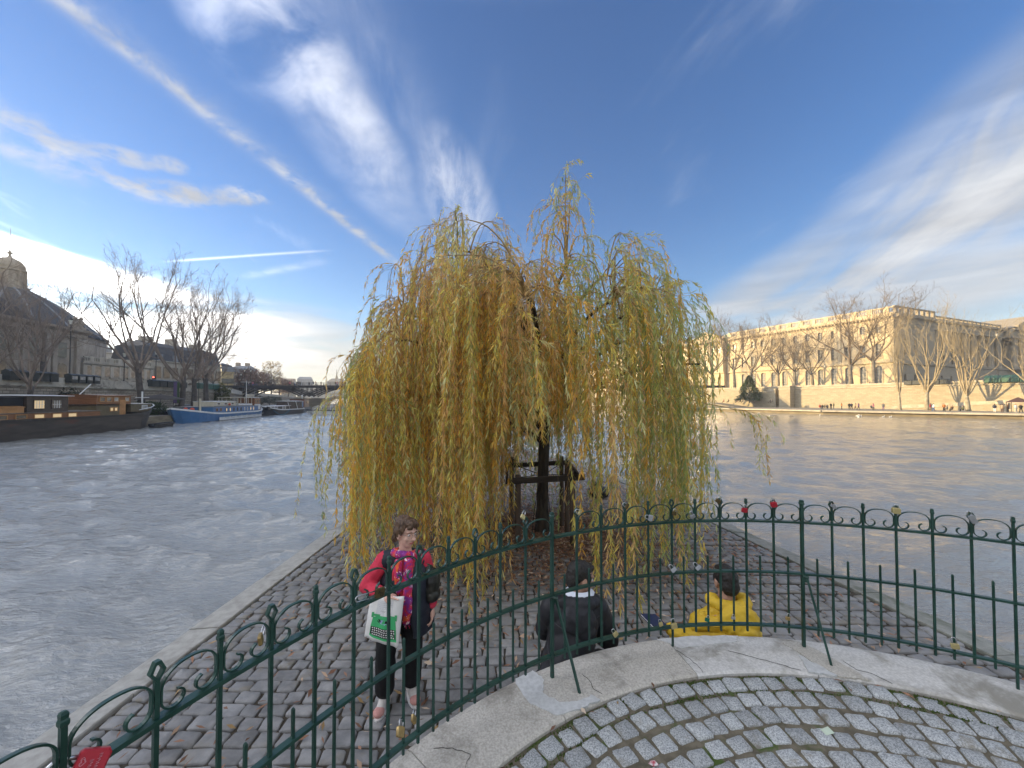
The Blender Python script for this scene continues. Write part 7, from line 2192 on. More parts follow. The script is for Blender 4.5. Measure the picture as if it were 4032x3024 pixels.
    def strip(dx, z0, z1, w, out):
        for q in range(6):
            t0, t1 = q / 6, (q + 1) / 6
            for u in (-1, 0, 1):
                P = lambda t: Vector((chest.x, chest.y, z0 + (z1 - z0) * t)) + f * (.140 + out * (1 - (2 * t - .8) ** 2) * .5 + .012 * math.sin(u * 2 + t * 8)) + sd_ * (dx * (1 - .25 * t) + u * w * .5)
                sc.append(('cap', P(t0), P(t1), .020, .021))
    strip(-.040, 1.30, 1.06, .018, .05); strip(.045, 1.30, .80, .030, .05)
    pchild('scarf', blob_mesh('scarf', sc, M_SCARF, .007, 1, folds(.007, 30, 8, 5)), root)
    m = MB()
    for k in range(11):
        p = Vector((chest.x, chest.y, .80)) + f * .135 + sd_ * (.01 + .009 * k); m.tube([p, p + Vector((0, 0, -.03 - .03 * ((k * 7) % 3) / 2))], .003, 4)
    pchild('fringe', m.mesh('fringe', M_SCARF), root)
    # hair, face
    P = lambda x, y, z: hc + Hd @ Vector((x, y, z))
    hp = [('ell', P(0, -.028, .062), (.086, .098, .078), Hd), ('ell', P(0, -.075, .010), (.078, .050, .085), Hd), ('ell', P(0, .045, .098), (.062, .050, .032), Hd), ('ell', P(.030, .074, .078), (.040, .020, .020), Hd @ Matrix.Rotation(R(18), 3, 'Y')), ('ell', P(-.030, .070, .082), (.040, .020, .022), Hd)]
    for sx in (1, -1): hp += [('ell', P(sx * .074, .018, .036), (.014, .034, .036), Hd), ('ell', P(sx * .076, -.030, .018), (.020, .035, .045), Hd), ('ell', P(sx * .060, -.062, -.050), (.022, .028, .040), Hd)]
    def hair_disp(v): return .011 * mnoise.noise(Vector((v.x * 34, v.y * 34, v.z * 12))) + .006 * mnoise.noise(Vector((v.x * 80, v.y * 80, v.z * 30)))
    pchild('hair', blob_mesh('hair', hp, M_HAIR_W, .005, 1, hair_disp), root)
    eyew, iris = mat('eye_white', (.62, .60, .57), rough=.25), mat('eye_iris', (.03, .022, .016), rough=.15)
    for sx in (1, -1):
        m = MB(); q = P(sx * .031, .071, .011); m.ball(q, .0115, 10, 6); e = pchild('eye', m.mesh('eye', eyew, True), root)
        m = MB(); m.ball(q + Hd @ Vector((.001, .0078, .0)), .0058, 8, 5); put('iris', m.mesh('iris', iris, True), e)
        m = MB(); m.tube([P(sx * .014, .090, .033), P(sx * .030, .091, .040), P(sx * .048, .078, .035)], [.003, .0036, .002], 6); pchild('eyebrow', m.mesh('eyebrow', M_HAIR_W), root)
    m = MB(); m.tube([P(-.022, .083, -.054), P(-.008, .094, -.050), P(0, .093, -.052), P(.008, .094, -.050), P(.022, .083, -.054)], [.002, .005, .0045, .005, .002], 6); m.tube([P(-.020, .083, -.056), P(0, .092, -.062), P(.020, .083, -.056)], [.002, .0055, .002], 6); pchild('lips', m.mesh('lips', mat('lip', (.42, .14, .12), rough=.4), True), root)
    gl = MB()
    for sx in (1, -1):
        ring = [P(sx * .034 + .024 * math.cos(a), .098 - .010 * abs(math.cos(a)) * (1 if math.cos(a) * sx > 0 else .2), .008 + .019 * math.sin(a)) for a in [2 * math.pi * k / 16 for k in range(17)]]
        gl.tube(ring, .0014, 5, cap=False); gl.tube([P(sx * .058, .090, .014), P(sx * .078, .03, .014), P(sx * .080, -.01, .008)], .0014, 5)
    gl.tube([P(-.010, .100, .012), P(.010, .100, .012)], .0014, 5)
    pchild('glasses', gl.mesh('glasses', mat('glasses_wire', (.62, .50, .46), rough=.25, metal=.6)), root)
    m = MB(); m.tube([wL + Vector((.030 + .004 * math.cos(a), -.016 + .030 * math.cos(a), .030 * math.sin(a))) for a in [2 * math.pi * k / 12 for k in range(13)]], .003, 5); pchild('bracelet', m.mesh('bracelet', mat('gold_bangle', (.6, .45, .2), rough=.3, metal=.8)), root)
build_woman()
sb = empty('shoulder_bag', (-.700, 3.375, .93), label='black shoulder bag hanging at the woman\'s side by her lowered arm', cat='bag')
pchild('bag_body', blob_mesh('bag_body', [('ell', (-.700, 3.375, 1.04), (.070, .085, .135), Matrix.Rotation(R(8), 3, 'Y')), ('ell', (-.690, 3.37, .955), (.066, .088, .065), Matrix.Identity(3)), ('ell', (-.735, 3.385, 1.14), (.050, .060, .07), Matrix.Identity(3))], mat('black_leather', (.010, .010, .010), (.03, .03, .022), 9, 4, .4), .008, 2, folds(.006, 16, 12, 4)), sb)
m = MB(); m.tube([(-.735, 3.36, 1.14), (-.79, 3.345, 1.27), (-.80, 3.40, 1.335), (-.77, 3.46, 1.26), (-.715, 3.44, 1.12)], .008, 5); pchild('strap', m.mesh('strap', MATS['black_leather']), sb)

def build_tote():
    Y = 3.10
    c = [at(1466, 2340, Y + .04), at(1594, 2340, Y - .03), at(1573, 2538, Y - .05), at(1441, 2496, Y + .03)]      # tl, tr, br, bl
    root = empty('tote_bag', (c[0] + c[1]) / 2, label='white cotton tote bag printed with a green typewriter, hanging from the woman\'s forearm', cat='bag')
    nrm = (c[1] - c[0]).cross(c[3] - c[0]).normalized()
    if nrm.y > 0: nrm = -nrm
    def S(u, v, d=0.0):
        p = c[0].lerp(c[1], u).lerp(c[3].lerp(c[2], u), v)
        bul = .020 * math.sin(math.pi * min(max(u, 0), 1)) * math.sin(math.pi * min(max(v, 0), 1) * .9 + .15)
        wob = .005 * math.sin(u * 9 + v * 4) * v + .004 * math.sin(u * 17 - v * 3)
        return p + nrm * (bul + wob + d)
    N = 14; m = MB(); vs = []
    for sgn in (1, -1):
        for j in range(N + 1):
            for i in range(N + 1):
                p = S(i / N, j / N); vs.append(p if sgn == 1 else p - nrm * (.008 + .030 * math.sin(math.pi * i / N) * math.sin(math.pi * j / N)))
    K = (N + 1) ** 2; fs = []
    for j in range(N):
        for i in range(N):
            a = j * (N + 1) + i; fs += [(a, a + 1, a + N + 2, a + N + 1), (K + a, K + a + N + 1, K + a + N + 2, K + a + 1)]
    rim = [i for i in range(N)] + [j * (N + 1) + N for j in range(N)] + [N * (N + 1) + i for i in range(N, 0, -1)] + [j * (N + 1) for j in range(N, 0, -1)]
    for a, b in zip(rim, rim[1:] + rim[:1]): fs.append((b, a, K + a, K + b))
    m.add(vs, fs)
    pchild('cloth', m.mesh('cloth', mat('white_cotton', (.74, .73, .71), (.66, .65, .63), 9, 5, .9, bump=.35, bscale=26, coords='obj', bdist=.006), True), root)
    m = MB()
    for u0, u1 in ((.22, .42), (.60, .72)):
        a, b = S(u0, .02, .002), at(1530 + 60 * (u0 > .5), 2318, Y + .0)
        top = Vector((-1.07 + .03 * (u0 > .5), 3.14, 1.105))
        sd = Vector((.010, 0, 0))
        pts = [S(u0, .03, .003), S(u0, .0, .004).lerp(top, .5) + Vector((0, -.02, .01)), top + Vector((0, -.045, 0)), top + Vector((0, 0, .012)), top + Vector((0, .045, -.02))]
        m.loft([[p - sd, p + sd, p + sd + Vector((0, .003, .003)), p - sd + Vector((0, .003, .003))] for p in pts])
    pchild('strap', m.mesh('strap', MATS['white_cotton']), root)
    # the print, in flat inks lying on the cloth
    def ink(name, polys, col, d, rough=.85):
        m = MB()
        for poly in polys: m.face([S(u, v, d) for u, v in poly])
        pchild(name, m.mesh(name, mat(name + '_ink', col, rough=rough)), root)
    def shrink_fan(poly): return [poly]
    def grid(u0, u1, v0, v1, n=5): return [[(u0 + (u1 - u0) * i / n, v0), (u0 + (u1 - u0) * (i + 1) / n, v0), (u0 + (u1 - u0) * (i + 1) / n, v1), (u0 + (u1 - u0) * i / n, v1)] for i in range(n)]
    def quadstrip(a, b): return [[a[i], a[i + 1], b[i + 1], b[i]] for i in range(len(a) - 1)]
    ink('printed_sheet', grid(.26, .74, .08, .42, 4), (.60, .60, .61), .0015)
    # typewriter body: hood, platen knobs, keyboard deck
    t = [i / 10 for i in range(11)]
    hood_t = [(.20 + .66 * q, .45 - .05 * math.sin(math.pi * q)) for q in t]; hood_b = [(.16 + .74 * q, .66 + .01 * math.sin(math.pi * q)) for q in t]
    ink('typewriter_hood', quadstrip(hood_t, hood_b), (.055, .40, .15), .0022)
    deck_t = hood_b; deck_b = [(.14 + .80 * q, .92 - .03 * abs(2 * q - 1) ** 3) for q in t]
    ink('typewriter_body', quadstrip(deck_t, deck_b), (.035, .25, .095), .0024)
    ink('typewriter_rim', quadstrip([(u, v - .035) for u, v in deck_b], [(u, v + .006) for u, v in deck_b]), (.06, .46, .17), .0034)
    kb_t = [(.19 + .66 * q, .665) for q in t]; kb_b = [(.17 + .72 * q, .865 - .02 * abs(2 * q - 1) ** 3) for q in t]
    ink('keyboard_well', quadstrip(kb_t, kb_b), (.015, .015, .015), .0036)
    keys = []
    for row in range(4):
        for k in range(11):
            u, v = .235 + .060 * k + .012 * row - .02 * (row > 1), .69 + .048 * row
            keys.append([(u + .021 * math.cos(a), v + .015 * math.sin(a)) for a in [2 * math.pi * z / 8 for z in range(8)]])
    ink('key_print', keys, (.72, .72, .70), .0048)
    ink('platen', [[(.20, .37), (.84, .39), (.84, .44), (.20, .42)]] + [[(.15, .34), (.22, .34), (.22, .46), (.15, .46)], [(.83, .36), (.90, .36), (.90, .48), (.83, .48)]], (.06, .36, .14), .0030)
    ink('ribbon_gap', [[(.40, .50), (.50, .48), (.62, .49), (.68, .52), (.60, .575), (.46, .57)]], (.30, .36, .55), .0040)
    ink('type_bars', [[(.36, .475), (.44, .48), (.47, .53), (.42, .53)], [(.60, .49), (.69, .485), (.66, .54), (.60, .54)], [(.33, .50), (.40, .53), (.44, .56), (.36, .54)]], (.012, .012, .012), .0050)
    r = random.Random(3); marks = []
    for row, (v, u0, u1) in enumerate(((.125, .33, .66), (.165, .30, .70), (.205, .33, .68), (.245, .36, .62))):
        u = u0
        while u < u1:
            w_ = r.choice((.018, .026, .035)); h = r.uniform(.010, .016)
            x = u
            while x < u + w_:
                marks.append([(x, v), (x + .0035, v), (x + .0035, v + h * r.uniform(.6, 1)), (x, v + h * r.uniform(.6, 1))]); marks.append([(x, v + h * .5), (x + .008, v + h * .45), (x + .008, v + h * .62), (x, v + h * .68)]); x += .0095
            u += w_ + .014
    px = .40
    for k in range(12): marks.append([(px, .30 + .018 * math.sin(k * 2.1)), (px + .006, .297 + .018 * math.sin(k * 2.1)), (px + .018, .30 + .018 * math.sin((k + 1) * 2.1)), (px + .012, .305 + .018 * math.sin((k + 1) * 2.1))]); px += .013
    ink('printed_words', marks, (.33, .33, .35), .0030)
build_tote()

def build_man_black():
    root = empty('person', (.42, 2.78, .46), label='man in a black hooded jacket with white collar sitting on the ledge, seen from behind', cat='person')
    M_ = Matrix.Identity(3)
    hc = Vector((.515, 2.90, 1.300)); Hd = head_frame((.93, .30, -.22), (.12, .10, 1))
    pel = Vector((.40, 2.76, .57)); chest = Vector((.44, 2.83, .98))
    sL, sR = Vector((.290, 2.84, 1.120)), Vector((.635, 2.90, 1.075))
    eL, wL = Vector((.255, 3.02, .86)), Vector((.40, 3.20, .80)); eR, wR = Vector((.745, 2.99, .80)), Vector((.62, 3.20, .76))
    kL, kR = Vector((.32, 3.22, .52)), Vector((.72, 3.20, .50)); aL, aR = Vector((.34, 3.26, .09)), Vector((.76, 3.26, .09))
    body = [('cap', chest + Vector((.02, .02, .14)), hc + Vector((-.012, -.004, -.05)), .062, .056), ('ell', chest, (.16, .11, .20), M_), ('cap', chest, pel, .13, .14)]
    for a, b, c in ((sL, eL, wL), (sR, eR, wR)): body += [('cap', chest + Vector((0, 0, .12)), a, .065, .06), ('cap', a, b, .055, .043), ('cap', b, c, .042, .030)]
    for h, k, a in ((pel + Vector((-.09, .03, -.02)), kL, aL), (pel + Vector((.10, .03, -.02)), kR, aR)): body += [('cap', h, k, .085, .060), ('cap', k, a, .056, .040), ('cap', a + Vector((0, 0, -.045)), a + Vector((0, .15, -.055)), .038, .034)]
    body += head_prims(hc, Hd, 1.02)
    for w, d in ((wL, (.8, .6, -.15)), (wR, (-.8, .6, -.15))): body += hand_prims(w, d, (0, .3, -1), 1 if d[0] < 0 else -1, 1.0, (.5, .6, .65, .7))
    pchild('body', blob_mesh('body', body, M_SKIN_M, .0065, 2), root)
    tr = [('ell', pel, (.18, .15, .12), M_)]
    for h, k, a in ((pel + Vector((-.09, .03, -.02)), kL, aL), (pel + Vector((.10, .03, -.02)), kR, aR)): tr += [('cap', h, k, .105, .080), ('cap', k, a + Vector((0, 0, .02)), .076, .066)]
    pchild('trousers', blob_mesh('trousers', tr, M_PANTS, .010, 2, folds(.006, 9, 6)), root)
    for a in (aL, aR): pchild('shoe', blob_mesh('shoe', [('cap', Vector((a.x, a.y - .03, .045)), Vector((a.x, a.y + .16, .04)), .046, .042)], CLOTH['black'], .008, 1), root)
    jk = [('ell', chest + Vector((0, -.005, .02)), (.180, .140, .195), M_), ('cap', chest + Vector((-.01, -.01, -.05)), pel + Vector((-.03, -.02, .06)), .165, .190), ('cap', pel + Vector((-.10, -.02, .05)), pel + Vector((.12, .0, .0)), .15, .14), ('cap', sL + Vector((.06, 0, -.02)), sR + Vector((-.06, 0, -.02)), .105, .105)]
    for a, b, c in ((sL, eL, wL), (sR, eR, wR)): jk += [('cap', a, b, .086, .070), ('cap', b, c + (b - c).normalized() * .03, .070, .052)]
    pchild('jacket', blob_mesh('jacket', jk, M_BJ, .009, 3, folds(.013, 7, 6, 2)), root)
    hd = []
    for k in range(12):
        a = R(150 + 240 * k / 11); q = Vector((.475 + .125 * math.cos(a), 2.845 + .095 * math.sin(a), 1.175 - .015 * math.sin(a)))
        hd.append(('ell', q, (.050, .045, .042), M_))
    hd += [('ell', (.46, 2.715, 1.10), (.125, .055, .105), Matrix.Rotation(R(-14), 3, 'X')), ('ell', (.50, 2.705, 1.03), (.085, .045, .055), M_)]
    pchild('hood', blob_mesh('hood', hd, M_BJ, .008, 2, folds(.010, 14, 10, 7)), root)
    col = MB(); n = 22; rings = []
    for k in range(n + 1):
        a = R(120 + 250 * k / n); c_ = Vector((.497, 2.868, 1.19)); ca, sa = math.cos(a), math.sin(a)
        rings.append([c_ + Vector((ca * r_, sa * r_ * .9, z)) for r_, z in ((.074, .050), (.082, .060), (.112, .030), (.120, .004), (.110, -.004), (.078, .020))])
    col.loft(rings); pchild('collar', col.mesh('collar', mat('white_collar_cloth', (.66, .69, .76), (.58, .62, .70), 8, 4, .9), True), root)
    P = lambda x, y, z: hc + Hd @ (Vector((x, y, z)) * 1.02)
    hp = [('ell', P(0, -.022, .046), (.0805, .100, .091), Hd), ('ell', P(0, -.070, .000), (.070, .048, .075), Hd), ('ell', P(0, .050, .090), (.055, .038, .028), Hd)] + [('ell', P(s * .070, .020, .026), (.013, .026, .034), Hd) for s in (1, -1)]
    pchild('hair', blob_mesh('hair', hp, M_HAIR_M, .006, 1, lambda v: .004 * mnoise.noise(v * 60)), root)
    for sx in (1, -1):
        m = MB(); m.ball(P(sx * .031, .071, .011), .0115, 8, 5); e = pchild('eye', m.mesh('eye', MATS['eye_white'], True), root)
        m = MB(); m.tube([P(sx * .014, .091, .033), P(sx * .030, .092, .040), P(sx * .048, .078, .035)], [.003, .004, .002], 6); pchild('eyebrow', m.mesh('eyebrow', M_HAIR_M), root)
build_man_black()

def build_man_yellow():
    root = empty('person', (1.63, 2.88, .46), label='man in a mustard yellow puffer jacket sitting on the ledge with his back turned', cat='person')
    M_ = Matrix.Identity(3)
    hc = Vector((1.665, 3.02, 1.222)); Hd = head_frame((.10, .97, -.16), (.0, .12, 1))
    pel = Vector((1.62, 2.88, .57)); chest = Vector((1.625, 2.95, .93))
    sL, sR = Vector((1.468, 2.96, .945)), Vector((1.792, 2.96, .930))
    eL, wL = Vector((1.375, 3.00, .72)), Vector((1.275, 3.13, .800)); eR, wR = Vector((1.850, 3.03, .70)), Vector((1.84, 3.25, .66))
    kL, kR = Vector((1.47, 3.32, .52)), Vector((1.80, 3.32, .52)); aL, aR = Vector((1.46, 3.36, .09)), Vector((1.82, 3.36, .09))
    body = [('cap', chest + Vector((.02, .03, .10)), hc + Vector((0, -.012, -.05)), .064, .058), ('ell', chest, (.16, .11, .18), M_), ('cap', chest, pel, .13, .14)]
    for a, b, c in ((sL, eL, wL), (sR, eR, wR)): body += [('cap', chest + Vector((0, 0, .08)), a, .065, .06), ('cap', a, b, .055, .043), ('cap', b, c, .042, .030)]
    for h, k, a in ((pel + Vector((-.09, .03, -.02)), kL, aL), (pel + Vector((.09, .03, -.02)), kR, aR)): body += [('cap', h, k, .085, .060), ('cap', k, a, .056, .040), ('cap', a + Vector((0, 0, -.045)), a + Vector((0, .15, -.055)), .038, .034)]
    body += head_prims(hc, Hd, 1.02)
    body += hand_prims(wL + Vector((-.01, .0, .0)), (-.93, .22, .06), (.0, .1, 1), 1, 1.0, (.25, .3, .35, .45))
    body += hand_prims(wR, (-.5, .8, -.1), (0, .1, -1), 1, 1.0, (.5, .6, .65, .7))
    pchild('body', blob_mesh('body', body, M_SKIN_M, .0065, 2), root)
    tr = [('ell', pel, (.17, .15, .12), M_)]
    for h, k, a in ((pel + Vector((-.09, .03, -.02)), kL, aL), (pel + Vector((.09, .03, -.02)), kR, aR)): tr += [('cap', h, k, .105, .080), ('cap', k, a + Vector((0, 0, .02)), .076, .066)]
    pchild('trousers', blob_mesh('trousers', tr, M_JEAN, .010, 2, folds(.006, 9, 6)), root)
    for a in (aL, aR): pchild('shoe', blob_mesh('shoe', [('cap', Vector((a.x, a.y - .03, .045)), Vector((a.x, a.y + .16, .04)), .046, .042)], CLOTH['brown'], .008, 1), root)
    jk = [('ell', chest + Vector((0, 0, .0)), (.200, .145, .17), M_), ('cap', chest + Vector((0, -.005, -.06)), pel + Vector((0, -.01, .05)), .180, .192), ('cap', pel + Vector((-.08, 0, .03)), pel + Vector((.08, 0, .03)), .16, .16), ('cap', sL + Vector((.05, 0, -.02)), sR + Vector((-.05, 0, -.02)), .115, .115)]
    for a, b, c in ((sL, eL, wL), (sR, eR, wR)): jk += [('cap', a, b, .092, .080), ('cap', b, c + (b - c).normalized() * .03, .076, .055)]
    # stitched chevron seams across the back and rings round the sleeves
    def puffer(v):
        x = v.x - 1.63
        ph = (v.z - .45 + .30 * abs(x)) / .105
        s = abs(math.sin(math.pi * ph))
        return .036 * (s ** .38) - .026 + .007 * mnoise.noise(Vector((v.x * 16, v.y * 16, v.z * 26))) + .005 * mnoise.noise(Vector((v.x * 40, v.y * 40, v.z * 55)))
    pchild('puffer_jacket', blob_mesh('puffer_jacket', jk, M_YJ, .007, 2, puffer), root)
    hd = []
    for k in range(13):
        a = R(-190 + 200 * k / 12); hd.append(('ell', Vector((1.655 + .118 * math.cos(a), 2.975 + .085 * math.sin(a), 1.105 + .012 * math.sin(a))), (.046, .042, .040), M_))
    hd += [('ell', (1.66, 2.835, 1.02), (.150, .045, .105), Matrix.Rotation(R(-16), 3, 'X')), ('ell', (1.69, 2.80, .945), (.085, .038, .055), M_)]
    pchild('hood', blob_mesh('hood', hd, M_YJ, .007, 1, folds(.012, 17, 13, 4)), root)
    P = lambda x, y, z: hc + Hd @ (Vector((x, y, z)) * 1.02)
    hp = [('ell', P(0, -.022, .044), (.080, .100, .090), Hd), ('ell', P(0, -.068, -.006), (.069, .050, .078), Hd), ('ell', P(0, .050, .088), (.055, .038, .028), Hd)] + [('ell', P(s * .070, .018, .026), (.013, .026, .034), Hd) for s in (1, -1)]
    pchild('hair', blob_mesh('hair', hp, M_HAIR_M, .006, 1, lambda v: .006 * mnoise.noise(v * 50)), root)
    nb = empty('notebook', (1.155, 3.16, .842), R(12), label='dark blue notebook held open in the yellow jacketed man\'s left hand', cat='notebook')
    m = MB(); m.box((0, 0, .008), (.135, .18, .004), Matrix.Rotation(R(8), 4, 'Y')); m.box((0, 0, -.006), (.135, .18, .004), Matrix.Rotation(R(8), 4, 'Y')); m.build('cover', mat('navy_cover', (.015, .025, .075), rough=.5), nb)
    m = MB(); m.box((0, 0, .001), (.128, .172, .0095), Matrix.Rotation(R(8), 4, 'Y')); m.build('pages', CLOTH['white'], nb)
build_man_yellow()

def seams(jacket, root, lines, m_seam, d=Vector((0, 1, 0)), rad=.0032):
    """stitched seams: each line is dropped on the jacket's back along d"""
    from mathutils.bvhtree import BVHTree
    me = jacket.data; bvh = BVHTree.FromPolygons([v.co.copy() for v in me.vertices], [tuple(p.vertices) for p in me.polygons])
    for pts in lines:
        out = []
        for x, z in pts:
            hit = bvh.ray_cast(Vector((x, 0, z)), d)
            if hit[0] is not None: out.append(hit[0] - d * .0008)
        if len(out) > 3:
            m = MB(); m.tube(out, rad, 5); pchild('seam', m.mesh('seam', m_seam, True), root)
yroot = [o for o in C.objects if o.name.startswith('person') and o.get('label', '').startswith('man in a mustard')][0]
yj = [o for o in yroot.children if o.name.startswith('puffer_jacket')][0]
seams(yj, yroot, [[(1.63 + x, z0 - .28 * abs(x) * (1 if k < 4 else .3)) for x in np.linspace(-.235, .235, 32)] for k, z0 in enumerate((1.02, .935, .85, .765, .68, .60))], mat('mustard_seam', (.33, .20, .012), rough=.8))
broot = [o for o in C.objects if o.name.startswith('person') and o.get('label', '').startswith('man in a black')][0]
bj_ = [o for o in broot.children if o.name.startswith('jacket')][0]
seams(bj_, broot, [[(.43 + .02 * math.sin(z * 9), z) for z in np.linspace(.55, 1.03, 20)], [(.27 + .36 * t, 1.08 - .05 * math.sin(3.14 * t)) for t in np.linspace(0, 1, 20)], [(.24 + .02 * t, 1.06 - .24 * t) for t in np.linspace(0, 1, 14)], [(.66 + .02 * t, 1.04 - .24 * t) for t in np.linspace(0, 1, 14)]], mat('black_seam', (.03, .03, .036), rough=.5), rad=.003)

# ================================================================ padlocks on the railing
M_BRASS = mat('worn_brass', (.50, .36, .16), (.38, .27, .12), 30, 5, .38, rough2=.55, metal=.85, coords='obj')
M_STEEL = mat('padlock_steel', (.58, .59, .61), (.45, .46, .48), 30, 5, .25, rough2=.4, metal=.95, coords='obj')
M_REDLOCK = mat('red_anodised', (.42, .018, .035), (.34, .014, .028), 20, 4, .35, metal=.25, coords='obj')
M_BROWNLOCK = mat('old_bronze', (.13, .095, .04), (.09, .065, .03), 30, 5, .5, metal=.6, coords='obj')
M_CREAMLOCK = mat('cream_brass', (.50, .42, .20), (.42, .35, .17), 20, 4, .4, metal=.4, coords='obj')
M_TEALLOCK = mat('teal_lock', (.01, .15, .11), rough=.35, metal=.3)
M_SILVERLOCK = mat('silver_lock_body', (.36, .375, .40), (.28, .29, .32), 20, 4, .35, metal=.6, coords='obj')
PINKINK = mat('pink_scratch', (.72, .33, .38), rough=.6)
def on_fence(px, py, off=-.022):
    """the point on the railing's own curved face along a sight line"""
    r = (px - 2016) / FPX; q = R_FENCE + off
    a = r * r + 1; b = -2 * (r * FC.x + FC.y); c = FC.x ** 2 + FC.y ** 2 - q * q
    Y = (-b + math.sqrt(b * b - 4 * a * c)) / 2 / a
    p = at(px, py, Y); ang = math.degrees(math.atan2(p.x - FC.x, p.y - FC.y))
    return p, ang
LOCK_N = 0
def padlock(px, py, w, h, body_m, label, roll=0.0, pitch=0.0, shackle=.030, yaw=0.0, text=None, scratch=False, t=None, legs=1.0):
    """px, py: where the middle of its body shows. The shackle rises from the body's top, so the lock hangs below it"""
    if px > 1700: w, h, shackle = w * .82, h * .82, shackle * .85
    p, ang = on_fence(px, py)
    o = empty('padlock', p, label=label, cat='padlock', group='love padlocks fixed on the railing')
    o.rotation_euler = (Matrix.Rotation(-R(ang) + R(yaw), 4, 'Z') @ Matrix.Rotation(R(roll), 4, 'Y') @ Matrix.Rotation(R(pitch), 4, 'X')).to_euler()
    t = t or w * .34
    m = MB(); b = w * .09
    ring = lambda sx, sz, y: [Vector((x * sx, y, z * sz)) for x, z in ((-.5, -.38), (-.38, -.5), (.38, -.5), (.5, -.38), (.5, .40), (.42, .5), (-.42, .5), (-.5, .40))]
    m.loft([ring(w - b, h - b, -t / 2), ring(w, h, -t / 2 + b * .5), ring(w, h, t / 2 - b * .5), ring(w - b, h - b, t / 2)]); m.build('lock_body', body_m, o)
    m = MB(); r = w * .30; zt = h / 2 + shackle
    pts = [(-r, 0, h / 2 - .004), (-r, 0, zt - r)] + [(-r * math.cos(math.pi * k / 8), 0, zt - r + r * math.sin(math.pi * k / 8)) for k in range(1, 8)] + [(r, 0, zt - r), (r, 0, h / 2 - .004)]
    m.tube(pts, w * .065, 7); m.build('shackle', M_STEEL, o, smooth=True)
    if text:
        for k, ch in enumerate(text):
            cu = bpy.data.curves.new('letter', 'FONT'); cu.body = ch; cu.size = h * .46; cu.extrude = .0003; cu.materials.append(M_DARK)
            tmp = bpy.data.objects.new('tmp', cu); C.objects.link(tmp); dg = bpy.context.evaluated_depsgraph_get(); dg.update(); me = bpy.data.meshes.new_from_object(tmp.evaluated_get(dg)); bpy.data.objects.remove(tmp); l = put('letter', me, o); l.location = ((-.36 + .40 * k) * w, -t / 2 - .0006, (-.30 + .22 * k) * h); l.rotation_euler = (R(90), R(-30 * k), 0)
    if scratch:
        m = MB(); rr = random.Random(8); y = -t / 2 - .0008
        def line(pts, wd=.0011): m.tube([(x * w, y, z * h) for x, z in pts], wd, 4, ry=.0005)
        heart = [(0.09 * (16 * math.sin(a) ** 3) / 16, .10 * (13 * math.cos(a) - 5 * math.cos(2 * a) - 2 * math.cos(3 * a) - math.cos(4 * a)) / 16) for a in [2 * math.pi * k / 16 for k in range(17)]]
        line([(x * 1.2 + .2, z + .30) for x, z in heart]); line([(x + .18, z * .8 + .29) for x, z in heart])
        for row, (z0, x0, n) in enumerate(((.18, -.34, 5), (-.02, -.30, 7), (-.22, -.24, 8))):
            x = x0
            for k in range(n):
                line([(x, z0), (x + .015, z0 + .10), (x + .04, z0 + rr.uniform(.0, .04)), (x + .05, z0 + rr.uniform(.05, .11)), (x + .07, z0)]); x += .078
        m.build('scratched_writing', PINKINK, o)
    return o
padlock(384, 2992, .066, .054, M_REDLOCK, 'big red padlock with scratched pink writing on the railing\'s bottom left end', roll=-58, pitch=-38, shackle=.040, scratch=True, yaw=12)
padlock(1501, 2324, .036, .042, M_BROWNLOCK, 'brown padlock marked D and A with a long shackle, before the woman\'s sleeve', roll=-82, shackle=.085, text='DA')
padlock(1040, 2503, .030, .026, M_BRASS, 'small brass padlock with long steel shackle lying on the top rail at left', roll=80, pitch=-50, shackle=.062)
padlock(1585, 2856, .040, .036, M_BRASS, 'brass padlock on the bottom rail by the woman\'s shoe, lower one', roll=40, pitch=-35, shackle=.026)
padlock(1636, 2808, .034, .028, M_BRASS, 'brass padlock on the bottom rail by the woman\'s shoe, upper smaller one', roll=60, pitch=-45, shackle=.024)
padlock(2058, 2032, .036, .030, M_CREAMLOCK, 'bright brass padlock hung from the lozenge left of the panel joint', roll=40, shackle=.028, pitch=-20)
padlock(2281, 2014, .042, .018, M_CREAMLOCK, 'slim brass padlock hung slanting from the lozenge right of the panel joint', roll=-62, shackle=.03, t=.014)
padlock(2466, 1990, .042, .020, M_BROWNLOCK, 'dull brown padlock hung slanting from a lozenge before the willow', roll=-58, shackle=.032, t=.013)
padlock(2558, 2036, .046, .034, M_SILVERLOCK, 'plump silver padlock lying on the top rail before the willow', roll=-75, pitch=-30, shackle=.024, t=.024)
padlock(2650, 2018, .034, .030, M_BROWNLOCK, 'brown padlock on the top rail between two silver ones', roll=8, shackle=.022)
padlock(2722, 2030, .040, .028, M_SILVERLOCK, 'silver padlock with brass edge on the top rail right of the willow', roll=-25, shackle=.030)
padlock(2822, 1970, .040, .030, M_BROWNLOCK, 'flat brown padlock hung from a lozenge beside the red ones', roll=35, shackle=.028)
padlock(2925, 2006, .044, .036, M_REDLOCK, 'red square padlock hung on the scroll, left of the red rounded one', roll=4, shackle=.026)
padlock(3040, 1984, .042, .040, M_REDLOCK, 'red rounded padlock hung from a lozenge', roll=-10, shackle=.022, t=.022)
padlock(3276, 1992, .026, .034, M_SILVERLOCK, 'small dark silver padlock hung from a lozenge above the strutted post', roll=-22, shackle=.030)
padlock(3518, 2008, .046, .042, M_CREAMLOCK, 'cream coloured padlock hung from a lozenge over the water', roll=3, shackle=.026, t=.024)
padlock(3818, 2042, .034, .058, M_SILVERLOCK, 'long white silver padlock hung from the rightmost lozenge', roll=-24, shackle=.030)
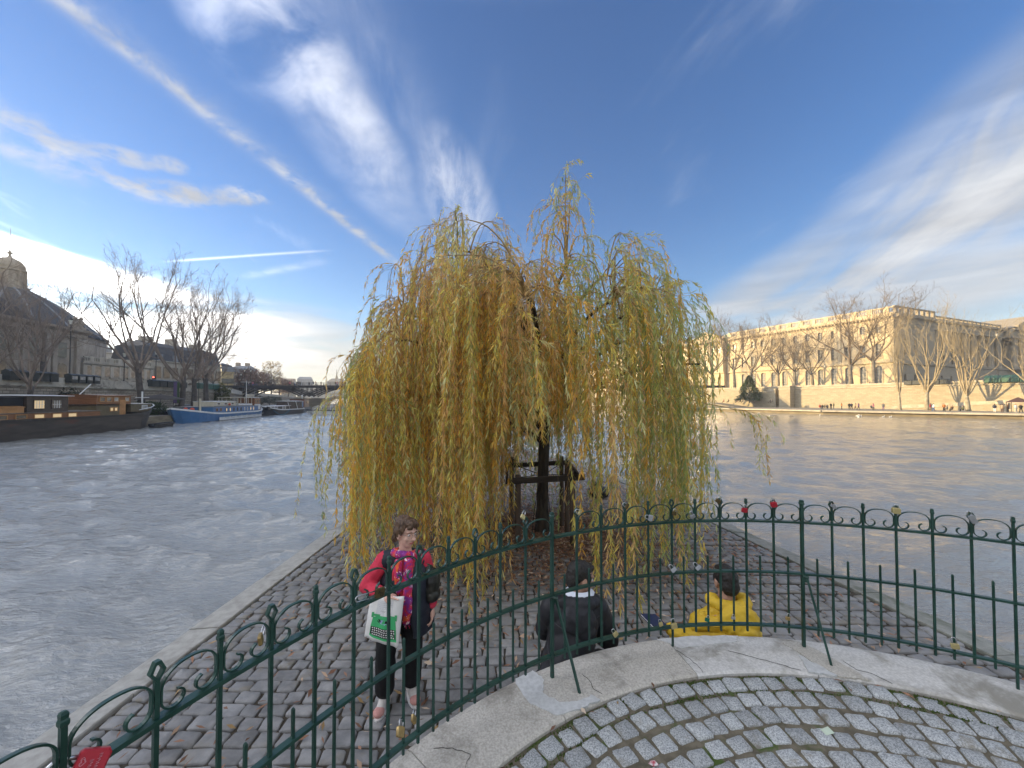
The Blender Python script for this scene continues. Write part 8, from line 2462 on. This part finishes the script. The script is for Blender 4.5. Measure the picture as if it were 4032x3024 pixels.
padlock(2646, 2237, .044, .030, M_SILVERLOCK, 'silver padlock on the middle rail, left of a pair', roll=-38, pitch=-20, shackle=.030)
padlock(2742, 2228, .044, .028, M_SILVERLOCK, 'silver padlock on the middle rail, right of a pair', roll=-42, pitch=-20, shackle=.030)
padlock(2418, 2484, .040, .034, M_CREAMLOCK, 'pale brass padlock on the bottom rail beside the man in black', roll=-35, shackle=.032)
padlock(2594, 2446, .034, .030, M_CREAMLOCK, 'small brass padlock on the bottom rail below the blue notebook', roll=-18, shackle=.024)
padlock(2645, 2452, .050, .042, M_CREAMLOCK, 'larger pale brass padlock on the short post before the man\'s wrist', roll=-12, shackle=.036)
padlock(2774, 2429, .034, .028, M_TEALLOCK, 'teal green padlock on the bottom rail before the yellow jacket', roll=20, shackle=.020)
padlock(2876, 2422, .030, .020, M_STEEL, 'tiny steel padlock on the bottom rail before the yellow jacket', roll=0, shackle=.018)
padlock(3088, 2424, .032, .026, M_BRASS, 'small brass padlock with white cord on the bottom rail near the strut', roll=10, shackle=.026)
padlock(3735, 2530, .044, .038, M_CREAMLOCK, 'brass padlock with dark base on the bottom rail at right', roll=-10, shackle=.040)

# ---------------------------------------------------------------- scraps on the terrace
p = at(3233, 2845, 1.6 * FPX / (2845 - HORIZON)); m = MB(); m.add([(-.026, -.014, 0), (.024, -.018, .001), (.028, .016, .005), (-.022, .018, .002), (0, 0, .006)], [(0, 1, 4), (1, 2, 4), (2, 3, 4), (3, 0, 4)])
m.build('paper_scrap', mat('pale_green_paper', (.50, .58, .46), rough=.8), None, loc=(p.x, p.y, TERR - .012), rot=(0, 0, .3), label='pale green scrap of paper lying on the granite setts', cat='paper')
p = at(2562, 2966, 1.6 * FPX / (2966 - HORIZON)); m = MB(); m.add([(-.022, -.006, 0), (.0, -.016, .004), (.022, .002, .003), (.004, .014, .007), (-.012, .012, .002)], [(0, 1, 3), (1, 2, 3), (0, 3, 4)])
m.build('sweet_wrapper', mat('red_white_foil', (.42, .05, .08), (.70, .68, .66), 60, 2, .4), None, loc=(p.x, p.y, TERR - .014), rot=(0, 0, -.4), label='crumpled red and white wrapper on the setts near the bottom edge', cat='wrapper')
# ================================================================ the river air
def build_haze():
    m = bpy.data.materials.new('haze'); m.use_nodes = True
    nt = m.node_tree; nt.nodes.clear()
    v = nt.nodes.new('ShaderNodeVolumePrincipled')
    v.inputs['Color'].default_value = (.90, .94, 1.0, 1)
    v.inputs['Density'].default_value = .00055
    v.inputs['Anisotropy'].default_value = .25
    o = nt.nodes.new('ShaderNodeOutputMaterial'); nt.links.new(v.outputs[0], o.inputs['Volume'])
    b = MB(); b.box((0, 1750, 29.5), (7000, 5300, 65)); b.build('haze', m, kind='stuff', label='thin pale winter haze over the river and the city', cat='haze')
build_haze()
